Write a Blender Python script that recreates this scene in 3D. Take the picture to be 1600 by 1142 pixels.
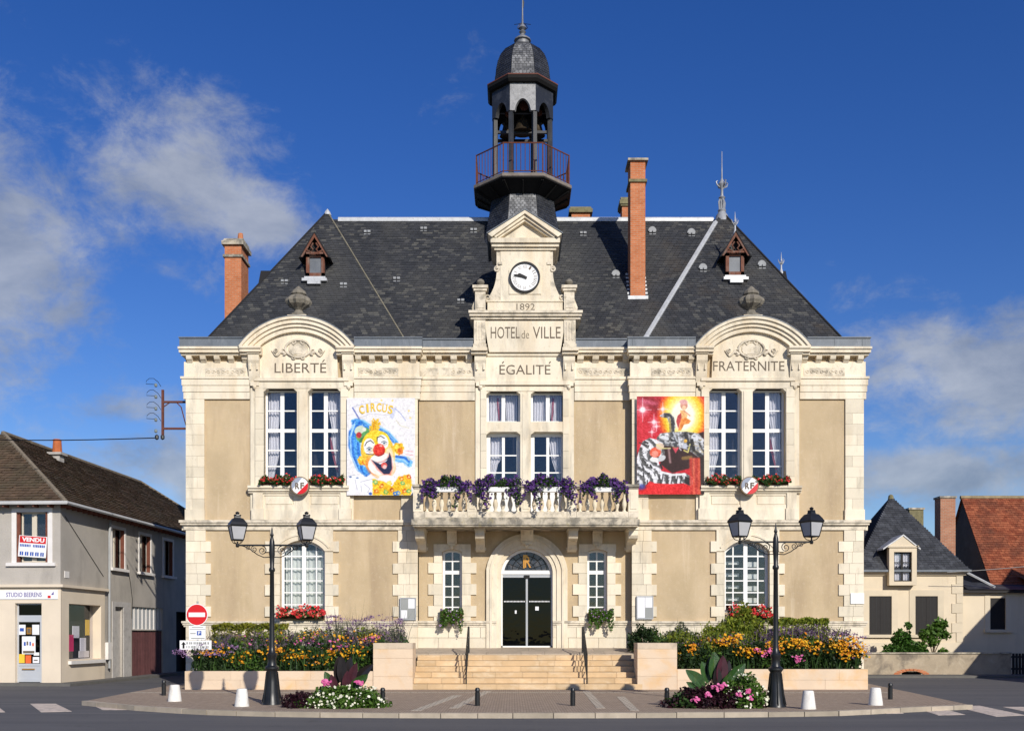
import bpy, bmesh, math, random
import numpy as np
from mathutils import Vector, Matrix

random.seed(11)
rng = np.random.default_rng(5)
for o in list(bpy.data.objects):
    bpy.data.objects.remove(o)
scene = bpy.context.scene
COL = scene.collection
R = math.radians

# ------------------------------------------------------------------ camera
# surveyed frame: eye 1.7 m above the square, facade 36 m away, horizon far below the middle (rising-front lens)
F, HY, CX, EYE = 1620.0, 992.0, 800.0, 1.7
cam = bpy.data.cameras.new('camera')
cam.sensor_width = 36.0
cam.lens = F / 1600 * 36
cam.shift_y = (HY - 571) / 1600
cam.clip_end = 5000
camo = bpy.data.objects.new('camera', cam)
camo.location = (0, 0, EYE)
camo.rotation_euler = (R(90), 0, 0)
COL.objects.link(camo)
scene.camera = camo

# ------------------------------------------------------------------ sky, sun, exposure
SUN_TRAVEL = Vector((-0.45, 1.0, -0.575)).normalized()
to_sun = -SUN_TRAVEL
sun_el = math.asin(to_sun.z)
sun_az = math.atan2(to_sun.x, to_sun.y)
world = bpy.data.worlds.new('World')
scene.world = world
world.use_nodes = True
wt = world.node_tree
wn, wl = wt.nodes, wt.links
wn.clear()
sky = wn.new('ShaderNodeTexSky')
sky.sky_type = 'NISHITA'
sky.sun_disc = False
sky.sun_elevation = sun_el
sky.sun_rotation = sun_az
sky.air_density = 1.0
sky.dust_density = 0.15
sky.ozone_density = 4.0
hsv = wn.new('ShaderNodeHueSaturation')
hsv.inputs['Hue'].default_value = 0.520
hsv.inputs['Saturation'].default_value = 1.28
hsv.inputs['Value'].default_value = 0.92
wl.new(sky.outputs[0], hsv.inputs['Color'])
tc = wn.new('ShaderNodeTexCoord')


def wmath(op, a, b=None, c=None, clamp=False):
    n = wn.new('ShaderNodeMath')
    n.operation = op
    n.use_clamp = clamp
    for i, v in enumerate((a, b, c)):
        if v is None:
            continue
        if isinstance(v, (int, float)):
            n.inputs[i].default_value = v
        else:
            wl.new(v, n.inputs[i])
    return n.outputs[0]


def wnoise(scale, detail, rough, sc=(1, 1, 1), loc=(0, 0, 0)):
    mp = wn.new('ShaderNodeMapping')
    mp.inputs['Scale'].default_value = sc
    mp.inputs['Location'].default_value = loc
    wl.new(tc.outputs['Generated'], mp.inputs[0])
    n = wn.new('ShaderNodeTexNoise')
    n.inputs['Scale'].default_value = scale
    n.inputs['Detail'].default_value = detail
    n.inputs['Roughness'].default_value = rough
    n.inputs['Distortion'].default_value = 0.25
    wl.new(mp.outputs[0], n.inputs['Vector'])
    return n.outputs['Fac']


big = wnoise(6.0, 4, 0.55, (1, 1, 1.4), (0.35, 0.0, 0.1))
fine = wnoise(17.0, 11, 0.68, (1, 1, 1.5), (1.7, 0.3, 0.6))
sep = wn.new('ShaderNodeSeparateXYZ')
wl.new(tc.outputs['Generated'], sep.inputs[0])


def cloud_bank(px, py, sx, sz, amp):
    """A bank of cloud round a compass direction: soft lump in direction space."""
    d = Vector((px - CX, F, HY - py)).normalized()
    sub = wn.new('ShaderNodeVectorMath'); sub.operation = 'SUBTRACT'
    wl.new(tc.outputs['Generated'], sub.inputs[0]); sub.inputs[1].default_value = d
    mul = wn.new('ShaderNodeVectorMath'); mul.operation = 'MULTIPLY'
    wl.new(sub.outputs[0], mul.inputs[0]); mul.inputs[1].default_value = (1 / sx, 1 / sx, 1 / sz)
    ln = wn.new('ShaderNodeVectorMath'); ln.operation = 'LENGTH'
    wl.new(mul.outputs[0], ln.inputs[0])
    g = wmath('SUBTRACT', 1.0, ln.outputs['Value'], clamp=True)
    return wmath('MULTIPLY', g, amp)


banks = [cloud_bank(280, 285, .16, .11, .54), cloud_bank(390, 340, .11, .06, .46), cloud_bank(-20, 400, .16, .16, .60), cloud_bank(90, 490, .13, .07, .42), cloud_bank(260, 420, .08, .05, .28),
         cloud_bank(1570, 560, .19, .09, .56), cloud_bank(1430, 585, .11, .06, .40), cloud_bank(1440, 745, .24, .04, .40), cloud_bank(1390, 450, .14, .04, .20),
         cloud_bank(200, 630, .10, .04, .36), cloud_bank(270, 740, .14, .06, .46), cloud_bank(570, 190, .16, .04, .13), cloud_bank(1500, 130, .17, .05, .15)]
tot = banks[0]
for b in banks[1:]:
    tot = wmath('MAXIMUM', tot, b)
low = wmath('MULTIPLY', wmath('SUBTRACT', 0.34, sep.outputs['Z'], clamp=True), 0.45)
dens = wmath('ADD', wmath('ADD', wmath('MULTIPLY', big, 0.62), wmath('MULTIPLY', fine, 0.66)), wmath('ADD', tot, low))
mr = wn.new('ShaderNodeMapRange')
mr.interpolation_type = 'SMOOTHSTEP'
mr.inputs['From Min'].default_value = 0.80
mr.inputs['From Max'].default_value = 1.10
mr.inputs['To Max'].default_value = 0.76
wl.new(dens, mr.inputs['Value'])
crmp = wn.new('ShaderNodeValToRGB')
crmp.color_ramp.elements[0].position = 0.30
crmp.color_ramp.elements[0].color = (1.9, 2.25, 2.9, 1)
crmp.color_ramp.elements[1].position = 0.75
crmp.color_ramp.elements[1].color = (5.0, 5.2, 5.5, 1)
shade = wnoise(9.0, 7, 0.6, (1, 1, 1.9), (0.2, 0.9, 0.15))
wl.new(shade, crmp.inputs[0])
mix = wn.new('ShaderNodeMixRGB')
wl.new(mr.outputs[0], mix.inputs[0])
wl.new(hsv.outputs[0], mix.inputs[1])
wl.new(crmp.outputs[0], mix.inputs[2])
bg = wn.new('ShaderNodeBackground')
bg.inputs['Strength'].default_value = 0.115
wl.new(mix.outputs[0], bg.inputs['Color'])
wo = wn.new('ShaderNodeOutputWorld')
wl.new(bg.outputs[0], wo.inputs[0])

sl = bpy.data.lights.new('sun', 'SUN')
sl.energy = 4.6
sl.angle = R(0.5)
sl.color = (1.0, 0.94, 0.84)
so = bpy.data.objects.new('sun', sl)
so.rotation_euler = SUN_TRAVEL.to_track_quat('-Z', 'Y').to_euler()
so.location = (20, -40, 40)
COL.objects.link(so)

vs = scene.view_settings
vs.view_transform = 'Standard'
vs.look = 'None'
vs.exposure = 0.0
vs.gamma = 1.0
vs.use_curve_mapping = False

# ------------------------------------------------------------------ metric helpers


def X(p, d=36.0):
    return (p - CX) * d / F


def Z(q, d=36.0):
    return EYE + (HY - q) * d / F


def G(p, q):
    d = EYE * F / (q - HY)
    return X(p, d), d


# ------------------------------------------------------------------ object helpers
ORG = {}


def thing(name, label, cat, loc=(0, 0, 0), rotz=0.0, group=None, local=False):
    o = bpy.data.objects.new(name, None)
    o.empty_display_size = 0.2
    COL.objects.link(o)
    o.location = loc
    o.rotation_euler = (0, 0, rotz)
    tag(o, label, cat, group)
    ORG[o.name] = Vector((0, 0, 0)) if local else Vector(loc)
    return o


def tag(o, label=None, cat=None, group=None, kind=None):
    if label: o['label'] = label
    if cat: o['category'] = cat
    if group: o['group'] = group
    if kind: o['kind'] = kind
    return o


def org(parent):
    return ORG.get(parent.name, Vector((0, 0, 0))) if parent is not None else Vector((0, 0, 0))


def link(name, me, mats, parent=None, loc=None, smooth=False):
    if not isinstance(mats, (list, tuple)):
        mats = [mats]
    if len(me.materials) == 0:
        for m in mats:
            me.materials.append(m)
    o = bpy.data.objects.new(name, me)
    COL.objects.link(o)
    if parent is not None:
        o.parent = parent
        ORG[o.name] = org(parent)
    if loc is not None:
        o.location = loc
    if smooth:
        for p in me.polygons:
            p.use_smooth = True
    return o


class MB:
    def __init__(s):
        s.v = []; s.f = []; s.mi = []

    def add(s, vs_, fs, m=0):
        b = len(s.v)
        s.v += [tuple(v) for v in vs_]
        s.f += [[i + b for i in f] for f in fs]
        s.mi += [m] * len(fs)
        return s

    def box(s, x0, x1, y0, y1, z0, z1, m=0):
        if x0 > x1: x0, x1 = x1, x0
        if y0 > y1: y0, y1 = y1, y0
        if z0 > z1: z0, z1 = z1, z0
        return s.add([(x0, y0, z0), (x1, y0, z0), (x1, y1, z0), (x0, y1, z0), (x0, y0, z1), (x1, y0, z1), (x1, y1, z1), (x0, y1, z1)],
                     [(0, 3, 2, 1), (4, 5, 6, 7), (0, 1, 5, 4), (1, 2, 6, 5), (2, 3, 7, 6), (3, 0, 4, 7)], m)

    def prism(s, poly, y0, y1, m=0):
        n = len(poly)
        vs_ = [(x, y0, z) for x, z in poly] + [(x, y1, z) for x, z in poly]
        fs = [list(range(n)), list(range(2 * n - 1, n - 1, -1))]
        fs += [(i, i + n, (i + 1) % n + n, (i + 1) % n) for i in range(n)]
        return s.add(vs_, fs, m)

    def prism_x(s, poly, x0, x1, m=0):
        n = len(poly)
        vs_ = [(x0, y, z) for y, z in poly] + [(x1, y, z) for y, z in poly]
        fs = [list(range(n)), list(range(2 * n - 1, n - 1, -1))]
        fs += [(i, i + n, (i + 1) % n + n, (i + 1) % n) for i in range(n)]
        return s.add(vs_, fs, m)

    def prism_z(s, poly, z0, z1, m=0):
        n = len(poly)
        vs_ = [(x, y, z0) for x, y in poly] + [(x, y, z1) for x, y in poly]
        fs = [list(range(n - 1, -1, -1)), list(range(n, 2 * n))]
        fs += [(i, (i + 1) % n, (i + 1) % n + n, i + n) for i in range(n)]
        return s.add(vs_, fs, m)

    def lathe(s, prof, cx=0, cy=0, n=16, rot=0.0, m=0, fl=None):
        vs_ = []
        for r, z in prof:
            for k in range(n):
                a = rot + 2 * math.pi * k / n
                rr = r * (fl(k, z) if fl else 1)
                vs_.append((cx + rr * math.cos(a), cy + rr * math.sin(a), z))
        fs = []
        for i in range(len(prof) - 1):
            for k in range(n):
                k2 = (k + 1) % n
                fs.append((i * n + k, i * n + k2, (i + 1) * n + k2, (i + 1) * n + k))
        fs.append(list(range(n - 1, -1, -1)))
        fs.append(list(range((len(prof) - 1) * n, len(prof) * n)))
        return s.add(vs_, fs, m)

    def tube(s, pts, r, n=6, m=0, closed=False):
        pts = [Vector(p) for p in pts]
        k = len(pts)
        rs = r if isinstance(r, (list, tuple)) else [r] * k
        vs_ = []
        ref = None
        for i, p in enumerate(pts):
            a = pts[i - 1] if i > 0 else (pts[-1] if closed else p)
            b = pts[(i + 1) % k] if (i < k - 1 or closed) else p
            t = (b - a).normalized()
            if ref is None or abs(ref.dot(t)) > .98:
                ref = Vector((0, 0, 1)) if abs(t.z) < .9 else Vector((1, 0, 0))
            u = (ref - t * ref.dot(t)).normalized()
            ref = u
            w = t.cross(u)
            for j in range(n):
                ang = 2 * math.pi * j / n
                vs_.append(p + u * math.cos(ang) * rs[i] + w * math.sin(ang) * rs[i])
        fs = []
        for i in range(k if closed else k - 1):
            i2 = (i + 1) % k
            for j in range(n):
                j2 = (j + 1) % n
                fs.append((i * n + j, i * n + j2, i2 * n + j2, i2 * n + j))
        if not closed:
            fs.append(list(range(n - 1, -1, -1)))
            fs.append(list(range((k - 1) * n, k * n)))
        return s.add(vs_, fs, m)

    def band(s, inner, outer, y0, y1, m=0, caps=True):
        """solid between two matching xz polylines, from y0 to y1"""
        n = len(inner)
        vs_ = []
        for y in (y0, y1):
            vs_ += [(x, y, z) for x, z in inner] + [(x, y, z) for x, z in outer]
        fs = []
        for i in range(n - 1):
            a, b, c, d = i, i + 1, n + i + 1, n + i
            fs.append((a, b, c, d))
            fs.append((a + 2 * n, d + 2 * n, c + 2 * n, b + 2 * n))
            fs.append((a, a + 2 * n, b + 2 * n, b))
            fs.append((d, c, c + 2 * n, d + 2 * n))
        if caps:
            fs.append((0, n, 3 * n, 2 * n))
            fs.append((n - 1, 3 * n - 1, 4 * n - 1, 2 * n - 1))
        return s.add(vs_, fs, m)

    def build(s, name, mats, parent=None, smooth=False, recalc=True, loc=None):
        off = org(parent)
        me = bpy.data.meshes.new(name)
        me.from_pydata([(x - off.x, y - off.y, z - off.z) for x, y, z in s.v], [], s.f)
        if any(s.mi):
            me.polygons.foreach_set('material_index', s.mi)
        if recalc:
            bm = bmesh.new(); bm.from_mesh(me)
            bmesh.ops.recalc_face_normals(bm, faces=bm.faces)
            bm.to_mesh(me); bm.free()
        o = link(name, me, mats, parent, loc)
        if smooth:
            me.polygons.foreach_set('use_smooth', [True] * len(me.polygons))
            try:
                me.set_sharp_from_angle(angle=R(38))
            except Exception:
                pass
        me.update()
        return o


UNIT = {}


def piece(name, mat, parent, x0, x1, y0, y1, z0, z1):
    """one block of shared bevelled-box mesh data, sized by its object"""
    key = mat.name
    if key not in UNIT:
        me = bpy.data.meshes.new('block')
        bm = bmesh.new()
        bmesh.ops.create_cube(bm, size=1.0)
        bm.to_mesh(me); bm.free()
        me.materials.append(mat)
        UNIT[key] = me
    off = org(parent)
    o = bpy.data.objects.new(name, UNIT[key])
    COL.objects.link(o)
    o.parent = parent
    o.location = ((x0 + x1) / 2 - off.x, (y0 + y1) / 2 - off.y, (z0 + z1) / 2 - off.z)
    o.scale = (abs(x1 - x0), abs(y1 - y0), abs(z1 - z0))
    ORG[o.name] = off
    return o


def copy_tree(o, parent=None):
    c = o.copy()
    COL.objects.link(c)
    c.parent = parent
    ORG[c.name] = ORG.get(o.name, Vector((0, 0, 0)))
    for ch in o.children:
        copy_tree(ch, c)
    return c


def text_mesh(body, off=0.0, extrude=0.01):
    cu = bpy.data.curves.new('t', 'FONT')
    cu.body = body
    cu.size = 1.0
    cu.offset = off
    cu.extrude = extrude
    cu.resolution_u = 3
    t = bpy.data.objects.new('t', cu)
    COL.objects.link(t)
    bpy.context.view_layer.update()
    me = bpy.data.meshes.new_from_object(t.evaluated_get(bpy.context.evaluated_depsgraph_get()))
    bpy.data.objects.remove(t)
    bpy.data.curves.remove(cu)
    return me


def lettering(name, body, x0, x1, z0, z1, y, mat, parent, off=0.0, depth=0.012, tilt=0.0, local_pts=None):
    """flat letters standing in the xz plane, facing -y, fitted to a rectangle"""
    me = text_mesh(body, off, 0.5)
    n = len(me.vertices)
    co = np.empty(n * 3)
    me.vertices.foreach_get('co', co)
    co = co.reshape(-1, 3)
    mn, mx = co.min(0), co.max(0)
    u = (co[:, 0] - mn[0]) / max(mx[0] - mn[0], 1e-6)
    v = (co[:, 1] - mn[1]) / max(mx[1] - mn[1], 1e-6)
    w = (co[:, 2] - mn[2]) / max(mx[2] - mn[2], 1e-6)
    px = x0 + u * (x1 - x0)
    pz = z0 + v * (z1 - z0)
    if tilt:
        cx_, cz_ = (x0 + x1) / 2, (z0 + z1) / 2
        ca, sa = math.cos(tilt), math.sin(tilt)
        px, pz = cx_ + (px - cx_) * ca - (pz - cz_) * sa, cz_ + (px - cx_) * sa + (pz - cz_) * ca
    out = np.stack([px, y - w * depth, pz], 1)
    if local_pts is not None:
        out = local_pts(out)
    off3 = org(parent)
    out = out - np.array([off3.x, off3.y, off3.z])
    me.vertices.foreach_set('co', out.ravel())
    me.materials.clear()
    me.name = name
    me.update()
    return link(name, me, mat, parent)


# ------------------------------------------------------------------ materials


def new_mat(name):
    m = bpy.data.materials.new(name)
    m.use_nodes = True
    nt = m.node_tree
    nt.nodes.clear()
    out = nt.nodes.new('ShaderNodeOutputMaterial')
    p = nt.nodes.new('ShaderNodeBsdfPrincipled')
    nt.links.new(p.outputs[0], out.inputs[0])
    return m, nt, p, out


def nz(nt, scale, detail=4, rough=.55, sc=(1, 1, 1), coord=None, dist=0.0):
    if coord is None:
        g = nt.nodes.new('ShaderNodeNewGeometry')
        coord = g.outputs['Position']
    mp = nt.nodes.new('ShaderNodeMapping')
    mp.inputs['Scale'].default_value = sc
    nt.links.new(coord, mp.inputs[0])
    n = nt.nodes.new('ShaderNodeTexNoise')
    n.inputs['Scale'].default_value = scale
    n.inputs['Detail'].default_value = detail
    n.inputs['Roughness'].default_value = rough
    n.inputs['Distortion'].default_value = dist
    nt.links.new(mp.outputs[0], n.inputs['Vector'])
    return n.outputs['Fac']


def ramp(nt, fac, p0, p1, c0=(0, 0, 0, 1), c1=(1, 1, 1, 1)):
    r = nt.nodes.new('ShaderNodeValToRGB')
    r.color_ramp.elements[0].position = p0
    r.color_ramp.elements[1].position = p1
    r.color_ramp.elements[0].color = c0
    r.color_ramp.elements[1].color = c1
    nt.links.new(fac, r.inputs[0])
    return r.outputs[0]


def mixc(nt, fac, a, b, mode='MIX'):
    n = nt.nodes.new('ShaderNodeMixRGB')
    n.blend_type = mode
    for i, v in enumerate((fac, a, b)):
        if isinstance(v, (int, float)):
            n.inputs[i].default_value = v
        elif isinstance(v, tuple):
            n.inputs[i].default_value = v if len(v) == 4 else (*v, 1)
        else:
            nt.links.new(v, n.inputs[i])
    return n.outputs[0]


def M(name, col, rough=.85, var=.12, scale=1.5, bump=0.0, bscale=25, metal=0.0, stains=(), rnd=0.0, spec=.25, island=0.0):
    """stains: (colour, scale, lo, hi, amount, stretch)"""
    m, nt, p, out = new_mat(name)
    f1 = nz(nt, scale, 6, .6)
    f2 = nz(nt, scale * 9, 3, .6)
    dark = tuple(c * (1 - var) for c in col)
    lite = tuple(min(1, c * (1 + var)) for c in col)
    c = mixc(nt, ramp(nt, f1, .3, .7), dark, lite)
    c = mixc(nt, mixc(nt, 1.0, ramp(nt, f2, .3, .7), (var, var, var), 'MULTIPLY'), c, dark)
    for (sc_, s, lo, hi, amt, st) in stains:
        f = ramp(nt, nz(nt, s, 7, .62, st, dist=.3), lo, hi)
        c = mixc(nt, mixc(nt, 1.0, f, (amt, amt, amt), 'MULTIPLY'), c, sc_)
    if rnd or island:
        if island:
            g = nt.nodes.new('ShaderNodeNewGeometry')
            rv = g.outputs['Random Per Island']; amt = island
        else:
            oi = nt.nodes.new('ShaderNodeObjectInfo')
            rv = oi.outputs['Random']; amt = rnd
        c = mixc(nt, 1.0, c, ramp(nt, rv, 0, 1, (1 - amt, 1 - amt, 1 - amt * 1.1, 1), (1 + amt * .35, 1 + amt * .3, 1 + amt * .2, 1)), 'MULTIPLY')
    nt.links.new(c, p.inputs['Base Color'])
    p.inputs['Roughness'].default_value = rough
    p.inputs['Metallic'].default_value = metal
    p.inputs['Specular IOR Level'].default_value = spec
    if bump:
        b = nt.nodes.new('ShaderNodeBump')
        b.inputs['Strength'].default_value = bump
        b.inputs['Distance'].default_value = 0.02
        nt.links.new(nz(nt, bscale, 6, .65), b.inputs['Height'])
        nt.links.new(b.outputs[0], p.inputs['Normal'])
    return m


GREY = (.22, .20, .165)
V = (1, 1, .25)
STONE = M('limestone', (.78, .70, .555), .85, .09, .9, .3, 30, stains=[((.58, .44, .27), 1.3, .46, .68, .50, V), (GREY, 2.4, .52, .72, .46, V), ((.34, .29, .21), 9, .58, .72, .35, (1, 1, .6))], rnd=.08)
STONEP = M('limestone pieces', (.78, .70, .555), .85, .07, .9, .3, 30, stains=[((.58, .44, .27), 1.3, .48, .70, .42, V), (GREY, 2.4, .55, .74, .40, V), ((.34, .29, .21), 9, .60, .74, .3, (1, 1, .6))], rnd=.16)
STONE_DIRTY = M('weathered limestone', (.52, .46, .36), .9, .18, 2.0, .6, 30, stains=[((.15, .14, .12), 3.0, .40, .58, .85, (1, 1, 1)), ((.33, .27, .12), 5.0, .55, .7, .5, (1, 1, 1))])
STONE_LEDGE = M('ledge limestone', (.70, .62, .49), .9, .12, 1.6, .4, 30, stains=[((.20, .18, .14), 3.5, .46, .64, .6, (1, 1, 1)), ((.40, .32, .16), 5.0, .58, .7, .4, (1, 1, 1))])
STONE_URN = M('mossy stone', (.20, .18, .145), .95, .3, 5.0, .6, 40, stains=[((.42, .38, .29), 4.0, .56, .72, .6, (1, 1, 1))])
STONE_YEL = M('yellow step stone', (.62, .44, .255), .85, .12, 1.2, .3, 25, stains=[((.74, .60, .42), 1.8, .48, .7, .7, (1, 1, 2)), ((.30, .20, .10), 4.0, .62, .75, .4, (1, 1, 1))], rnd=.16)
STONE_WALL = M('pinkish planter stone', (.70, .55, .40), .85, .08, .8, .3, 25, stains=[((.70, .42, .17), 1.1, .50, .68, .65, (1, 1, 1)), ((.36, .29, .22), 5.0, .66, .78, .5, (1, 1, 1))], rnd=.06)
STUCCO = M('beige stucco', (.525, .405, .25), .92, .16, .42, .8, 45, stains=[((.66, .52, .35), .8, .48, .70, .5, (1, 1, .5)), ((.34, .245, .155), 1.3, .48, .70, .55, (1, 1, .14)), ((.70, .58, .42), 1.7, .60, .70, .45, (1, 1, .10)), ((.62, .52, .38), 9, .55, .7, .35, (1, 1, 1))])
MORTAR = M('pale mortar', (.50, .42, .30), .95, .1)
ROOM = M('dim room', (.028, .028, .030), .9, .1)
FRAME = M('white window paint', (.80, .80, .78), .5, .03, spec=.4)
CURTAIN = M('white curtain', (.74, .74, .73), .9, .05, 8)
CURTAIN_RED = M('pink curtain edge', (.5, .16, .17), .9, .05, 8)
BLIND = M('pale green blind', (.70, .73, .64), .9, .05, 3)
ZINC = M('zinc', (.13, .15, .175), .55, .15, 3, stains=[((.24, .26, .29), 6, .5, .7, .5, V)], spec=.4)
LEAD = M('bright lead', (.50, .51, .52), .5, .15, 5, metal=.2, stains=[((.2, .2, .2), 9, .58, .7, .6, (1, 1, 1))])
IRON = M('black cast iron', (.012, .013, .014), .38, .2, 10, spec=.5)
RUST = M('rust red iron', (.13, .045, .03), .7, .25, 10)
WOOD_RED = M('red brown wood', (.16, .062, .038), .75, .3, 7, stains=[((.22, .19, .16), 6, .5, .68, .6, V)])
BRICK_COL = (.50, .155, .055)
INK = M('engraved dark letters', (.15, .12, .09), .9, .1)
BLACK = M('black paint', (.012, .012, .012), .5, .1)
WHITE = M('white enamel', (.80, .80, .79), .4, .03, spec=.5)
PAPER = M('white paper', (.78, .78, .80), .7, .04)
GREYP = M('grey board', (.30, .31, .30), .7, .05)
REDSIGN = M('red enamel', (.62, .012, .015), .35, .05, spec=.5)
BLUESIGN = M('blue print', (.03, .09, .38), .5, .05)
YELLOW = M('yellow print', (.80, .52, .05), .6, .1)
ORANGE = M('orange print', (.75, .14, .04), .6, .1)
GREENP = M('green print', (.05, .32, .05), .6, .1)
PINKP = M('pink print', (.75, .04, .16), .6, .1)
GOLD = M('gilt', (.62, .30, .07), .35, .1, metal=.6)
SOIL = M('bed soil', (.06, .042, .03), 1, .3, 6, .6, 20)


def brick_mat(name, c1, c2, mortar, bw, bh, ms, plane='xz', bias=0.0, bump=.4, noisecol=None):
    m, nt, p, out = new_mat(name)
    g = nt.nodes.new('ShaderNodeNewGeometry')
    sp = nt.nodes.new('ShaderNodeSeparateXYZ')
    nt.links.new(g.outputs['Position'], sp.inputs[0])
    cb = nt.nodes.new('ShaderNodeCombineXYZ')
    if plane == 'xz':
        ad = nt.nodes.new('ShaderNodeMath'); ad.operation = 'ADD'
        nt.links.new(sp.outputs[0], ad.inputs[0]); nt.links.new(sp.outputs[1], ad.inputs[1])
        nt.links.new(ad.outputs[0], cb.inputs[0]); nt.links.new(sp.outputs[2], cb.inputs[1])
    else:
        nt.links.new(sp.outputs[0], cb.inputs[0]); nt.links.new(sp.outputs[1], cb.inputs[1])
    b = nt.nodes.new('ShaderNodeTexBrick')
    nt.links.new(cb.outputs[0], b.inputs['Vector'])
    b.inputs['Scale'].default_value = 1
    b.inputs['Brick Width'].default_value = bw
    b.inputs['Row Height'].default_value = bh
    b.inputs['Mortar Size'].default_value = ms
    b.inputs['Bias'].default_value = bias
    b.inputs['Color1'].default_value = (*c1, 1)
    b.inputs['Color2'].default_value = (*c2, 1)
    b.inputs['Mortar'].default_value = (*mortar, 1)
    f = nz(nt, 2.5, 6, .65)
    c = mixc(nt, ramp(nt, f, .35, .75, (.0, .0, .0, 1), (.5, .5, .5, 1)), b.outputs['Color'], noisecol or tuple(x * .5 for x in c1))
    nt.links.new(c, p.inputs['Base Color'])
    p.inputs['Roughness'].default_value = .9
    p.inputs['Specular IOR Level'].default_value = .2
    bp = nt.nodes.new('ShaderNodeBump')
    bp.inputs['Strength'].default_value = bump
    bp.inputs['Distance'].default_value = .01
    iv = nt.nodes.new('ShaderNodeMath'); iv.operation = 'SUBTRACT'; iv.inputs[0].default_value = 1
    nt.links.new(b.outputs['Fac'], iv.inputs[1])
    nt.links.new(iv.outputs[0], bp.inputs['Height'])
    nt.links.new(bp.outputs[0], p.inputs['Normal'])
    return m


BRICK = brick_mat('red chimney brick', (.50, .15, .055), (.60, .21, .09), (.46, .30, .20), .23, .075, .009)
PAVE = brick_mat('small paving setts', (.34, .262, .192), (.46, .36, .27), (.18, .138, .10), .13, .11, .012, 'xy', bump=.35, noisecol=(.27, .205, .16))
BAND = brick_mat('pale paving band', (.50, .43, .335), (.57, .495, .39), (.22, .19, .15), .2, .2, .014, 'xy', noisecol=(.33, .29, .23))
KERB = M('granite kerb', (.42, .36, .285), .9, .15, 3, .4, 40, rnd=.2)
GATE_RED = M('faded maroon boards', (.16, .065, .065), .8, .2, 4, rnd=.2)


def glass_mat(name, tint=.55, refl=.10, fres=True):
    m, nt, p, out = new_mat(name)
    nt.nodes.remove(p)
    tr = nt.nodes.new('ShaderNodeBsdfTransparent'); tr.inputs[0].default_value = (tint, tint, tint * 1.03, 1)
    gl = nt.nodes.new('ShaderNodeBsdfGlossy'); gl.inputs['Roughness'].default_value = .015
    gl.inputs[0].default_value = (.9, .95, 1, 1)
    fr = nt.nodes.new('ShaderNodeFresnel'); fr.inputs['IOR'].default_value = 1.5
    a = nt.nodes.new('ShaderNodeMath'); a.operation = 'ADD'; a.use_clamp = True
    if fres: nt.links.new(fr.outputs[0], a.inputs[0])
    else: a.inputs[0].default_value = .02
    a.inputs[1].default_value = refl
    # old panes are never quite flat
    bp = nt.nodes.new('ShaderNodeBump'); bp.inputs['Strength'].default_value = .06; bp.inputs['Distance'].default_value = .05
    nt.links.new(nz(nt, 2.5, 2, .5), bp.inputs['Height'])
    nt.links.new(bp.outputs[0], gl.inputs['Normal'])
    mx = nt.nodes.new('ShaderNodeMixShader')
    nt.links.new(a.outputs[0], mx.inputs[0]); nt.links.new(tr.outputs[0], mx.inputs[1]); nt.links.new(gl.outputs[0], mx.inputs[2])
    nt.links.new(mx.outputs[0], out.inputs[0])
    return m


GLASS = glass_mat('window glass', .92, .008)
GLASS_DARK = glass_mat('dark door glass', .03, .0, False)
GLASS_SHOP = glass_mat('shop glass', .92, .03, False)
LANTERN_GLASS = M('frosted lantern glass', (.42, .42, .43), .3, .05, 4, spec=.5)


def leaf_mat(name, c1, c2, trans=.3, rough=.55):
    m, nt, p, out = new_mat(name)
    g = nt.nodes.new('ShaderNodeNewGeometry')
    c = mixc(nt, g.outputs['Random Per Island'], c1, c2)
    nt.links.new(c, p.inputs['Base Color'])
    p.inputs['Roughness'].default_value = rough
    p.inputs['Specular IOR Level'].default_value = .3
    if trans:
        t = nt.nodes.new('ShaderNodeBsdfTranslucent')
        nt.links.new(c, t.inputs[0])
        mx = nt.nodes.new('ShaderNodeMixShader'); mx.inputs[0].default_value = trans
        nt.links.new(p.outputs[0], mx.inputs[1]); nt.links.new(t.outputs[0], mx.inputs[2])
        nt.links.new(mx.outputs[0], out.inputs[0])
    return m


L_GREEN = leaf_mat('green leaves', (.02, .055, .012), (.06, .12, .025))
L_DARK = leaf_mat('dark leaves', (.012, .03, .010), (.035, .065, .018))
L_YEL = leaf_mat('yellow green leaves', (.10, .13, .015), (.30, .28, .03))
L_LIME = leaf_mat('bright shrub leaves', (.07, .12, .012), (.30, .33, .035))
L_GREY = leaf_mat('grey green leaves', (.06, .075, .05), (.13, .14, .10))
L_PURP = leaf_mat('purple leaves', (.018, .006, .010), (.05, .012, .022))
L_BRIGHT = leaf_mat('fresh green leaves', (.04, .10, .012), (.11, .20, .03))
P_PURP = leaf_mat('purple petals', (.025, .006, .07), (.11, .035, .21), .2)
P_MAUVE = leaf_mat('mauve petals', (.08, .05, .10), (.21, .13, .22), .2)
P_LIL = leaf_mat('lilac petals', (.20, .11, .26), (.36, .22, .38), .2)
P_YEL = leaf_mat('golden petals', (.55, .16, .005), (.85, .48, .02), .2)
P_RED = leaf_mat('red petals', (.50, .012, .02), (.75, .05, .05), .2)
P_PINK = leaf_mat('pink petals', (.60, .08, .26), (.75, .20, .42), .2)
P_WHITE = leaf_mat('white petals', (.72, .70, .50), (.85, .83, .70), .2)
P_SALM = leaf_mat('salmon petals', (.70, .30, .20), (.78, .45, .30), .2)
STEM = M('plant stems', (.07, .09, .03), .8, .2)
BARK = M('bark', (.10, .075, .05), .95, .25, 8, .6, 30)


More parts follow.
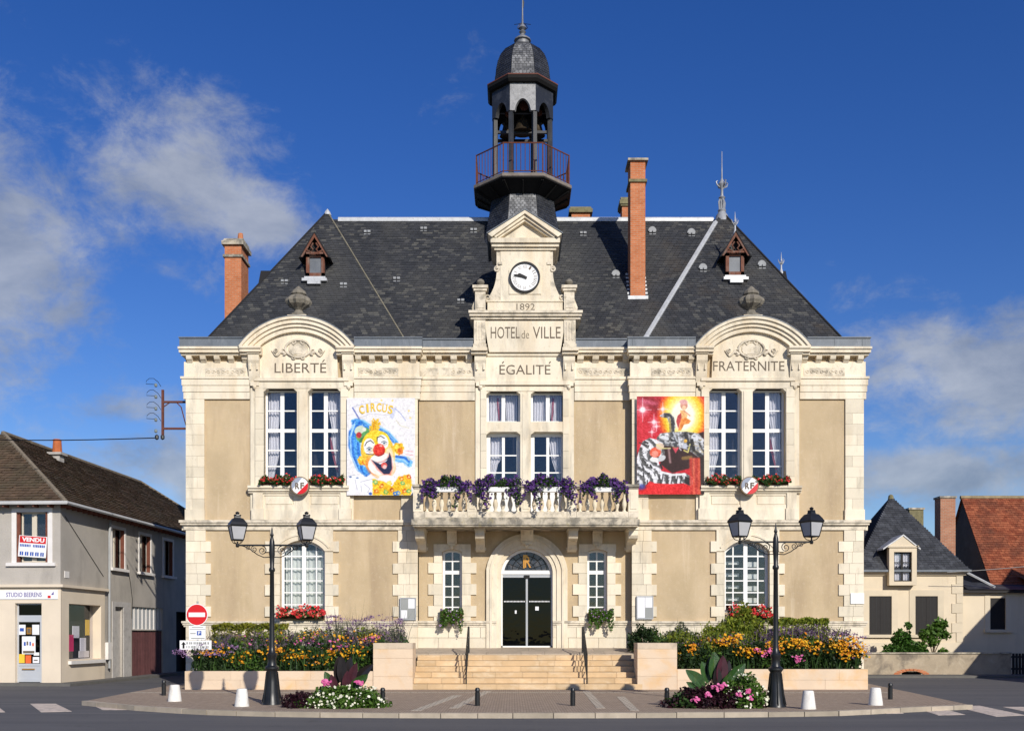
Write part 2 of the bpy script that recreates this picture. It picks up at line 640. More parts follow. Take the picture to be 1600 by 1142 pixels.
def quad_cloud(name, pts, size, mat, parent=None, face=None, aspect=.55, jitter=.35, kind='leaf', face_amt=0.0):
    """many small leaf-shaped faces. pts (N,3) world; one mesh."""
    pts = np.asarray(pts, float)
    n = len(pts)
    nrm = rng.normal(size=(n, 3))
    if face is not None:
        nrm = nrm * (1 - face_amt) + np.asarray(face) * face_amt * 1.6
    nrm /= np.linalg.norm(nrm, axis=1)[:, None] + 1e-9
    t = rng.normal(size=(n, 3))
    t -= nrm * (t * nrm).sum(1)[:, None]
    t /= np.linalg.norm(t, axis=1)[:, None] + 1e-9
    b = np.cross(nrm, t)
    s = size * (1 + jitter * rng.normal(size=n)).clip(.35, 2)[:, None]
    if kind == 'leaf':
        ring = [(1, 0), (0, aspect), (-1, 0), (0, -aspect)]
    else:
        ring = [(math.cos(a), math.sin(a)) for a in np.arange(6) * math.pi / 3]
    k = len(ring)
    v = np.empty((n, k, 3))
    for i, (a, c) in enumerate(ring):
        v[:, i] = pts + t * s * a + b * s * c + (nrm * s * .25 if (kind == 'leaf' and i in (1, 3)) else 0)
    off = org(parent)
    v = v.reshape(-1, 3) - np.array([off.x, off.y, off.z])
    me = bpy.data.meshes.new(name)
    me.vertices.add(n * k)
    me.vertices.foreach_set('co', v.ravel())
    me.loops.add(n * k)
    me.loops.foreach_set('vertex_index', np.arange(n * k))
    me.polygons.add(n)
    me.polygons.foreach_set('loop_start', np.arange(n) * k)
    me.polygons.foreach_set('loop_total', np.full(n, k))
    me.update(calc_edges=True)
    o = link(name, me, mat, parent)
    return o


def blades(name, pts, h, w, mat, parent=None, lean=.18):
    """upright tapering stems and blades, one mesh"""
    pts = np.asarray(pts, float); n = len(pts)
    a = rng.uniform(0, math.pi, n)
    side = np.stack([np.cos(a), np.sin(a), np.zeros(n)], 1) * w * (1 + .3 * rng.normal(size=n))[:, None]
    hh = h * (1 + .25 * rng.normal(size=n)).clip(.4, 1.6)
    ln = rng.normal(size=(n, 3)) * lean * hh[:, None]; ln[:, 2] = 0
    up = np.zeros((n, 3)); up[:, 2] = hh
    v = np.stack([pts - side * .5, pts + side * .5, pts + up * .55 + ln * .4 + side, pts + up + ln, pts + up * .55 + ln * .4 - side], 1)
    off = org(parent)
    v = v.reshape(-1, 3) - np.array([off.x, off.y, off.z])
    me = bpy.data.meshes.new(name)
    me.vertices.add(n * 5); me.vertices.foreach_set('co', v.ravel())
    me.loops.add(n * 5); me.loops.foreach_set('vertex_index', np.arange(n * 5))
    me.polygons.add(n); me.polygons.foreach_set('loop_start', np.arange(n) * 5); me.polygons.foreach_set('loop_total', np.full(n, 5))
    me.update(calc_edges=True)
    o = link(name, me, mat, parent)
    o['kind'] = 'stuff'
    return o


def ellip(n, c, r, shell=.35, flat_bottom=False):
    """points in an ellipsoid, denser near its surface"""
    d = rng.normal(size=(n, 3))
    d /= np.linalg.norm(d, axis=1)[:, None]
    if flat_bottom:
        d[:, 2] = np.abs(d[:, 2])
    rad = 1 - shell * rng.random(n) ** 1.5
    lump = 1 + .16 * np.sin(d[:, 0] * 7 + c[0] * 3) * np.cos(d[:, 2] * 6 + c[1]) + .1 * np.sin(d[:, 1] * 11)
    return np.asarray(c) + d * (rad * lump)[:, None] * np.asarray(r)

# ================================================================== GROUND
def asphalt():
    m, nt, p, out = new_mat('asphalt')
    f = nz(nt, .5, 7, .65, (.25, 1.2, 1))
    g = nz(nt, 60, 3, .7)
    c = mixc(nt, ramp(nt, f, .3, .7), (.075, .075, .080), (.115, .113, .114))
    c = mixc(nt, ramp(nt, g, .45, .75, (0, 0, 0, 1), (.45, .45, .45, 1)), c, (.19, .185, .18))
    lane = ramp(nt, nz(nt, .8, 6, .7, (.06, 2.2, 1)), .52, .66, (0, 0, 0, 1), (.55, .55, .55, 1))
    c = mixc(nt, lane, c, (.16, .157, .152))
    spot = ramp(nt, nz(nt, 1.1, 7, .7), .60, .70, (0, 0, 0, 1), (.6, .6, .6, 1))
    c = mixc(nt, spot, c, (.045, .044, .044))
    nt.links.new(c, p.inputs['Base Color'])
    p.inputs['Roughness'].default_value = .85
    p.inputs['Specular IOR Level'].default_value = .25
    b = nt.nodes.new('ShaderNodeBump'); b.inputs['Strength'].default_value = .5; b.inputs['Distance'].default_value = .01
    nt.links.new(g, b.inputs['Height']); nt.links.new(b.outputs[0], p.inputs['Normal'])
    return m


ASPHALT = asphalt()
PAINT = M('worn road paint', (.62, .52, .43), .8, .15, 4, stains=[((.10, .10, .10), 7, .52, .70, .7, (1, 1, 1))])
ROADZ = -.10
mb = MB()
mb.add([(-900, -300, ROADZ), (900, -300, ROADZ), (900, 1500, ROADZ), (-900, 1500, ROADZ)], [(0, 1, 2, 3)])
tag(mb.build('road', ASPHALT, recalc=False), kind='structure')

front = [G(131, 1095), G(160, 1098), G(215, 1103), G(310, 1109), G(400, 1111.5), G(480, 1113), G(640, 1114), G(800, 1114.3), G(960, 1114), G(1150, 1113), G(1240, 1112), G(1320, 1110.5), G(1404, 1106), G(1470, 1103), G(1517, 1101)]
back = [(11.9, 31.0), (12.6, 37), (12.6, 48), (-11.7, 48), (-11.7, 36), (-11.4, 31.3)]
mb = MB()
mb.prism_z(front + back, -.3, 0)
pavement = tag(mb.build('pavement', PAVE), kind='structure')
# kerb stones, one by one along the front line
n = 0
carry = 0.0
pts = [Vector((x, y, 0)) for x, y in front]
L = [0]
for a, b in zip(pts, pts[1:]):
    L.append(L[-1] + (b - a).length)


def along(s):
    for i in range(len(pts) - 1):
        if s <= L[i + 1]:
            t = (s - L[i]) / (L[i + 1] - L[i])
            return pts[i].lerp(pts[i + 1], t)
    return pts[-1]


s = 0.0
while s < L[-1] - .1:
    e = min(s + random.uniform(.75, 1.05), L[-1])
    a, b = along(s + .008), along(e - .008)
    d = (b - a).normalized()
    nrm = Vector((-d.y, d.x, 0))
    k = MB()
    h = .012 + random.uniform(-.004, .006)
    q = [a - nrm * .06, b - nrm * .06, b + nrm * .13, a + nrm * .13]
    k.prism_z([(v.x, v.y) for v in q], -.28, h)
    k.build('kerb_stone', KERB, pavement)
    s = e
# pale bands set into the paving
for quad in ([(642, 1110), (657, 1110), (722, 1086), (708, 1086)], [(702, 1106), (716, 1106), (768, 1079), (757, 1079)],
             [(932, 1106), (946, 1106), (921, 1079), (910, 1079)], [(985, 1110), (999, 1110), (976, 1088), (963, 1088)]):
    k = MB()
    k.prism_z([G(*p) for p in quad], -.05, .006)
    k.build('paving_band', BAND, pavement)
k = MB()
k.prism_z([(-11.3, 30.6), (11.3, 30.6), (11.3, 30.85), (-11.3, 30.85)], -.05, .005)
k.build('paving_band', BAND, pavement)


def GR(p, q):
    d = (EYE - ROADZ) * F / (q - HY)
    return X(p, d), d


for nm, quad in (('stripe', [(47, 1099), (87, 1099), (112, 1111), (64, 1112)]), ('stripe', [(136, 1097), (178, 1097), (209, 1108.5), (160, 1108.5)]),
                 ('stripe', [(-40, 1100), (-8, 1100), (8, 1112), (-30, 1113)]), ('stripe', [(1432, 1106), (1466, 1105), (1508, 1116), (1466, 1117)]),
                 ('stripe', [(1490, 1103), (1530, 1102), (1602, 1117), (1556, 1119)]), ('stripe', [(1567, 1104), (1610, 1104), (1660, 1111), (1610, 1113)]),
                 ('stripe', [(1372, 1111), (1402, 1111), (1412, 1114), (1385, 1114.5)])):
    k = MB()
    k.prism_z([GR(*p) for p in quad], ROADZ, ROADZ + .005)
    tag(k.build('crosswalk_stripe', PAINT), kind='structure')

# ================================================================== TOWN HALL
YW, YC = 36.0, 36.37          # wall planes of the wings and of the middle bay
TH = thing('town_hall', 'cream stone town hall with slate roofs, belfry, clock and central balcony', 'town hall', (X(820), 40, 0))


def wall_holes(mb, x0, x1, z0, z1, y, depth, holes):
    xs = sorted(set([x0, x1] + [h[0] for h in holes] + [h[1] for h in holes]))
    zs = sorted(set([z0, z1] + [h[2] for h in holes] + [h[3] for h in holes]))
    for a, b in zip(xs, xs[1:]):
        for c, d in zip(zs, zs[1:]):
            mx, mz = (a + b) / 2, (c + d) / 2
            if any(h[0] < mx < h[1] and h[2] < mz < h[3] for h in holes):
                continue
            mb.add([(a, y, c), (b, y, c), (b, y, d), (a, y, d)], [(0, 1, 2, 3)])
    for (a, b, c, d) in holes:
        e = y + depth
        mb.add([(a, y, c), (b, y, c), (b, y, d), (a, y, d), (a, e, c), (b, e, c), (b, e, d), (a, e, d)],
               [(0, 4, 5, 1), (1, 5, 6, 2), (2, 6, 7, 3), (3, 7, 4, 0)])


def arc_pts(x0, x1, zs, zt, n=14):
    """segmental arc from (x0,zs) over (mid,zt) to (x1,zs)"""
    w = (x1 - x0) / 2
    h = zt - zs
    r = (w * w + h * h) / (2 * h)
    cx, cz = (x0 + x1) / 2, zt - r
    a0 = math.atan2(zs - cz, -w)
    a1 = math.atan2(zs - cz, w)
    return [(cx + r * math.cos(a0 + (a1 - a0) * i / n), cz + r * math.sin(a0 + (a1 - a0) * i / n)) for i in range(n + 1)]


def offset_arc(x0, x1, zs, zt, o, n=14):
    w = (x1 - x0) / 2
    h = zt - zs
    r = (w * w + h * h) / (2 * h)
    cx, cz = (x0 + x1) / 2, zt - r
    a0 = math.atan2(zs - cz, -w)
    a1 = math.atan2(zs - cz, w)
    r += o
    return [(cx + r * math.cos(a0 + (a1 - a0) * i / n), cz + r * math.sin(a0 + (a1 - a0) * i / n)) for i in range(n + 1)]


def arch_infill(mb, x0, x1, zs, zt, ztop, y0, y1):
    p = arc_pts(x0, x1, zs, zt)
    mb.band(p, [(x, ztop) for x, z in p], y0, y1, caps=False)


def arch_z(x, x0, x1, zs, zt):
    w = (x1 - x0) / 2
    h = zt - zs
    r = (w * w + h * h) / (2 * h)
    return zt - r + math.sqrt(max(r * r - (x - (x0 + x1) / 2) ** 2, 0))


def window(parent, x0, x1, z0, z1, y, vb, hb, fw=.07, spring=None, label=None, glass=None, frame=None, name='window', dep=.06):
    """frame mesh with muntins (part) and one pane per light (sub-parts). vb/hb: (centre, width)"""
    glass = glass or GLASS
    vb, hb = sorted(vb), sorted(hb)
    f = MB()
    zs = spring if spring else z1
    f.box(x0, x0 + fw, y, y + dep, z0, zs)
    f.box(x1 - fw, x1, y, y + dep, z0, zs)
    f.box(x0 + fw, x1 - fw, y + .002, y + dep - .002, z0, z0 + fw)
    if spring:
        outer = arc_pts(x0, x1, zs, z1)
        inner = offset_arc(x0, x1, zs, z1, -fw)
        f.band(inner, outer, y + .001, y + dep - .001)
        top = lambda x: arch_z(min(max(x, x0 + fw), x1 - fw), x0, x1, zs, z1) - fw * 1.02
    else:
        f.box(x0 + fw, x1 - fw, y + .002, y + dep - .002, z1 - fw, z1)
        top = lambda x: z1 - fw
    for c, w in vb:
        f.box(c - w / 2, c + w / 2, y + .004, y + dep - .006, z0 + fw, top(c) + .01)
    for c, h in hb:
        f.box(x0 + fw * .5, x1 - fw * .5, y + .007, y + dep - .009, c - h / 2, c + h / 2)
    wo_ = f.build(name, frame or FRAME, parent)
    if label: wo_['label'] = label
    vx = [x0 + fw] + [v for c, w in vb for v in (c - w / 2, c + w / 2)] + [x1 - fw]
    hz = [z0 + fw] + [v for c, h in hb for v in (c - h / 2, c + h / 2)] + [None]
    for i in range(0, len(vx), 2):
        for j in range(0, len(hz), 2):
            a, b, c, d = vx[i], vx[i + 1], hz[j], hz[j + 1]
            g = MB()
            e = .004
            if d is None:
                if spring:
                    k = 6
                    xs = [a + (b - a) * t / k for t in range(k + 1)]
                    arcz = [max(top(x), c + .02) for x in xs]
                    poly = [(a - e, c - e), (b + e, c - e)] + [(x, z + e) for x, z in zip(reversed(xs), reversed(arcz))]
                else:
                    poly = [(a - e, c - e), (b + e, c - e), (b + e, top(a) + e), (a - e, top(a) + e)]
            else:
                poly = [(a - e, c - e), (b + e, c - e), (b + e, d + e), (a - e, d + e)]
            g.prism(poly, y + dep * .5, y + dep * .5 + .006)
            g.build('pane', glass, wo_)
    return wo_


def curtain(parent, prof, y, mat=CURTAIN, waves=5, name='curtain', amp=.03):
    """prof: (z, xa, xb) from top to bottom"""
    k = 24
    m_ = MB()
    rows = []
    for (z, xa, xb) in prof:
        row = []
        for i in range(k + 1):
            t = i / k
            row.append((xa + (xb - xa) * t, y + amp * math.sin(t * waves * 2 * math.pi) + .01 * math.sin(t * 31 + z * 3), z))
        rows.append(row)
    vs_ = [v for r in rows for v in r]
    fs = [(j * (k + 1) + i, j * (k + 1) + i + 1, (j + 1) * (k + 1) + i + 1, (j + 1) * (k + 1) + i) for j in range(len(rows) - 1) for i in range(k)]
    m_.add(vs_, fs)
    return m_.build(name, mat, parent, smooth=True, recalc=False)


def quoin_column(parent, xa, xb, za, zb, y, tooth_l, tooth_r, teeth, y_proud=.05, name='quoin'):
    """stack of separate blocks; rows listed in teeth (z0,z1) reach further by tooth_l / tooth_r"""
    zs = [za]
    for (a, b) in teeth:
        zs += [a, b]
    zs.append(zb)
    for i in range(len(zs) - 1):
        a, b = zs[i], zs[i + 1]
        if b - a < .03:
            continue
        long = i % 2 == 1
        l, r = (tooth_l, tooth_r) if long else (0, 0)
        pr = y_proud + random.uniform(-.004, .006)
        g = .004
        x0_, x1_ = xa - l, xb + r
        if x1_ - x0_ > .62:
            cut = x0_ + (x1_ - x0_) * random.choice((.42, .58))
            piece(name, STONEP, parent, x0_ + g, cut - g, y - pr, y + .05, a + g, b - g)
            piece(name, STONEP, parent, cut + g, x1_ - g, y - pr - .003, y + .05, a + g, b - g)
        else:
            piece(name, STONEP, parent, x0_ + g, x1_ - g, y - pr, y + .05, a + g, b - g)


def steps(mb, x0, x1, y, rows, el=0.0, er=0.0, back=.12):
    """stepped moulding: rows of (z_low, z_high, projection); el/er = 1 lets it return round the end"""
    for z0, z1, pj in rows:
        mb.box(x0 - el * pj, x1 + er * pj, y - pj, y + back, min(z0, z1), max(z0, z1))


def spiral(cx, cz, r0, r1, a0, turns, y, n=18):
    return [(cx + (r0 + (r1 - r0) * i / n) * math.cos(a0 + turns * 2 * math.pi * i / n), y, cz + (r0 + (r1 - r0) * i / n) * math.sin(a0 + turns * 2 * math.pi * i / n)) for i in range(n + 1)]


def console(parent, xa, xb, zt, zb, y, proj, name='console', mat=None, cap=True):
    """scroll bracket: S-profile extruded across its width, cap slab and pendant"""
    h = zt - zb
    prof = [(y + .05, zt), (y - proj, zt), (y - proj, zt - .10 * h)]
    for i in range(1, 9):
        t = i / 8
        prof.append((y - proj * (1 - t) ** 1.3 * .92 - .05 * (1 - t) - .03 + .03 * math.sin(t * 6), zt - .10 * h - t * .8 * h))
    prof.append((y + .05, zb + .1 * h))
    c = MB()
    c.prism_x(prof, xa, xb)
    w = xb - xa
    c.box(xa + w * .12, xa + w * .26, y - proj * .80, y, zt - .5 * h, zt - .12 * h)
    c.box(xb - w * .26, xb - w * .12, y - proj * .80, y, zt - .5 * h, zt - .12 * h)
    if cap:
        c.box(xa - .03, xb + .03, y - proj - .03, y + .05, zt, zt + .06)
    c.box(xa + .04, xb - .04, y - .09, y + .02, zb - .01, zb + .12 * h)
    c.lathe([(.01, zb - .14), (.06, zb - .09), (.075, zb - .04), (.06, zb)], (xa + xb) / 2, y - .05, 8)
    return c.build(name, mat or STONE, parent)


DZ = lambda a, b: (Z(a), Z(b))


def wing(side):
    def mx(a, b):
        if side < 0:
            return X(a), X(b)
        return X(1640 - b), X(1640 - a)
    wallx = mx(291, 653)
    uw = mx(413, 533)
    gw = mx(438, 508)
    zs, zt = Z(861), Z(844)
    m_ = MB()
    wall_holes(m_, wallx[0], wallx[1], -.2, Z(546), YW, .34, [(uw[0], uw[1], Z(748), Z(608)), (gw[0], gw[1], Z(957), zt)])
    arch_infill(m_, gw[0], gw[1], zs, zt, zt + .001, YW, YW + .34)
    wl_ = m_.build('wall', STUCCO, TH)
    # plinth course
    m_ = MB()
    steps(m_, wallx[0], wallx[1], YW, [(Z(970), Z(973), .13), (Z(973), Z(976), .10), (Z(976), Z(979), .07)], 1 if side < 0 else 0, 1 if side > 0 else 0)
    m_.build('base_moulding', STONE_LEDGE, TH)
    zrow = [Z(979), Z(996), Z(1013), Z(1035), -.1]
    for r_ in range(4):
        x = wallx[0]
        while x < wallx[1] - .05:
            e = min(x + random.uniform(.75, 1.5), wallx[1])
            if wallx[1] - e < .35: e = wallx[1]
            piece('plinth_stone', STONEP, wl_, x + .006, e - .006, YW - .06 - random.random() * .01, YW + .03, zrow[r_ + 1] + .006, zrow[r_] - .006)
            x = e
    # corner quoins, ground floor
    teeth = [(Z(963), Z(947)), (Z(930), Z(913)), (Z(896), Z(880)), (Z(862), Z(845.5))]
    a, b = mx(291, 322)
    tl, tr = (.0, .18) if side < 0 else (.18, .0)
    quoin_column(wl_, a, b, Z(970), Z(828), YW, tl, tr, teeth)
    a, b = mx(622, 653)
    tl, tr = (.18, 0) if side < 0 else (0, .18)
    quoin_column(wl_, a, b, Z(970), Z(828), YW, tl, tr, teeth)
    # ground window surround
    a, b = mx(423, 438)
    quoin_column(wl_, a, b, Z(970), zs, YW, .19 if side < 0 else 0, 0 if side < 0 else .19, teeth[:3] + [(Z(862), zs)], .07, 'jamb_stone')
    quoin_column(wl_, *mx(508, 521), Z(970), zs, YW, 0 if side < 0 else .19, .19 if side < 0 else 0, teeth[:3] + [(Z(862), zs)], .07, 'jamb_stone')
    if side > 0:
        pass
    m_ = MB()
    p = arc_pts(gw[0], gw[1], zs, zt)
    ax, bx_ = mx(423, 521)
    m_.band(p, [(x_, Z(828)) for x_, z_ in p], YW - .07, YW + .03)
    m_.box(ax, gw[0], YW - .0695, YW + .03, zs, Z(828)); m_.box(gw[1], bx_, YW - .0695, YW + .03, zs, Z(828))
    for (a, b) in (mx(415, 423), mx(521, 530)):
        m_.box(a, b, YW - .068, YW + .02, Z(862), Z(845.5))
    m_.build('window_arch', STONE, TH)
    m_ = MB()
    m_.band(offset_arc(gw[0], gw[1], zs, zt, .16), offset_arc(gw[0], gw[1], zs, zt, .22), YW - .10, YW - .07)
    kx = (gw[0] + gw[1]) / 2
    m_.prism([(kx - .10, zt + .02), (kx + .10, zt + .02), (kx + .14, Z(829)), (kx - .14, Z(829))], YW - .15, YW - .07)
    m_.build('arch_moulding', STONE, TH)
    # ground window
    cx = (gw[0] + gw[1]) / 2
    u = 1 / 45.0
    vb = [(gw[0] + 15.5 * u, .045), (cx, .14), (gw[1] - 15.5 * u, .045)]
    hb = [(Z(868), .05), (Z(887.5), .04), (Z(906.5), .04), (Z(925), .04), (Z(944), .04)]
    w_ = window(TH, gw[0], gw[1], Z(957), zt, YW + .22, vb, hb, .09, zs, label='arched ground floor window with white glazing bars')
    if side < 0:
        curtain(w_, [(Z(858), gw[0] + .1, cx - .05), (Z(905), gw[0] + .1, cx - .05), (Z(957), gw[0] + .1, cx - .05)], YW + .42, BLIND, 4, 'blind')
        curtain(w_, [(Z(858), cx + .05, gw[1] - .1), (Z(905), cx + .05, gw[1] - .1), (Z(957), cx + .05, gw[1] - .1)], YW + .42, BLIND, 4, 'blind')
    else:
        for q in range(4):
            m2 = MB()
            m2.box(gw[0] + .1, gw[0] + .62, YW + .55, YW + .75, Z(880 + q * 19), Z(875 + q * 19))
            m2.box(cx + .1, cx + .5, YW + .50, YW + .75, Z(884 + q * 19), Z(876 + q * 19))
            m2.build('shelf', BLIND, w_)
    # string course between floors
    m_ = MB()
    e0, e1 = (1, 1)
    steps(m_, wallx[0], wallx[1], YW, [(Z(813), Z(817), .20), (Z(817), Z(820.5), .16), (Z(820.5), Z(828), .07)], e0, e1)
    m_.build('string_course', STONE_LEDGE, TH)
    # upper corner pilasters: stacked stones
    for (a, b) in (mx(291, 320), mx(627, 653)):
        z = Z(796)
        piece('pilaster_base', STONEP, wl_, a - .02, b + .02, YW - .10, YW + .05, Z(813), Z(796))
        i = 0
        while z < Z(624) - .05:
            e = min(z + .37, Z(624))
            if Z(624) - e < .15: e = Z(624)
            if i % 2:
                piece('pilaster_stone', STONEP, wl_, a + .004, b - .004, YW - .062 - random.random() * .004, YW + .05, z + .003, e - .003)
            else:
                c = a + (b - a) * random.choice((.38, .62))
                piece('pilaster_stone', STONEP, wl_, a + .004, c - .003, YW - .062 - random.random() * .004, YW + .05, z + .003, e - .003)
                piece('pilaster_stone', STONEP, wl_, c + .003, b - .004, YW - .062 - random.random() * .004, YW + .05, z + .003, e - .003)
            z = e
            i += 1
    # upper window surround
    for (a, b) in (mx(392, 400), mx(545, 553)):
        m_ = MB()
        m_.box(a, b, YW - .07, YW + .05, Z(812), Z(606))
        m_.build('window_border', STONE, TH)
    for (a, b) in (mx(400, 413), mx(533, 545)):
        z = Z(770)
        while z < Z(608) - .05:
            e = min(z + .55, Z(608))
            if Z(608) - e < .2: e = Z(608)
            piece('jamb_stone', STONEP, wl_, a + .003, b, YW - .13 - random.random() * .005, YW + .12, z + .004, e - .004)
            z = e
    m_ = MB()
    mu = mx(465, 482)
    m_.box(mu[0], mu[1], YW - .11, YW + .22, Z(762), Z(608))
    m_.box(mu[0] + .06, mu[1] - .06, YW - .135, YW - .11, Z(755), Z(612))
    m_.build('mullion', STONE, TH)
    m_ = MB()
    a, b = mx(400, 545)
    m_.box(a, b, YW - .13, YW + .30, Z(608), Z(597))
    m_.box(a - .02, b + .02, YW - .19, YW, Z(597), Z(592))
    for (c, d) in (mx(413, 465), mx(482, 533)):
        m_.prism([(c, Z(608)), (c, Z(613)), (c + .13, Z(608))], YW - .11, YW + .2)
        m_.prism([(d, Z(608)), (d - .13, Z(608)), (d, Z(613))], YW - .11, YW + .2)
    m_.build('lintel', STONE, TH)
    m_ = MB()
    a, b = mx(390, 547)
    steps(m_, a, b, YW, [(Z(760), Z(764), .30), (Z(764), Z(768), .24), (Z(768), Z(771), .17)])
    m_.box(a + .05, b - .05, YW + .1, YW + .36, Z(764), Z(747))
    m_.build('sill', STONE, TH)
    # apron with two sunk panels
    m_ = MB()
    pa, pb = mx(414, 460), mx(485, 531)
    a, b = mx(404, 541)
    wall_holes(m_, a, b, Z(797), Z(771), YW - .12, .04, [(pa[0], pa[1], Z(789), Z(774.5)), (pb[0], pb[1], Z(789), Z(774.5))])
    for q in (pa, pb):
        m_.box(q[0] + .05, q[1] - .05, YW - .105, YW, Z(788), Z(775.5))
        m_.box(q[0], q[1], YW - .08, YW, Z(789), Z(774.5))
    m_.box(a, b, YW - .15, YW, Z(812.5), Z(797))
    for q in (mx(397, 412), mx(533, 548)):
        m_.box(q[0], q[1], YW - .165, YW, Z(795), Z(771))
        m_.box(q[0] - .05, q[1] + .05, YW - .20, YW, Z(812.5), Z(795))
    q = mx(463, 484)
    m_.box(q[0], q[1], YW - .145, YW, Z(797), Z(771))
    m_.build('apron', STONE, TH, recalc=False)
    # the two upper lights
    for (c, d), cs in zip(sorted((mx(413, 465), mx(482, 533))), (-1, 1)):
        mid = (c + d) / 2
        w_ = window(TH, c, d, Z(748), Z(608), YW + .20, [(mid, .135)],
                    [(Z(640), .045), (Z(671), .12), (Z(702), .045), (Z(727), .045)], .07, label='tall casement beside the stone mullion')
        # drawn-back curtain at the jamb side
        if cs < 0:
            curtain(w_, [(Z(610), c + .06, c + .55), (Z(640), c + .06, c + .50), (Z(665), c + .06, c + .40), (Z(675), c + .08, c + .42), (Z(702), c + .06, c + .46), (Z(735), c + .05, c + .28), (Z(748), c + .04, c + .22)], YW + .42, CURTAIN, 4)
        else:
            curtain(w_, [(Z(610), d - .55, d - .06), (Z(640), d - .50, d - .06), (Z(665), d - .40, d - .06), (Z(690), d - .42, d - .06), (Z(720), d - .28, d - .05), (Z(748), d - .2, d - .04)], YW + .42, CURTAIN, 4)
            curtain(w_, [(Z(680), d - .46, d - .42), (Z(700), d - .42, d - .33), (Z(735), d - .22, d - .14)], YW + .40, CURTAIN_RED, 1, 'curtain_edge', .01)
    # consoles either side of the tympanum
    for q in (mx(391, 408), mx(537, 554)):
        console(TH, q[0], q[1], Z(557), Z(604), YW - .08, .26)
    # entablature either side
    flank = (mx(291, 391), mx(554, 653))
    for q in flank:
        m_ = MB()
        el = 1 if q[0] == wallx[0] else 0
        er = 1 if q[1] == wallx[1] else 0
        steps(m_, q[0], q[1], YW, [(Z(624), Z(613), .075), (Z(613), Z(603), .10), (Z(603), Z(591), .125), (Z(593), Z(589.5), .16), (Z(589.5), Z(566), .06)], el, er)
        m_.build('entablature', STONE, TH)
        m_ = MB()
        ia, ib = q[0] + (.72 if el else .18), q[1] - (.18 if el else .72)
        if er and not el:
            ia, ib = q[0] + .18, q[1] - .72
        # thin carved scroll band in the frieze
        m_.box(ia - .05, ib + .05, YW - .068, YW, Z(588), Z(575.5))
        k = int((ib - ia) / .16)
        for i in range(k):
            xx = ia + (i + .5) * (ib - ia) / k
            s_ = 1 if i % 2 else -1
            m_.tube(spiral(xx, Z(582), .07, .015, 0 if s_ > 0 else math.pi, 1.2 * s_, YW - .075, 10), .016, 5)
        m_.build('frieze_ornament', STONE_LEDGE, TH)
        # modillions under the cornice
        x = q[0] + .12
        kk = int(round((q[1] - q[0]) / .6))
        for i in range(kk + 1):
            xx = q[0] + .15 + (q[1] - q[0] - .3) * i / kk
            md = MB()
            md.prism_x([(YW + .02, Z(557.5)), (YW - .22, Z(557.5)), (YW - .22, Z(560.5)), (YW - .19, Z(563.5)), (YW - .13, Z(565)), (YW - .09, Z(567)), (YW + .02, Z(567))], xx - .095, xx + .095)
            md.build('modillion', STONE, TH)
    # cornice: continuous returns over flanks
    for q, el, er in ((mx(291, 382), side < 0, side > 0), (mx(555, 653), side > 0, side < 0)):
        m_ = MB()
        l = 1 if q[0] == wallx[0] else 0
        r_ = 1 if q[1] == wallx[1] else 0
        f_ = .45
        steps(m_, q[0], q[1], YW, [(Z(558), Z(554.5), .24), (Z(554.5), Z(549.5), .34), (Z(549.5), Z(546), .39)], l * f_, r_ * f_, .5)
        m_.build('cornice', STONE, TH)
        m_ = MB()
        m_.box(q[0] - l * .16, q[1] + r_ * .16, YW - .25, YW + .6, Z(546) + .01, Z(546) + .34)
        m_.box(q[0] - l * .18, q[1] + r_ * .18, YW - .29, YW - .19, Z(546) + .32, Z(546) + .36)
        x = q[0]
        while x < q[1]:
            m_.box(x, x + .025, YW - .262, YW - .24, Z(546) + .01, Z(546) + .32)
            x += .95
        m_.build('gutter', ZINC, TH)
    # arched pediment
    pc = mx(378, 557)
    c0 = (pc[0] + pc[1]) / 2
    hw = (pc[1] - pc[0]) / 2
    zsp, ztp = Z(546), Z(500)
    m_ = MB()
    for (o0, o1, pj) in ((0.0, -.09, .47), (-.09, -.22, .41), (-.22, -.33, .34), (-.33, -.48, .27)):
        m_.band(offset_arc(c0 - hw, c0 + hw, zsp, ztp, o1, 28), offset_arc(c0 - hw, c0 + hw, zsp, ztp, o0, 28), YW - pj, YW + .3)
    m_.build('arched_pediment', STONE, TH, smooth=False)
    m_ = MB()
    m_.band(offset_arc(c0 - hw, c0 + hw, zsp, ztp, .002, 28), offset_arc(c0 - hw, c0 + hw, zsp, ztp, .03, 28), YW - .48, YW + .9)
    m_.build('pediment_flashing', ZINC, TH)
    for s_, q in ((-1, mx(379, 412)), (1, mx(528, 556))):
        m_ = MB()
        steps(m_, q[0], q[1], YW, [(Z(558), Z(554.5), .34), (Z(554.5), Z(549.5), .43), (Z(549.5), Z(546), .48)], 0, 0, .4)
        m_.build('pediment_cornice', STONE, TH)
    m_ = MB()
    ti = offset_arc(c0 - hw, c0 + hw, zsp, ztp, -.42, 24)
    lx, rx = c0 - hw + .62, c0 + hw - .62
    ti = [p_ for p_ in ti if lx <= p_[0] <= rx]
    poly = [(lx, Z(592)), (rx, Z(592))] + list(reversed(ti))
    m_.prism(poly, YW - .14, YW + .1)
    m_.build('tympanum', STONE, TH)
    # cartouche with side scrolls
    zc = Z(547)
    m_ = MB()
    yy = YW - .17
    m_.tube([(c0 + .42 * math.cos(a) * (1 + .05 * math.cos(2 * a)), yy, zc + .30 * math.sin(a)) for a in np.linspace(0, 2 * math.pi, 25)[:-1]], .045, 6, closed=True)
    m_.tube([(c0 + .33 * math.cos(a), yy + .02, zc + .23 * math.sin(a)) for a in np.linspace(0, 2 * math.pi, 25)[:-1]], .02, 6, closed=True)
    m_.box(c0 - .30, c0 + .30, YW - .158, YW - .12, zc - .18, zc + .18)
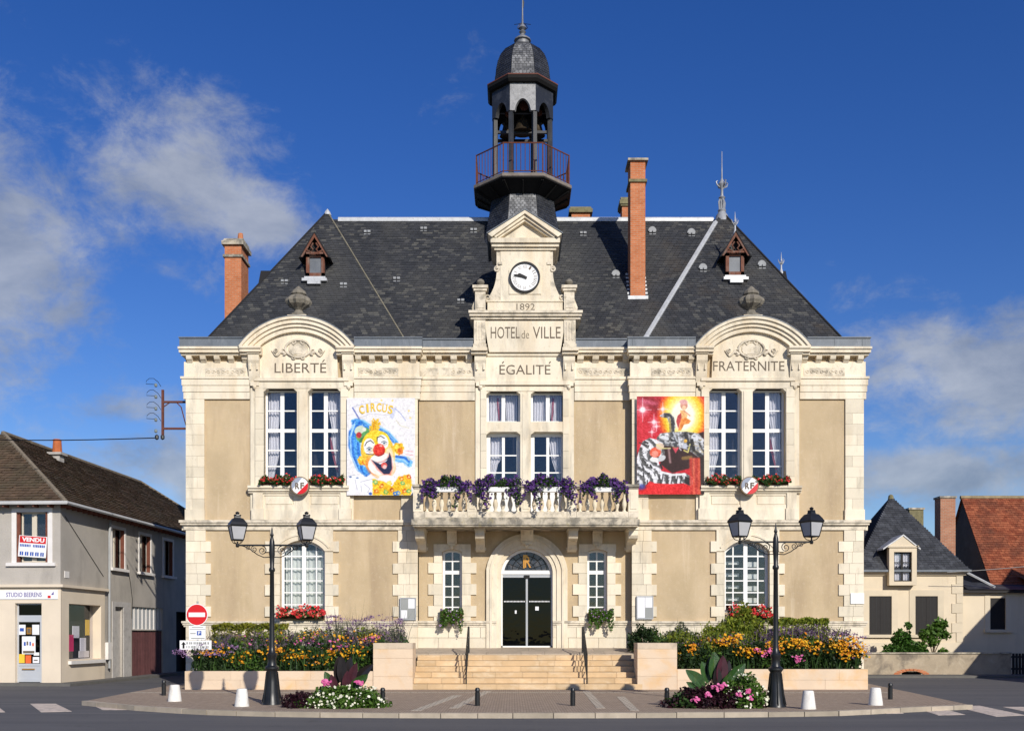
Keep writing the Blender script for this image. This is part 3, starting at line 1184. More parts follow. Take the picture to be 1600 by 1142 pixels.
    for s_ in (-1, 1):
        m_.tube(spiral(c0 + s_ * .17, zc - .30, .09, .02, math.pi / 2, 1.2 * s_, yy, 12), .028, 5)
        m_.tube(spiral(c0 + s_ * .13, zc + .22, .08, .02, -math.pi / 2, 1.2 * s_, yy, 12), .026, 5)
        m_.tube([(c0 + s_ * (.44 + .48 * t), yy, zc - .22 + .10 * math.sin(t * 7) + .10 * t) for t in np.linspace(0, 1, 10)], [.05 - .035 * t for t in np.linspace(0, 1, 10)], 6)
        m_.tube(spiral(c0 + s_ * .52, zc - .10, .12, .02, -math.pi / 2, 1.3 * -s_, yy, 14), .03, 5)
        m_.tube(spiral(c0 + s_ * .76, zc - .06, .09, .015, -math.pi / 2, 1.3 * s_, yy, 12), .024, 5)
    m_.build('cartouche', STONE_LEDGE, TH, smooth=True)
    if side < 0:
        lettering('lettering', 'LIBERTE', X(430.5), X(511), Z(584), Z(569), YW - .138, INK, TH, 0.0, .008)
        m_ = MB(); m_.prism([(X(504), Z(567.5)), (X(506), Z(567.5)), (X(509), Z(563.5)), (X(507), Z(563.5))], YW - .146, YW - .13); m_.build('accent', INK, TH)
    else:
        lettering('lettering', 'FRATERNITE', X(1113), X(1224), Z(581), Z(566), YW - .138, INK, TH, 0.0, .008)
    # urn on the crown of the pediment
    un = []
    for r_, q in ((.30, 498), (.30, 494), (.17, 491), (.13, 487), (.20, 484), (.36, 479), (.42, 474), (.40, 470), (.30, 466), (.22, 464), (.27, 462), (.25, 458), (.14, 454), (.08, 451), (.02, 449)):
        un.append((r_, Z(q)))
    m_ = MB()
    m_.lathe(un, c0, YW - .10, 20, fl=lambda k, z: 1 + (.10 if k % 2 else -.06) * (1 if Z(482) < z < Z(464) else .3))
    u_ = m_.build('urn', STONE_URN, TH, smooth=False)
    m_ = MB()
    m_.box(c0 - .32, c0 + .32, YW - .42, YW + .22, ztp - .02, Z(497.5))
    m_.build('urn_pedestal', STONE, TH)


wing(-1)
wing(1)

# ---- outer side walls and back of the building
m_ = MB()
xl, xr = X(291), X(1349)
for xx, s_ in ((xl, 1), (xr, -1)):
    m_.add([(xx, YW, -.2), (xx, 47.4, -.2), (xx, 47.4, Z(546)), (xx, YW, Z(546))], [(0, 1, 2, 3)])
m_.add([(xl, 47.4, -.2), (xr, 47.4, -.2), (xr, 47.4, Z(546)), (xl, 47.4, Z(546))], [(0, 1, 2, 3)])
m_.build('side_wall', STUCCO, TH, recalc=False)
for xx, s_ in ((xl, -1), (xr, 1)):
    m_ = MB()
    for z0, z1, pj in ((Z(558), Z(554.5), .18), (Z(554.5), Z(549.5), .22), (Z(549.5), Z(546), .25)):
        m_.box(xx, xx + s_ * pj, YW + .52, 47.5, min(z0, z1), max(z0, z1))
    m_.box(xx, xx + s_ * .16, YW + .02, 47.4, Z(828), Z(813))
    m_.build('side_cornice', STONE, TH)
    m_ = MB()
    m_.box(xx, xx + s_ * .012, YW, YW + .7, -.1, Z(558))
    m_.build('corner_return', STONE, TH)
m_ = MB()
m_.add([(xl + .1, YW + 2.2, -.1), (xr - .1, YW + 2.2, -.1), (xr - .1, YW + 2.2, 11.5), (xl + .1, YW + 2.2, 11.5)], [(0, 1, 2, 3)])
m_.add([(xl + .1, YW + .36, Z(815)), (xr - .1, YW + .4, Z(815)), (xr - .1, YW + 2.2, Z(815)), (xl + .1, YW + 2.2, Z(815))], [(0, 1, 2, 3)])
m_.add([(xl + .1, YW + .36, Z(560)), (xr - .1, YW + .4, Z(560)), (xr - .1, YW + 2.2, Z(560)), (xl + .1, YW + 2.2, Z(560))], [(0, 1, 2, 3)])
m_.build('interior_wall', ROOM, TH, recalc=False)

# ================================================================== MIDDLE BAY
d = 36.37
CXW = X(820)
ZC = lambda q: Z(q, d)
XC = lambda p: X(p, d)


def cm(a, b):           # mirror a px range about the axis
    return (XC(a), XC(b)), (2 * CXW - XC(b), 2 * CXW - XC(a))


wx0, wx1 = X(653), X(988)
uo = (XC(760), XC(883))
do = (XC(783), XC(863.5))
so_ = cm(691, 722)
ZTER = 1.27
sw_t, sw_s, sw_b = ZC(858), ZC(862), ZC(957)
dr_t, dr_s = ZC(857), ZC(892)
m_ = MB()
wall_holes(m_, wx0, wx1, -.1, ZC(546), YC, .34,
           [(uo[0], uo[1], ZC(806), ZC(612)), (do[0], do[1], ZTER, dr_t)] + [(a, b, sw_b, sw_t) for a, b in so_])
for a, b in so_:
    arch_infill(m_, a, b, sw_s, sw_t, sw_t + .001, YC, YC + .34)
arch_infill(m_, do[0], do[1], dr_s, dr_t, dr_t + .001, YC, YC + .34)
cw = m_.build('wall', STUCCO, TH)
# plinth
for q in cm(653, 776):
    m_ = MB()
    steps(m_, q[0], q[1], YC, [(ZC(969.5), ZC(973), .14), (ZC(973), ZC(976), .11), (ZC(976), ZC(979.5), .07)])
    m_.build('base_moulding', STONE_LEDGE, TH)
    for r_, (z0, z1) in enumerate(((ZC(996), ZC(979.5)), (1.1, ZC(996)))):
        x = q[0]
        first = True
        while x < q[1] - .05:
            e = min(x + random.uniform(.7, 1.3) * (.6 if first and r_ else 1), q[1])
            if q[1] - e < .35: e = q[1]
            piece('plinth_stone', STONEP, cw, x + .006, e - .006, YC - .06 - random.random() * .012, YC + .03, z0 + .006, z1 - .006)
            x = e
            first = False
teeth = [(ZC(963), ZC(946)), (ZC(929), ZC(912)), (ZC(895.5), ZC(879))]
for si, (q, op) in enumerate(zip(cm(678, 691), so_)):
    # jambs, long teeth both sides
    quoin_column(cw, q[0] if si == 0 else op[1], op[0] if si == 0 else q[1], ZC(969.5), sw_s, YC, .2 if si == 0 else 0, 0 if si == 0 else .2, teeth, .06, 'jamb_stone')
    oa, ob = (op[1], op[1] + .31) if si == 0 else (op[0] - .31, op[0])
    quoin_column(cw, oa, ob, ZC(969.5), sw_s, YC, 0 if si == 0 else .2, .2 if si == 0 else 0, teeth, .06, 'jamb_stone')
    m_ = MB()
    a, b = op[0] - .30, op[1] + .31
    p = arc_pts(op[0], op[1], sw_s, sw_t)
    m_.band(p, [(x_, ZC(850)) for x_, z_ in p], YC - .06, YC + .03)
    m_.box(a, op[0], YC - .0595, YC + .03, sw_s, ZC(850)); m_.box(op[1], b, YC - .0595, YC + .03, sw_s, ZC(850))
    m_.build('window_head', STONE, TH)
    cx = (op[0] + op[1]) / 2
    console(TH, cx - .17, cx + .17, ZC(826), ZC(852), YC - .06, .22, 'keystone')
    w_ = window(TH, op[0], op[1], sw_b, sw_t, YC + .20, [(cx, .05)], [(ZC(876), .04), (ZC(893.5), .13), (ZC(915.5), .04), (ZC(932), .04), (ZC(948), .04)], .085, sw_s, label='narrow arched window beside the entrance')
# portal: nested mouldings
m_ = MB()
px0, px1 = do
zj = 1.15
for (o0, o1, pj) in ((0.0, .14, .05), (.14, .32, .10), (.32, .40, .15), (.40, .52, .12)):
    inn = [(px0 - o0, zj)] + offset_arc(px0, px1, dr_s, dr_t, o0, 20) + [(px1 + o0, zj)]
    out_ = [(px0 - o1, zj)] + offset_arc(px0, px1, dr_s, dr_t, o1, 20) + [(px1 + o1, zj)]
    m_.band(inn, out_, YC - pj, YC + .05)
m_.build('portal_arch', STONE, TH)
cx = (px0 + px1) / 2
console(TH, cx - .22, cx + .22, ZC(824), ZC(850), YC - .10, .40, 'keystone')
# door: fanlight, transom, sliding leaves
m_ = MB()
yd = YC + .16
inn = offset_arc(px0, px1, dr_s, dr_t, -.10, 20)
m_.band(inn, arc_pts(px0, px1, dr_s, dr_t, 20), yd, yd + .08)
m_.box(px0, px1, yd - .02, yd + .1, ZC(896.5), ZC(890.5))
m_.box(px0, px0 + .05, yd, yd + .08, ZTER, ZC(896.5))
m_.box(px1 - .05, px1, yd, yd + .08, ZTER, ZC(896.5))
m_.box(px0, px1, yd, yd + .10, ZTER - .02, ZTER + .055)
fan = m_.build('fanlight', FRAME, TH)
fan['label'] = 'semicircular leaded fanlight with gilt monogram'
m_ = MB()
m_.prism([(x, max(z, ZC(890.5))) for x, z in inn], yd + .035, yd + .045)
m_.build('pane', M('leaded dark glass', (.03, .035, .05), .15, .3, 12, spec=.6, stains=[((.10, .09, .09), 5, .5, .6, .7, (1, 1, 1))]), fan)
m_ = MB()
zc0 = ZC(891)
for rr in (.30, .52, .70):
    m_.tube([(cx + rr * math.cos(a), yd + .03, zc0 + rr * math.sin(a)) for a in np.linspace(.02, math.pi - .02, 18)], .012, 4)
for a in np.linspace(0, math.pi, 9)[1:-1]:
    m_.tube([(cx + .12 * math.cos(a), yd + .03, zc0 + .12 * math.sin(a)), (cx + .74 * math.cos(a), yd + .03, zc0 + .68 * math.sin(a))], .011, 4)
m_.build('leading', IRON, fan)
lettering('monogram', 'F', cx - .13, cx + .02, ZC(887), ZC(866), yd + .02, GOLD, fan, .02, .01)
lettering('monogram', 'R', cx - .07, cx + .15, ZC(886), ZC(868), yd + .014, GOLD, fan, .015, .01)
for s_, (a, b) in ((-1, (px0 + .05, cx - .035)), (1, (cx + .035, px1 - .05))):
    m_ = MB()
    z0, z1 = ZTER + .055, ZC(897)
    m_.box(a, b, yd + .03, yd + .045, z0, z1)
    lf = m_.build('sliding_door', GLASS_DARK, TH)
    lf['label'] = 'dark glass sliding entrance door leaf'
    m_ = MB()
    m_.box(a - .002, b + .002, yd + .012, yd + .06, z1 - .10, z1)
    e = b if s_ < 0 else a - .035
    m_.box(e, e + .035, yd + .01, yd + .06, z0, z1)
    m_.build('door_frame', M('grey aluminium', (.45, .46, .47), .4, .05, metal=.4), lf)
    m_ = MB()
    i = 0
    xx = a + .05
    while xx < b - .05:
        m_.box(xx, xx + .03, yd + .024, yd + .029, ZC(940), ZC(938))
        xx += .05
    m_.build('safety_dots', PAPER, lf)
m_ = MB()
m_.box(cx - .10, cx + .10, yd - .03, yd + .03, ZC(903), ZC(898))
m_.build('door_sensor', BLACK, TH)
m_ = MB()
m_.box(cx - .42, cx - .36, yd + .024, yd + .029, ZC(958), ZC(953))
m_.box(cx + .3, cx + .42, yd + .024, yd + .029, ZC(953), ZC(947))
m_.build('door_sticker', PAPER, TH)
# dark lobby behind the glass
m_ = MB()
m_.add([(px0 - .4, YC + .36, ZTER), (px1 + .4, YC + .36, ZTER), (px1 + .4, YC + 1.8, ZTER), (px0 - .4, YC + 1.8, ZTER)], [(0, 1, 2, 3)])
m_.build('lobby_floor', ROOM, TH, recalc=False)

# big first-floor window: mullion, transom, four casements
m_ = MB()
mu = (XC(813), XC(829.5))
m_.box(mu[0], mu[1], YC - .08, YC + .22, ZC(806), ZC(612))
m_.box(mu[0] + .07, mu[1] - .07, YC - .10, YC - .08, ZC(800), ZC(616))
m_.build('mullion', STONE, TH)
for a, b in ((uo[0], mu[0]), (mu[1], uo[1])):
    m_ = MB()
    m_.box(a, b, YC - .078, YC + .22, ZC(675), ZC(659.5))
    zz = ZC(675) + .004
    m_.prism([(a, zz), (a, zz - .1), (a + .14, zz)], YC - .07, YC + .2)
    m_.prism([(b, zz), (b - .14, zz), (b, zz - .1)], YC - .07, YC + .2)
    m_.build('transom', STONE, TH)
for a, b, s_ in ((uo[0], mu[0], -1), (mu[1], uo[1], 1)):
    mid = (a + b) / 2
    w_ = window(TH, a, b, ZC(659.5), ZC(612), YC + .20, [(mid, .13)], [], .075, label='small upper casement over the balcony door')
    curtain(w_, [(ZC(614), a + .06, mid - .03), (ZC(659), a + .06, mid - .08)], YC + .40, CURTAIN, 5)
    curtain(w_, [(ZC(614), mid + .05, b - .1), (ZC(659), mid + .12, b - .1)], YC + .40, CURTAIN, 5)
    curtain(w_, [(ZC(618), mid + s_ * .16, mid + s_ * .24), (ZC(659), mid + s_ * .12, mid + s_ * .17)], YC + .37, CURTAIN_RED, 1, 'curtain_edge', .01)
    m_ = MB(); m_.box(a, b, YC + .21, YC + .27, ZC(806), ZC(766)); m_.box(a + .15, b - .15, YC + .20, YC + .21, ZC(802), ZC(770)); m_.build('door_panel', FRAME, TH)
    w_ = window(TH, a, b, ZC(766), ZC(675), YC + .20, [(mid, .10)], [(ZC(710), .045), (ZC(737), .045)], .13, label='balcony door casement with drawn curtain')
    if s_ < 0:
        curtain(w_, [(ZC(677), a + .1, a + .58), (ZC(715), a + .1, a + .52), (ZC(722), a + .1, a + .40), (ZC(750), a + .08, a + .26)], YC + .40, CURTAIN, 4)
    else:
        curtain(w_, [(ZC(677), b - .58, b - .1), (ZC(715), b - .46, b - .1), (ZC(745), b - .24, b - .08)], YC + .40, CURTAIN, 4)
for q in cm(743, 751):
    m_ = MB(); m_.box(q[0], q[1], YC - .06, YC + .05, ZC(815), ZC(606)); m_.build('window_border', STONE, TH)
for q in cm(751, 760):
    z = ZC(812)
    while z < ZC(612) - .05:
        e = min(z + .6, ZC(612))
        piece('jamb_stone', STONEP, cw, q[0], q[1], YC - .10 - random.random() * .005, YC + .1, z + .004, e - .004)
        z = e
m_ = MB()
q = (XC(751), XC(889))
m_.box(q[0], q[1], YC - .10, YC + .30, ZC(612), ZC(603))
m_.box(q[0] - .02, q[1] + .02, YC - .18, YC, ZC(603), ZC(597))
for a, b in ((uo[0], mu[0]), (mu[1], uo[1])):
    zz = ZC(612) + .004
    m_.prism([(a, zz), (a, zz - .1), (a + .14, zz)], YC - .07, YC + .2)
    m_.prism([(b, zz), (b - .14, zz), (b, zz - .1)], YC - .07, YC + .2)
m_.build('lintel', STONE, TH)
# EGALITE panel and consoles
m_ = MB()
m_.box(XC(760), XC(880), YC - .12, YC + .1, ZC(597), ZC(558))
m_.build('name_panel', STONE, TH)
lettering('lettering', 'EGALITE', XC(780.5), XC(860), ZC(586.5), ZC(571.5), YC - .118, INK, TH, 0, .008)
for p_ in (784, 857):
    m_ = MB(); m_.prism([(XC(p_), ZC(569.5)), (XC(p_ + 2), ZC(569.5)), (XC(p_ + 4), ZC(566)), (XC(p_ + 2), ZC(566))], YC - .127, YC - .11); m_.build('accent', INK, TH)
for q in cm(742, 760):
    console(TH, q[0], q[1], ZC(557), ZC(604), YC - .06, .28)
# entablature of the middle bay
for si, q in enumerate(cm(653, 742)):
    m_ = MB()
    steps(m_, q[0], q[1], YC, [(ZC(626), ZC(613), .06), (ZC(613), ZC(603), .085), (ZC(603), ZC(592), .11), (ZC(594), ZC(590), .15), (ZC(590), ZC(566), .05)])
    m_.build('entablature', STONE, TH)
    m_ = MB()
    ia, ib = q[0] + .12, q[1] - .12
    m_.box(ia - .04, ib + .04, YC - .058, YC, ZC(588), ZC(575.5))
    k = int((ib - ia) / .16)
    for i in range(k):
        if si == 0 and i < k - 4:
            continue
        xx = ia + (i + .5) * (ib - ia) / k
        s_ = 1 if i % 2 else -1
        m_.tube(spiral(xx, ZC(582), .07, .015, 0 if s_ > 0 else math.pi, 1.2 * s_, YC - .066, 10), .016, 5)
    m_.build('frieze_ornament', STONE_LEDGE, TH)
    for i in range(4):
        xx = q[0] + .2 + (q[1] - q[0] - .4) * i / 3
        md = MB()
        md.prism_x([(YC + .02, ZC(557.5)), (YC - .21, ZC(557.5)), (YC - .21, ZC(560.5)), (YC - .18, ZC(563.5)), (YC - .12, ZC(565)), (YC - .08, ZC(567)), (YC + .02, ZC(567))], xx - .11, xx + .11)
        md.build('modillion', STONE, TH)
    m_ = MB()
    steps(m_, q[0], q[1], YC, [(ZC(558), ZC(554.5), .23), (ZC(554.5), ZC(550), .33), (ZC(550), ZC(547), .38)], 0, 0, .5)
    m_.build('cornice', STONE, TH)
    m_ = MB()
    m_.box(q[0], q[1], YC - .22, YC + .6, ZC(547) + .01, ZC(547) + .32)
    m_.box(q[0], q[1], YC - .26, YC - .18, ZC(547) + .30, ZC(547) + .34)
    m_.build('gutter', ZINC, TH)

# ---- clock gable
YA = YC - .15
m_ = MB()
for q in cm(737, 762):
    steps(m_, q[0], q[1], YA, [(ZC(558), ZC(554), .30), (ZC(554), ZC(549), .40)], 0, 0, .5)
m_.box(XC(762), XC(880), YA - .02, YA + .4, ZC(558), ZC(553))
m_.build('cornice', STONE, TH)
m_ = MB()
# name panel with hollow sides
pn = [(XC(760), ZC(553))]
for i in range(9):
    t = i / 8
    pn.append((XC(758 + 3.5 * (1 - math.sin(t * math.pi * .5)) * 1.0 + 3 * (1 - t)), ZC(553 - 49 * t)))
pn2 = [(2 * CXW - x, z) for x, z in reversed(pn)]
m_.prism(pn + pn2, YA - .10, YA + 1.2)
m_.build('name_panel', STONE, TH)
zt0, zt1 = ZC(532), ZC(514)
lettering('lettering', 'HOTEL', XC(767), XC(812), zt0, zt1, YA - .098, INK, TH, 0, .008)
lettering('lettering', 'de', XC(815), XC(826.5), zt0, ZC(519.5), YA - .098, INK, TH, -.012, .008)
lettering('lettering', 'VILLE', XC(832.5), XC(875.5), zt0, zt1, YA - .098, INK, TH, 0, .008)
for si, q in enumerate(cm(741, 759)):
    m_ = MB()
    m_.box(q[0], q[1], YA - .14, YA + .8, ZC(549), ZC(503))
    w = q[1] - q[0]
    for i in range(3):
        m_.box(q[0] + w * (.2 + .24 * i), q[0] + w * (.3 + .24 * i), YA - .155, YA - .14, ZC(535), ZC(507))
    m_.box(q[0] - .03, q[1] + .03, YA - .17, YA, ZC(549), ZC(541))
    m_.build('pedestal', STONE_LEDGE, TH)
m_ = MB()
steps(m_, XC(740), XC(902), YA, [(ZC(503), ZC(499), .18), (ZC(499), ZC(495), .26), (ZC(495), ZC(491), .32)], .5, .5, 1.0)
m_.build('gable_cornice', STONE_LEDGE, TH)
for si, q in enumerate(cm(743, 759)):
    c0 = (q[0] + q[1]) / 2
    m_ = MB()
    m_.box(q[0], q[1], YA - .20, YA + .18, ZC(491), ZC(460))
    m_.box(q[0] - .05, q[1] + .05, YA - .25, YA + .23, ZC(460), ZC(456))
    m_.box(q[0] - .09, q[1] + .09, YA - .29, YA + .27, ZC(456), ZC(451.5))
    m_.box(q[0] + .06, q[1] - .06, YA - .215, YA, ZC(486), ZC(464))
    m_.build('gable_post', STONE_LEDGE, TH)
    m_ = MB()
    m_.lathe([(.10, ZC(451.5)), (.06, ZC(450)), (.06, ZC(449)), (.12, ZC(447)), (.145, ZC(444)), (.12, ZC(441)), (.06, ZC(439)), (.01, ZC(438.5))], c0, YA - .01, 12)
    m_.build('ball_finial', STONE_URN, TH, smooth=True)
    # outer scroll behind the post
    m_ = MB()
    s_ = -1 if si == 0 else 1
    e = q[0] if si == 0 else q[1]
    m_.prism([(e, ZC(491)), (e + s_ * .09, ZC(491)), (e + s_ * .12, ZC(484)), (e + s_ * .07, ZC(478)), (e, ZC(470))], YA - .1, YA + .1)
    m_.build('scroll', STONE_LEDGE, TH)
# shaft
sx0, sx1 = XC(782), XC(859.5)
m_ = MB()
m_.box(sx0, sx1, YA - .06, YA + 1.6, ZC(474), ZC(391))
m_.box(XC(762), XC(879), YA - .10, YA + 1.0, ZC(491), ZC(474))
m_.box(XC(760), XC(881), YA - .13, YA + 1.0, ZC(475.5), ZC(473.5))
m_.build('clock_shaft', STONE, TH)
lettering('lettering', '1892', XC(807), XC(835.5), ZC(488), ZC(478), YA - .098, INK, TH, -.005, .008)
for s_, q in zip((-1, 1), cm(776, 782)):
    m_ = MB()
    m_.box(q[0], q[1], YA - .04, YA + 1.2, ZC(440), ZC(391))
    # sweeping side volute
    e = q[1] if s_ < 0 else q[0]
    poly = [(e, ZC(474)), (e, ZC(418))]
    for i in range(11):
        t = i / 10
        poly.append((e + s_ * (.13 + .40 * t ** 2.6), ZC(420 + 54 * t)))
    m_.prism(poly, YA - .05, YA + .35)
    m_.tube(spiral(e + s_ * .12, ZC(424), .10, .03, math.pi / 2, -1.2 * s_, YA - .06, 12), .035, 6)
    m_.tube(spiral(e + s_ * .44, ZC(468), .11, .03, -math.pi / 2, 1.2 * s_, YA - .06, 12), .035, 6)
    m_.box(e - .07, e + .07, YA - .10, YA + .1, ZC(417), ZC(413))
    m_.build('volute', STONE_LEDGE, TH)
# pediment
m_ = MB()
hx = lambda p_: (XC(820.5 - p_), XC(820.5 + p_))
for a, b, z0, z1, pj in ((48, 0, 395, 391, .12), (52, 0, 391, 386, .20), (53.5, 0, 386, 379, .28)):
    q = hx(a)
    m_.box(q[0], q[1], YA - pj, YA + 1.6, ZC(z0), ZC(z1))
q = hx(50)
m_.prism([(q[0], ZC(379)), (q[1], ZC(379)), (CXW, ZC(344))], YA - .06, YA + 2.4)
m_.build('pediment', STONE, TH)
for s_ in (-1, 1):
    m_ = MB()
    for lo, hi, pj in ((0, 5, .38), (5, 10, .30), (10, 14, .22)):
        b0, b1 = 57 - lo * 1.2, 57 - hi * 1.2
        pts_ = [(CXW + s_ * b0 / 44.5, ZC(377.5)), (CXW, ZC(338 + lo)), (CXW, ZC(338 + hi)), (CXW + s_ * b1 / 44.5, ZC(377.5 + 0))]
        pts_ = [(CXW + s_ * b0 / 44.5, ZC(374.5)), (CXW + s_ * .0, ZC(338 + lo * 1.0)), (CXW, ZC(338 + hi)), (CXW + s_ * b1 / 44.5, ZC(379))]
        m_.prism(pts_, YA - pj, YA + .3)
    m_.build('raking_cornice', STONE, TH)
    m_ = MB()
    m_.prism([(CXW + s_ * 58 / 44.5, ZC(374)), (CXW, ZC(337.4)), (CXW, ZC(336)), (CXW + s_ * 59 / 44.5, ZC(373))], YA - .40, YA + 2.4)
    m_.build('pediment_flashing', ZINC, TH)
m_ = MB()
q = hx(25)
# clock surround: square block with arched head
za = ZC(463)
poly = [(q[0], za), (q[1], za), (q[1], ZC(428))] + [(CXW + .555 * math.cos(a), ZC(428) + .42 * math.sin(a)) for a in np.linspace(.1, math.pi - .1, 12)] + [(q[0], ZC(428))]
m_.prism(poly, YA - .09, YA)
m_.build('clock_surround', STONE, TH)
ck = MB()
zc0 = ZC(437.5)
rk = .535


def disc_xz(mb, cx, cz, r, y0, y1, n=36, r0=None):
    if r0 is None:
        mb.prism([(cx + r * math.cos(2 * math.pi * i / n), cz + r * math.sin(2 * math.pi * i / n)) for i in range(n)], y0, y1)
    else:
        a = [(cx + r * math.cos(2 * math.pi * i / n), cz + r * math.sin(2 * math.pi * i / n)) for i in range(n + 1)]
        b = [(cx + r0 * math.cos(2 * math.pi * i / n), cz + r0 * math.sin(2 * math.pi * i / n)) for i in range(n + 1)]
        mb.band(b, a, y0, y1, caps=False)


disc_xz(ck, CXW, zc0, rk - .03, YA - .12, YA - .08)
clock = ck.build('clock', WHITE, TH)
clock['label'] = 'round white clock face with black rim'
m_ = MB(); disc_xz(m_, CXW, zc0, rk, YA - .17, YA - .09, 40, rk - .055); m_.build('rim', BLACK, clock)
for i, nm in enumerate(('XII', 'I', 'II', 'III', 'IIII', 'V', 'VI', 'VII', 'VIII', 'IX', 'X', 'XI')):
    a = -i * math.pi / 6
    x, z = CXW + .37 * math.sin(-a), zc0 + .37 * math.cos(a)
    w = .035 * len(nm) * .55 + .015
    lettering('numeral', nm, x - w, x + w, z - .062, z + .062, YA - .119, INK, clock, -.01, .004, tilt=a)
for ln, w, ang in ((.40, .028, 282), (.27, .042, 293.5)):
    a = R(ang)
    dx, dz = math.sin(a), math.cos(a)
    m_ = MB()
    m_.prism([(CXW - dx * .08 - dz * w, zc0 - dz * .08 + dx * w), (CXW + dx * ln * .8 - dz * w * 1.3, zc0 + dz * ln * .8 + dx * w * 1.3), (CXW + dx * ln, zc0 + dz * ln),
              (CXW + dx * ln * .8 + dz * w * 1.3, zc0 + dz * ln * .8 - dx * w * 1.3), (CXW - dx * .08 + dz * w, zc0 - dz * .08 - dx * w)], YA - .145 - w * .2, YA - .135)
    m_.build('hand', BLACK, clock)

# ---- balcony
YB = YC - 1.55
dB = YB
XB = lambda p: X(p, dB)
ZB = lambda q: Z(q, dB)
zb0 = ZB(819)
m_ = MB()
m_.box(XB(643), XB(999), YB - .06, YC + .02, ZB(820), ZB(811))
m_.box(XB(645), XB(997), YB - .02, YC + .02, ZB(822.5), ZB(820))
m_.box(XB(646.5), XB(996), YB + .00, YC + .02, ZB(811), ZB(808))
bal = m_.build('balcony', STONE_DIRTY, TH)
bal['label'] = 'stone balcony slab stained dark by weather'
m_ = MB()
xs = [XB(645), XB(730), XB(815), XB(888), XB(998)]
cuts = [XB(646), XB(663), XB(730), XB(745), XB(814), XB(830), XB(886), XB(901), XB(982), XB(998)]
for a, b in zip(cuts, cuts[1:]):
    piece('balustrade_base', STONE_LEDGE, bal, a + .004, b - .004, YB + .02, YB + .30, ZB(808), ZB(799))
zr0, zr1 = ZB(764), ZB(756.5)
m_.box(XB(644), XB(999), YB - .04, YB + .34, zr0 + .07, zr1)
m_.box(XB(646), XB(997), YB + .0, YB + .30, zr0, zr0 + .07)
for xx in (XB(646), XB(990)):
    m_.box(xx, XB(655) if xx < 0 else XB(997), YB + .35, YC, zr0 + .07, zr1)
m_.build('handrail', STONE_DIRTY, bal)
piers = [(645.5, 661), (730, 745), (814.5, 829.5), (886, 901), (982, 997.5)]
for a, b in piers:
    m_ = MB()
    m_.box(XB(a), XB(b), YB + .01, YB + .29, ZB(799), zr0)
    m_.box(XB(a) + .06, XB(b) - .06, YB - .008, YB + .01, ZB(795), zr0 - .08)
    m_.build('pier', STONE, bal)
prof = [(.085, 0), (.085, .05), (.055, .06), (.05, .10), (.075, .20), (.10, .30), (.095, .40), (.06, .55), (.042, .68), (.045, .76), (.065, .80), (.05, .84), (.06, .9), (.085, .92), (.085, 1.0)]
hb_ = zr0 - ZB(799)
bm_ = MB()
bm_.lathe([(r_ * .85, z * hb_) for r_, z in prof], 0, 0, 10)
me_b = bpy.data.meshes.new('baluster')
me_b.from_pydata(bm_.v, [], bm_.f)
for p_ in me_b.polygons: p_.use_smooth = True
me_b.materials.append(STONE)
offB = org(bal)
for (a, b) in ((661, 730), (745, 814.5), (829.5, 886), (901, 982)):
    cnt = max(1, round((b - a) / 11.6))
    for i in range(cnt):
        o = bpy.data.objects.new('baluster', me_b)
        COL.objects.link(o); o.parent = bal
        o.location = Vector((XB(a + (i + .5) * (b - a) / cnt), YB + .15, ZB(799))) - offB
for xx in (XB(652), XB(991)):
    for i in range(5):
        o = bpy.data.objects.new('baluster', me_b)
        COL.objects.link(o); o.parent = bal
        o.location = Vector((xx, YB + .5 + i * .22, ZB(799))) - offB
# corbels under the balcony
for p_ in ((653, 667), (744, 758), (886, 900), (977, 991)):
    a, b = XC(p_[0]), XC(p_[1])
    m_ = MB()
    zt, zb_ = ZB(822.5) - .065, ZC(858)
    h = zt - zb_
    pr = [(YC + .02, zt), (YC - 1.1, zt), (YC - 1.1, zt - .18), (YC - 1.02, zt - .28), (YC - .80, zt - .33), (YC - .55, zt - .36), (YC - .40, zt - .45), (YC - .28, zt - .60), (YC - .16, zt - .68), (YC - .1, zb_ + .05), (YC + .02, zb_)]
    m_.prism_x(pr, a, b)
    m_.box(a - .03, b + .03, YC - 1.14, YC, zt, ZB(822.5) - .003)
    m_.box(a - .04, b + .04, YC - .14, YC + .01, zb_ - .04, zb_ + .06)
    m_.build('corbel', STONE, TH)

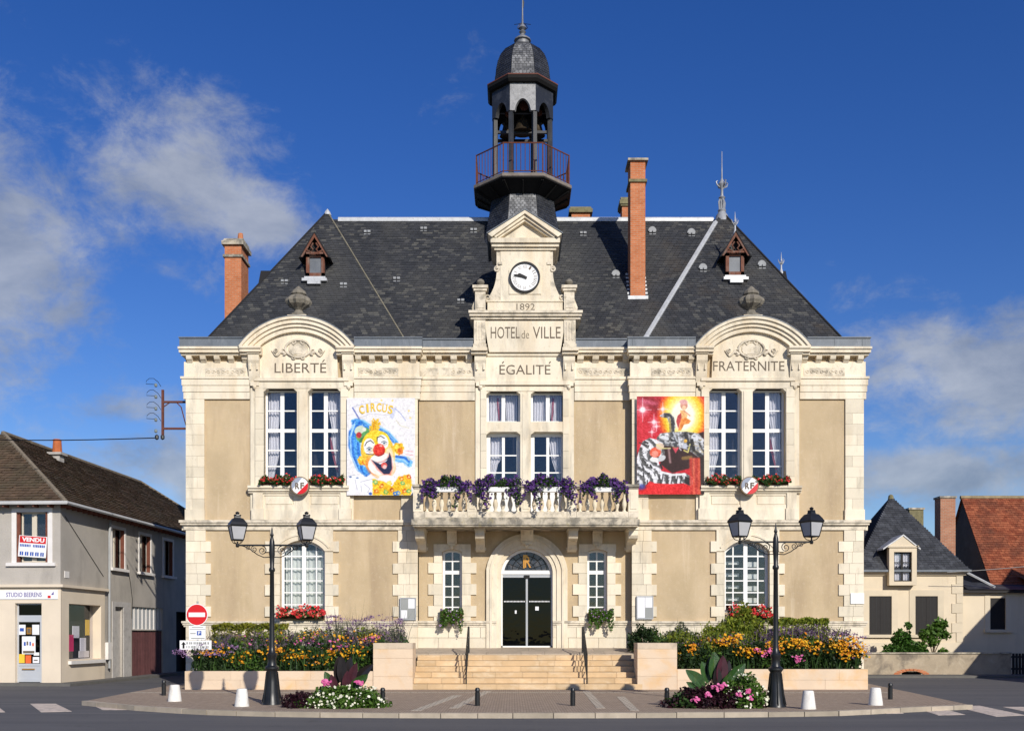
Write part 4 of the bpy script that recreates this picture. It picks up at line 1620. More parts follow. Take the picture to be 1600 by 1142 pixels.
# ================================================================== ROOF
def slate_mat():
    m, nt, p, out = new_mat('slates')
    g = nt.nodes.new('ShaderNodeNewGeometry')
    rv = g.outputs['Random Per Island']
    c = mixc(nt, rv, (.030, .032, .036), (.048, .050, .055))
    # lichen: some slates only, in drifting patches
    patch = ramp(nt, nz(nt, .45, 5, .6, (1, 1, .7)), .42, .60)
    pick = ramp(nt, rv, .72, .90)
    c = mixc(nt, mixc(nt, 1.0, mixc(nt, 1.0, patch, pick, 'MULTIPLY'), (.8, .8, .8), 'MULTIPLY'), c, (.115, .112, .098))
    brown = ramp(nt, nz(nt, .9, 6, .65, (1, 1, 1)), .52, .70)
    sp = nt.nodes.new('ShaderNodeSeparateXYZ'); nt.links.new(g.outputs['Position'], sp.inputs[0])
    right = ramp(nt, sp.outputs[0], .0, 1.0)
    mr_ = nt.nodes.new('ShaderNodeMapRange'); mr_.inputs['From Min'].default_value = 2; mr_.inputs['From Max'].default_value = 6
    nt.links.new(sp.outputs[0], mr_.inputs[0])
    c = mixc(nt, mixc(nt, 1.0, mixc(nt, 1.0, brown, mr_.outputs[0], 'MULTIPLY'), (.55, .55, .55), 'MULTIPLY'), c, (.075, .058, .04))
    fine = nz(nt, 14, 4, .6)
    c = mixc(nt, ramp(nt, fine, .5, .8, (0, 0, 0, 1), (.35, .35, .35, 1)), c, (.07, .07, .07))
    wash = ramp(nt, nz(nt, .32, 4, .55, (1.6, 1, .5)), .48, .68, (0, 0, 0, 1), (.55, .55, .55, 1))
    c = mixc(nt, wash, c, (.085, .083, .076))
    nt.links.new(c, p.inputs['Base Color'])
    p.inputs['Roughness'].default_value = .62
    p.inputs['Specular IOR Level'].default_value = .3
    return m


SLATE = slate_mat()
SLATE_BASE = M('slate underlay', (.02, .02, .022), .9, .1)


def slates(parent, P0, U, Vd, bounds, height, w=.20, e=.11, name='slates', mat=None, seed=0, thick=.020):
    """overlapping slates on a plane: P0 + u*U + v*Vd, u limited by bounds(v)"""
    rs = random.Random(seed)
    U = Vector(U).normalized(); Vd = Vector(Vd).normalized()
    N = U.cross(Vd).normalized()
    if N.z < 0: N = -N
    m_ = MB()
    P0 = Vector(P0)
    j = 0
    v = 0.0
    while v < height:
        a, b = bounds(v + e * .5)
        x = a - (w / 2 if j % 2 else 0) - rs.random() * .02
        while x < b:
            x0, x1 = max(x + .004, a), min(x + w - .004, b)
            if x1 - x0 > .03:
                t0 = thick + rs.random() * thick * .5
                v0 = v + rs.uniform(-.008, .008)
                v1 = min(v + e * 1.25, height)
                q = [P0 + U * x0 + Vd * v0 + N * t0, P0 + U * x1 + Vd * v0 + N * (t0 + rs.uniform(-.004, .004)), P0 + U * x1 + Vd * v1 + N * .006, P0 + U * x0 + Vd * v1 + N * .006]
                lo = [P0 + U * x0 + Vd * v0, P0 + U * x1 + Vd * v0]
                m_.add(q + lo, [(0, 1, 2, 3), (0, 4, 5, 1)])
            x += w
        v += e
        j += 1
    o = m_.build(name, mat or SLATE, parent, recalc=False)
    o['kind'] = 'stuff'
    return o


ZE = 11.55
LW = dict(xl=-11.10, xr=-3.48, xa=-7.28)
RW = dict(xl=4.36, xr=12.0, xa=8.28)
AP_Y, AP_Z, EV_Y = 40.9, 18.36, 36.24
AP2_Y, BK_Y = 43.0, 47.6
RD_Y, RD_Z, MEV_Y = 41.2, 18.2, 36.55
roof = None
for wd in (LW, RW):
    m_ = MB()
    a, b, c = wd['xl'], wd['xr'], wd['xa']
    m_.add([(a, EV_Y, ZE), (b, EV_Y, ZE), (b, BK_Y, ZE), (a, BK_Y, ZE), (c, AP_Y, AP_Z), (c, AP2_Y, AP_Z)],
           [(0, 1, 4), (1, 2, 5, 4), (2, 3, 5), (3, 0, 4, 5), (0, 3, 2, 1)])
    rf = m_.build('pavilion_roof', SLATE_BASE, TH)
    wd['roof'] = rf
    vd = Vector((0, AP_Y - EV_Y, AP_Z - ZE)); H = vd.length
    slates(rf, (0, EV_Y, ZE), (1, 0, 0), vd, lambda v, a=a, b=b, c=c: (a + (c - a) * min(v / H, 1), b + (c - b) * min(v / H, 1)), H, seed=3)
    # inner side slope (towards the middle)
    inner_x = b if wd is LW else a
    run = Vector((c - inner_x, 0, AP_Z - ZE)); Hs = run.length
    slates(rf, (inner_x, 0, ZE), (0, 1, 0), run, lambda v: (EV_Y + (AP_Y - EV_Y) * min(v / Hs, 1), MEV_Y + .5 + (RD_Y - MEV_Y) * min(v / Hs, 1)), Hs, seed=4)
m_ = MB()
m_.add([(-7.2, MEV_Y, ZE), (8.2, MEV_Y, ZE), (8.2, BK_Y, ZE), (-7.2, BK_Y, ZE), (-7.2, RD_Y, RD_Z), (8.2, RD_Y, RD_Z)],
       [(0, 1, 5, 4), (2, 3, 4, 5), (1, 2, 5), (3, 0, 4), (0, 3, 2, 1)])
mroof = m_.build('main_roof', SLATE_BASE, TH)
vd = Vector((0, RD_Y - MEV_Y, RD_Z - ZE)); H = vd.length
slates(mroof, (0, MEV_Y, ZE), (1, 0, 0), vd, lambda v: (-3.7 - 3.5 * v / H, 4.6 + 3.55 * v / H), H, seed=5)
# ridge and hip flashings
m_ = MB()
m_.tube([(-6.9, RD_Y, RD_Z + .02), (8.0, RD_Y, RD_Z + .02)], .075, 8)
m_.box(-6.9, 8.0, RD_Y - .10, RD_Y - .02, RD_Z - .10, RD_Z + .02)
m_.build('ridge_flashing', LEAD, mroof)
m_ = MB()
m_.tube([(LW['xr'], EV_Y, ZE + .03), (LW['xa'], AP_Y, AP_Z + .03)], .03, 6)
m_.build('hip_mortar', M('hip mortar', (.20, .18, .13), .9, .3, 6), LW['roof'])
m_ = MB()
m_.tube([(LW['xl'], EV_Y, ZE + .03), (LW['xa'], AP_Y, AP_Z + .03), (LW['xa'], AP2_Y, AP_Z + .03)], .04, 6)
m_.build('hip_edge', SLATE_BASE, LW['roof'])
m_ = MB()
m_.lathe([(.16, AP_Z - .12), (.10, AP_Z + .02), (.04, AP_Z + .10), (.01, AP_Z + .14)], LW['xa'], AP_Y, 8)
m_.build('roof_tip', LEAD, LW['roof'])
# bright lead down the right pavilion's inner hip
h0, h1 = Vector((RW['xl'], EV_Y, ZE)), Vector((RW['xa'], AP_Y, AP_Z))
dirh = (h1 - h0).normalized()
m_ = MB()
up = Vector((0, -.55, .83))
sd = dirh.cross(up).normalized()
q0, q1 = h0 + dirh * .2, h0 + dirh * ((h1 - h0).length - .75)
for wv, hh in ((.085, .05), (.035, .09)):
    vs_ = []
    for P in (q0, q1):
        vs_ += [P - sd * wv, P + sd * wv, P + sd * wv + up * hh, P - sd * wv + up * hh]
    m_.add(vs_, [(0, 1, 2, 3), (7, 6, 5, 4), (0, 4, 5, 1), (1, 5, 6, 2), (2, 6, 7, 3), (3, 7, 4, 0)])
m_.build('hip_flashing', LEAD, RW['roof'])
m_ = MB()
m_.tube([(RW['xr'], EV_Y, ZE + .03), (RW['xa'], AP_Y, AP_Z + .03), (RW['xa'], AP2_Y, AP_Z + .03)], .045, 6)
m_.build('hip_edge', SLATE_BASE, RW['roof'])


def finial(parent, x, y, z0, h, mat=LEAD, big=True):
    m_ = MB()
    if big:
        m_.lathe([(.30, z0 - .35), (.24, z0 - .10), (.14, z0 + .05), (.17, z0 + .12), (.09, z0 + .2), (.08, z0 + .55), (.14, z0 + .62), (.06, z0 + .70), (.05, z0 + .95), (.12, z0 + 1.05), (.16, z0 + 1.15), (.08, z0 + 1.27), (.03, z0 + 1.4), (.015, z0 + 2.0), (.012, z0 + h)], x, y, 10)
        for k in range(4):
            a = k * math.pi / 2 + .4
            dx, dy = math.cos(a), math.sin(a)
            m_.tube([(x + dx * .06, y + dy * .06, z0 + 1.02), (x + dx * .22, y + dy * .22, z0 + 1.10), (x + dx * .27, y + dy * .27, z0 + 1.22), (x + dx * .20, y + dy * .20, z0 + 1.25)], [.03, .03, .022, .03], 5)
            m_.tube([(x + dx * .10, y + dy * .10, z0 + .05), (x + dx * .14, y + dy * .14, z0 + .45), (x + dx * .06, y + dy * .06, z0 + .6)], .035, 5)
    else:
        m_.lathe([(.10, z0 - .15), (.06, z0), (.035, z0 + .08), (.03, z0 + .25), (.07, z0 + .30), (.03, z0 + .36), (.02, z0 + .5), (.005, z0 + h)], x, y, 8)
        for k in range(4):
            a = k * math.pi / 2 + .3
            dx, dy = math.cos(a), math.sin(a)
            m_.tube([(x + dx * .03, y + dy * .03, z0 + .26), (x + dx * .11, y + dy * .11, z0 + .36), (x + dx * .14, y + dy * .14, z0 + .46)], [.022, .018, .008], 4)
    return m_.build('finial', mat, parent, smooth=True)


finial(RW['roof'], RW['xa'], AP_Y, AP_Z - .05, 2.45, M('dull lead', (.32, .33, .35), .5, .2, 6, metal=.2))


# dormers -------------------------------------------------------------
def dormer(parent, x, y, z, rotz, fin):
    """little timber lucarne, front face looking along -y before rotation; z = sill level"""
    rot = Matrix.Rotation(rotz, 3, 'Z')

    def place(o):
        off = org(parent)
        me = o.data
        for v in me.vertices:
            p = rot @ Vector(v.co + off) + Vector((x, y, z)) - off
            v.co = p
        return o
    m_ = MB()
    w, h = .34, .86
    m_.box(-w, -w + .12, 0, .12, 0, h); m_.box(w - .12, w, 0, .12, 0, h)
    m_.box(-w, w, 0, .12, 0, .16); m_.box(-w, w, 0, .12, h - .12, h)
    body = place(m_.build('dormer', WOOD_RED, parent))
    m_ = MB()
    m_.box(-w, -w + .03, .12, 1.6, 0, h); m_.box(w - .03, w, .12, 1.6, 0, h)
    place(m_.build('cheek', SLATE_BASE, body))
    m_ = MB(); m_.box(-w + .12, w - .12, .06, .07, .16, h - .12)
    place(m_.build('pane', M('dusty pane', (.16, .17, .18), .2, .2, 3, spec=.5) if 'dusty pane' not in bpy.data.materials else bpy.data.materials['dusty pane'], body))
    # trefoil gable board
    g = MB()
    gh = .72
    hw = .56
    outer = [(-hw, h - .16), (0, h + gh), (hw, h - .16)]
    g.prism([(-hw, h - .16), (0, h + gh), (0, h + gh - .16), (-hw + .12, h - .16)], -.16, -.10)
    g.prism([(hw, h - .16), (hw - .12, h - .16), (0, h + gh - .16), (0, h + gh)], -.16, -.10)
    for s_ in (-1, 1):
        g.tube([(s_ * .30, -.13, h + .10), (s_ * .14, -.13, h + .02), (s_ * .06, -.13, h + .12), (s_ * .14, -.13, h + .22), (s_ * .05, -.13, h + .36)], .03, 5)
    g.box(-w + .02, w - .02, -.13, -.09, h - .04, h + .03)
    place(g.build('gable_board', WOOD_RED, body))
    g = MB(); g.prism([(-.42, h), (.42, h), (0, h + gh - .14)], .10, .14)
    place(g.build('gable_back', BLACK, body))
    g = MB()
    for s_ in (-1, 1):
        g.prism([(s_ * (hw + .03), h - .19), (0, h + gh + .05), (0, h + gh), (s_ * (hw - .03), h - .19)], -.18, 1.9)
    place(g.build('dormer_roof', SLATE_BASE, body))
    g = MB()
    g.box(-w - .05, w + .05, -.10, .1, -.10, 0.0)
    g.box(-w - .12, w + .12, -.22, .0, -.20, -.10)
    g.box(-w + .1, w - .1, -.30, -.05, -.34, -.20)
    place(g.build('apron_flashing', LEAD, body))
    # bargeboard sides, grey weathered
    if fin:
        f = finial(body, 0, 0, 0, .75, big=False)
        for v in f.data.vertices:
            v.co = v.co + org(parent)
            v.co.z += h + gh + .05
            v.co = rot @ Vector(v.co) + Vector((x, y, z)) - org(parent)
    return body


def on_front(px, py):      # point of a pavilion's front slope seen at px, py
    k = (AP_Z - ZE) / (AP_Y - EV_Y)
    y = (ZE - k * EV_Y - EYE) / ((HY - py) / F - k)
    return X(px, y), y, Z(py, y)


def on_main(px, py):
    k = (RD_Z - ZE) / (RD_Y - MEV_Y)
    y = (ZE - k * MEV_Y - EYE) / ((HY - py) / F - k)
    return X(px, y), y, Z(py, y)


x, y, z = on_front(493, 436)
dormer(LW['roof'], x, y - .05, z + .05, 0, False)
x, y, z = on_front(1148, 434)
dormer(RW['roof'], x, y - .05, z + .05, 0, True)
# side-slope dormers that peep over the hips
dormer(RW['roof'], 10.75, 41.4, 14.6, R(90), True)
dormer(LW['roof'], -9.95, 41.8, 14.75, R(-90), False)

# roof vents
VENT = M('dull zinc vent', (.30, .31, .32), .6, .2, 6)
for px, py in ((574, 363), (662, 358), (740, 360), (620, 436), (720, 470), (911, 365), (962, 431), (1019, 363), (1080, 366)):
    x, y, z = on_main(px, py)
    m_ = MB()
    for zz in (0, -.14):
        m_.box(x - .12, x - .02, y - .10, y + .08, z + zz - .03, z + zz + .05)
        m_.box(x + .02, x + .13, y - .10, y + .08, z + zz - .03, z + zz + .05)
    if px > 950:
        m_.prism([(x + .16 * math.cos(a), z + .03 + .18 * math.sin(a)) for a in np.linspace(0, math.pi, 9)], y - .06, y + .2)
    m_.build('roof_vent', VENT, mroof)
for px, py, wd in ((445, 440, LW), (537, 445, LW), (1098, 421, RW), (1190, 416, RW)):
    x, y, z = on_front(px, py)
    m_ = MB()
    for zz in (0, -.14):
        m_.box(x - .12, x - .02, y - .10, y + .08, z + zz - .03, z + zz + .05)
        m_.box(x + .02, x + .13, y - .10, y + .08, z + zz - .03, z + zz + .05)
    if wd is RW:
        m_.prism([(x + .16 * math.cos(a), z + .03 + .18 * math.sin(a)) for a in np.linspace(0, math.pi, 9)], y - .06, y + .2)
    m_.build('roof_vent', VENT, wd['roof'])

# ---- chimneys
LICHEN = M('lichened coping', (.20, .18, .10), .95, .3, 7, .5, 30)


def chimney(x0, x1, y0, y1, z0, z1, collar, cap, capmat, label, flash=None, pot=False):
    m_ = MB()
    m_.box(x0, x1, y0, y1, z0, z1)
    ch = m_.build('chimney', BRICK, TH)
    ch['label'] = label
    m_ = MB()
    for c in collar:
        m_.box(x0 - .06, x1 + .06, y0 - .06, y1 + .06, c, c + .10)
    if collar:
        m_.build('collar', LICHEN if not pot else STONE_DIRTY, ch)
    if cap:
        m_ = MB()
        m_.box(x0 - .10, x1 + .10, y0 - .10, y1 + .10, z1 + .002, z1 + cap * .5)
        m_.prism_x([(y0 - .06, z1 + cap * .5), (y1 + .06, z1 + cap * .5), (y1 - .1, z1 + cap), (y0 + .1, z1 + cap)], x0 - .05, x1 + .05)
        m_.build('cap', capmat, ch)
    if flash is not None:
        m_ = MB()
        m_.box(x0 - .10, x1 + .10, y0 - .06, y0 + .02, flash - .12, flash + .08)
        m_.build('flashing', LEAD, ch)
        for i in range(7):
            for xx in (x0 - .10, x1):
                m_ = MB(); m_.box(xx, xx + .10, y0 + i * .13 - .02, y0 + i * .13 + .09, flash + i * .185, flash + i * .185 + .08)
                m_.build('step_flashing', LEAD, ch)
    if pot:
        m_ = MB()
        m_.lathe([(.13, z1 + cap), (.10, z1 + cap + .35)], (x0 + x1) / 2 + .15, (y0 + y1) / 2, 10)
        m_.build('pot', BRICK, ch)
    return ch


x, y, z = on_main(996.5, 466)
chimney(x - .27, x + .28, y, y + .85, 14.0, Z(252, y), [Z(285, y)], .16, STONE_DIRTY, 'tall red brick chimney rising from the front roof slope', flash=z)
dd = 42.3
chimney(X(893, dd), X(922, dd), dd, dd + .6, 16, Z(333, dd), [], .30, LICHEN, 'low brick stack with mossy cap behind the ridge')
chimney(X(972, dd), X(986, dd), dd, dd + .7, 16, Z(320, dd), [Z(318, dd) - .12], .35, LICHEN, 'small brick stack behind the tall chimney')
dd = 40.6
chimney(X(351, dd), X(377, dd), dd, dd + 1.1, 11, Z(383, dd), [Z(402, dd)], .30, STONE_DIRTY, 'red brick chimney at the left end of the roof', pot=True)

# ================================================================== BELFRY
BX, BY = CXW - .03, 41.0
ZBf = lambda q: Z(q, BY)
O8 = math.pi / 8
SL2 = M('belfry slate', (.030, .032, .036), .55, .25, 6, .35, 18, stains=[((.10, .10, .10), 3.0, .5, .7, .5, V)], spec=.5)
SL_SHEEN = M('sheen slate', (.27, .272, .275), .45, .25, 8, .3, 20, stains=[((.07, .07, .075), 5, .5, .7, .6, (1, 1, 1))], spec=.5)  # bell chamber front only: sheen of the slate put into a lighter colour
AP = 1 / math.cos(O8)      # circumradius of an octagon of unit apothem
DRUM = [(1.56 * AP, 16.6), (1.41 * AP, 17.5), (1.29 * AP, 18.1), (1.21 * AP, 18.66)]
belf = MB()
belf.lathe(DRUM, BX, BY, 8, O8)
bel = belf.build('belfry_drum', SL2, TH)
bel['label'] = 'slate clad octagonal belfry drum'
rs = random.Random(2)
# shingles on the three near faces of drum
def oct_face_slates(parent, prof, mat, w=.16, e=.10, faces=(4, 5, 6, 7, 0), name='slates', out=.012):
    m_ = MB()
    for k in faces:
        a0 = O8 + k * math.pi / 4
        a1 = a0 + math.pi / 4
        for (r0, z0), (r1, z1) in zip(prof, prof[1:]):
            nrow = max(1, round(math.hypot(r1 - r0, z1 - z0) / e))
            for j in range(nrow):
                t0, t1 = j / nrow, (j + 1.15) / nrow
                ra, za = r0 + (r1 - r0) * t0, z0 + (z1 - z0) * t0
                rb, zb_ = r0 + (r1 - r0) * min(t1, 1), z0 + (z1 - z0) * min(t1, 1)
                A0 = Vector((BX + ra * math.cos(a0), BY + ra * math.sin(a0), za)); A1 = Vector((BX + ra * math.cos(a1), BY + ra * math.sin(a1), za))
                B0 = Vector((BX + rb * math.cos(a0), BY + rb * math.sin(a0), zb_)); B1 = Vector((BX + rb * math.cos(a1), BY + rb * math.sin(a1), zb_))
                wid = (A1 - A0).length
                nc = max(1, round(wid / w))
                nn = Vector((math.cos((a0 + a1) / 2), math.sin((a0 + a1) / 2), 0))
                for i in range(nc + (j % 2)):
                    s0 = max(0, (i - .5 * (j % 2)) / nc) + .015; s1 = min(1, (i + 1 - .5 * (j % 2)) / nc) - .015
                    if s1 - s0 < .02: continue
                    o_ = out + rs.random() * .008
                    q = [A0.lerp(A1, s0) + nn * o_, A0.lerp(A1, s1) + nn * o_, B0.lerp(B1, s1) + nn * .003, B0.lerp(B1, s0) + nn * .003]
                    m_.add(q + [A0.lerp(A1, s0), A0.lerp(A1, s1)], [(0, 1, 2, 3), (0, 4, 5, 1)])
    o = m_.build(name, mat, parent, recalc=False)
    o['kind'] = 'stuff'
    return o


def isl_mat(name, c1, c2, rough=.45):
    m, nt, p, out = new_mat(name)
    g = nt.nodes.new('ShaderNodeNewGeometry')
    c = mixc(nt, g.outputs['Random Per Island'], c1, c2)
    c = mixc(nt, ramp(nt, nz(nt, 2.2, 5, .6), .5, .72, (0, 0, 0, 1), (.5, .5, .5, 1)), c, tuple(min(1, x * 3) for x in c2))
    nt.links.new(c, p.inputs['Base Color'])
    p.inputs['Roughness'].default_value = rough
    p.inputs['Specular IOR Level'].default_value = .5
    return m


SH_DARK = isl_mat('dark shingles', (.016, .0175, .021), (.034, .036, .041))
SH_SHEEN = isl_mat('sheen shingles', (.075, .077, .082), (.19, .192, .195))  # front face of drum and dome: slate's reflected light painted as paler shingles
prof = DRUM
oct_face_slates(bel, prof, SH_SHEEN, faces=(5,))
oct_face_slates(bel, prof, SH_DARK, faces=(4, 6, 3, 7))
# gallery with sloped soffit
m_ = MB()
m_.lathe([(1.15 * AP, 18.58), (1.24 * AP, 18.64), (1.84 * AP, 18.96), (1.87 * AP, 18.96), (1.87 * AP, 19.0), (.2, 19.0)], BX, BY, 8, O8)
gal = m_.build('gallery', M('dark gallery boards', (.008, .0075, .0075), .8, .3, 8), TH)
gal['label'] = 'dark octagonal gallery below the bell chamber'
for k in range(8):
    for t in (-.5, 0, .5):
        a = k * math.pi / 4 + t * .75
        if math.sin(a) > .4: continue
        m_ = MB()
        dx, dy = math.cos(a), math.sin(a)
        rr = 1.80 / math.cos(t * .75)
        m_.tube([(BX + dx * 1.2, BY + dy * 1.2, 18.58), (BX + dx * rr, BY + dy * rr, 18.91)], .03, 4)
        m_.build('bracket', bpy.data.materials['dark gallery boards'], gal)
m_ = MB()
m_.lathe([(1.88 * AP, 19.0), (1.90 * AP, 19.02), (1.90 * AP, 19.13), (.2, 19.14)], BX, BY, 8, O8)
m_.build('gallery_edge', M('grey weathered boards', (.20, .17, .145), .8, .25, 6), gal)
# railing
m_ = MB()
zg = 19.14
RR = 1.80 * AP
cor = [Vector((BX + RR * math.cos(O8 + k * math.pi / 4), BY + RR * math.sin(O8 + k * math.pi / 4), 0)) for k in range(8)]
for h, r_ in ((1.16, .028), (.10, .018)):
    m_.tube([(c.x, c.y, zg + h) for c in cor], r_, 5, closed=True)
rail = m_.build('railing', RUST, TH)
for k in range(8):
    A, B = cor[k], cor[(k + 1) % 8]
    m_ = MB()
    m_.tube([(A.x, A.y, zg), (A.x, A.y, zg + 1.18)], .028, 5)
    m_.build('rail_post', RUST, rail)
    m_ = MB()
    for i in range(1, 9):
        P = A.lerp(B, i / 9)
        m_.tube([(P.x, P.y, zg + .1), (P.x, P.y, zg + 1.16)], .0135, 4)
    m_.build('rail_bars', RUST, rail)
    if k in (7, 2):
        m_ = MB()
        m_.add([(A.x, A.y, zg + .5), (B.x, B.y, zg + .5), (B.x, B.y, zg + .55), (A.x, A.y, zg + .55)], [(0, 1, 2, 3)])
# columns
RC = 1.165
zc_t = 21.96
for k in range(8):
    a = O8 + k * math.pi / 4
    x, y = BX + RC * math.cos(a), BY + RC * math.sin(a)
    m_ = MB()
    m_.lathe([(.15, zg), (.15, zg + .08), (.115, zg + .12), (.105, zc_t)], x, y, 4, a + math.pi / 4)
    m_.build('column', SL2, TH)
# upper band with arched openings
zb_t = 23.0
R_o, R_i = 1.19 * AP, 1.04 * AP
band_ = MB()
for k in range(8):
    a0 = O8 + k * math.pi / 4
    a1 = a0 + math.pi / 4
    A = Vector((BX + R_o * math.cos(a0), BY + R_o * math.sin(a0), 0)); B = Vector((BX + R_o * math.cos(a1), BY + R_o * math.sin(a1), 0))
    Ai = Vector((BX + R_i * math.cos(a0), BY + R_i * math.sin(a0), 0)); Bi = Vector((BX + R_i * math.cos(a1), BY + R_i * math.sin(a1), 0))
    N = 12
    ts = [.18 + .64 * i / N for i in range(N + 1)]
    hz = [zc_t - .12 + .46 * math.sin(math.pi * (i / N)) ** .6 for i in range(N + 1)]
    ts = [0, .17] + ts[0:] + [.83, 1]
    hz = [zc_t - .12, zc_t - .12] + hz + [zc_t - .12, zc_t - .12]
    vs_ = []
    for t, h in zip(ts, hz):
        P, Q = A.lerp(B, t), Ai.lerp(Bi, t)
        vs_ += [(P.x, P.y, h), (P.x, P.y, zb_t), (Q.x, Q.y, h), (Q.x, Q.y, zb_t)]
    fs = []
    for i in range(len(ts) - 1):
        j, k2 = i * 4, i * 4 + 4
        fs += [(j, k2, k2 + 1, j + 1), (j + 2, j + 3, k2 + 3, k2 + 2), (j, j + 2, k2 + 2, k2)]
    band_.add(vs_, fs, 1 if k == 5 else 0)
bc = band_.build('bell_chamber', [SH_DARK, SL_SHEEN], TH)
bc['label'] = 'slate hung bell chamber with arched openings'
# eaves
m_ = MB()
m_.lathe([(1.10 * AP, 22.86), (1.30 * AP, 22.90), (1.37 * AP, 23.0), (1.37 * AP, 23.12), (.9, 23.16)], BX, BY, 8, O8)
ev = m_.build('belfry_eaves', bpy.data.materials['dark gallery boards'], TH)
m_ = MB()
m_.lathe([(1.38 * AP, 23.12), (1.38 * AP, 23.165), (1.0, 23.2)], BX, BY, 8, O8)
m_.build('eaves_trim', RUST, ev)
# bell-shaped dome
dprof = [(1.16 * AP, 23.15), (1.09 * AP, 23.35), (1.05 * AP, 23.6), (1.02 * AP, 23.9), (.96 * AP, 24.17), (.85 * AP, 24.47), (.69 * AP, 24.70), (.46 * AP, 24.88), (.27 * AP, 24.96)]
m_ = MB()
m_.lathe(dprof, BX, BY, 8, O8)
dome = m_.build('dome', SL2, TH)
oct_face_slates(dome, dprof, SH_SHEEN, .14, .10, (5,))
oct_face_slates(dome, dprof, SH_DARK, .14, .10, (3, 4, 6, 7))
m_ = MB()
m_.lathe([(.28, ZBf(73)), (.27, ZBf(66)), (.34, ZBf(65)), (.33, ZBf(63)), (.22, ZBf(59.5)), (.12, ZBf(57)), (.08, ZBf(54)), (.14, ZBf(51)), (.06, ZBf(48)), (.16, ZBf(45)), (.10, ZBf(41)), (.04, ZBf(38)), (.03, ZBf(20)), (.02, ZBf(2)), (.01, ZBf(-6))], BX, BY, 12)
lant = m_.build('dome_finial', M('grey lead', (.20, .205, .215), .5, .25, 6, metal=.2), TH, smooth=True)
m_ = MB()
for s_ in (-1, 1):
    m_.tube([(BX + s_ * .02, BY, ZBf(36)), (BX + s_ * .14, BY, ZBf(40)), (BX + s_ * .20, BY, ZBf(44)), (BX + s_ * .12, BY, ZBf(47))], .015, 5)
    m_.tube([(BX, BY, ZBf(37)), (BX + s_ * .33, BY, ZBf(39))], .012, 4)
m_.prism([(BX - .03, ZBf(14)), (BX + .05, ZBf(12)), (BX + .07, ZBf(4)), (BX + .02, ZBf(-2)), (BX - .02, ZBf(5))], BY - .01, BY + .01)
m_.build('weather_vane', IRON, lant)
# bells
BRONZE = M('old bronze', (.06, .045, .03), .5, .3, 8, metal=.6)
m_ = MB()
zq = ZBf(214)
for yy in (-.35, .35):
    m_.box(BX - 1.0, BX + 1.0, BY + yy - .05, BY + yy + .05, zq - .05, zq + .05)
m_.box(BX - 1.0, BX + 1.0, BY - .06, BY + .06, ZBf(178), ZBf(174))
m_.build('bell_beam', IRON, TH)
for xx, yy, s_, q in ((-.62, .1, .8, 196), (0, -.25, 1.15, 190), (.60, .1, .85, 194)):
    m_ = MB()
    z0 = ZBf(q) - .5 * s_
    m_.lathe([(.36 * s_, z0), (.33 * s_, z0 + .04), (.26 * s_, z0 + .15), (.20 * s_, z0 + .35), (.17 * s_, z0 + .46), (.08 * s_, z0 + .52), (.05, z0 + .7)], BX + xx, BY + yy, 14)
    b_ = m_.build('bell', BRONZE, TH, smooth=True)
    m_ = MB()
    disc_xz(m_, BX + xx + .05, ZBf(q - 14), .15 * s_, BY + yy - .30, BY + yy - .22, 16)
    m_.build('bell_wheel', RUST, b_)

# ================================================================== ENTRANCE STEPS
YS, TR, RI, NS = 32.4, .32, .175, 6
SXL, SXR = -3.10, 3.92
ST = thing('entrance_steps', 'wide flight of six yellow stone steps leading up to the entrance', 'steps', (.4, YS, 0))
for k in range(NS):
    ext = .16 if k == 0 else 0
    y0 = YS + TR * k
    core = MB()
    core.box(SXL - ext + .01, SXR + ext - .01, y0 + .03, YS + TR * NS + .2, k * RI, (k + 1) * RI - .012)
    stp = core.build('step', STONE_YEL, ST)
    x = SXL - ext
    while x < SXR + ext - .02:
        e = min(x + random.uniform(.45, 1.25), SXR + ext)
        if SXR + ext - e < .3: e = SXR + ext
        piece('stone', STONE_YEL, stp, x + .004, e - .004, y0 + random.uniform(-.006, .006), y0 + TR + .06, k * RI + .006, (k + 1) * RI - random.random() * .006)
        x = e
yt = YS + TR * (NS - 1) + .02
TERR = M('grey terrace stone', (.46, .38, .29), .9, .12, 2, .3, 20, stains=[((.25, .21, .17), 3, .55, .7, .5, (1, 1, 1))], rnd=.12)
core = MB()
core.prism_x([(yt + .3, .2), (YC + .1, .2), (YC + .1, ZTER - .01), (yt + .3, 1.045)], SXL - 1.3, SXR + 1.3)
ter = core.build('terrace', TERR, ST)
# slabs of the gently falling terrace
ys = [yt + .36, yt + 1.15, YC + .12]
zat = lambda y: 1.05 + (ZTER - 1.05) * (y - yt) / (YC + .12 - yt)
for a, b in zip(ys, ys[1:]):
    x = SXL - 1.2
    while x < SXR + 1.2:
        e = min(x + random.uniform(.7, 1.2), SXR + 1.2)
        m_ = MB()
        m_.prism_x([(a + .004, zat(a) - .05), (b - .004, zat(b) - .05), (b - .004, zat(b) + .003), (a + .004, zat(a) + .003)], x + .004, e - .004)
        m_.build('slab', TERR, ter)
        x = e


def stone_wall(name, label, cat, x0, x1, y0, y1, z0, courses, mat, group=None, blen=(.9, 1.6), topmat=None):
    t = thing(name, label, cat, ((x0 + x1) / 2, y0, z0), group=group)
    core = MB()
    core.box(x0 + .012, x1 - .012, y0 + .012, y1 - .012, z0 - .1, courses[-1] - .012)
    co = core.build('core', mat, t)
    z = z0
    for i, zt in enumerate(courses):
        x = x0
        while x < x1 - .02:
            e = min(x + random.uniform(*blen), x1)
            if x1 - e < .35: e = x1
            piece('stone', topmat if (topmat and i == len(courses) - 1) else mat, t, x + .003, e - .003, y0 + random.uniform(-.003, .003), y1, z + .003, zt - .003)
            x = e
        z = zt
    return t


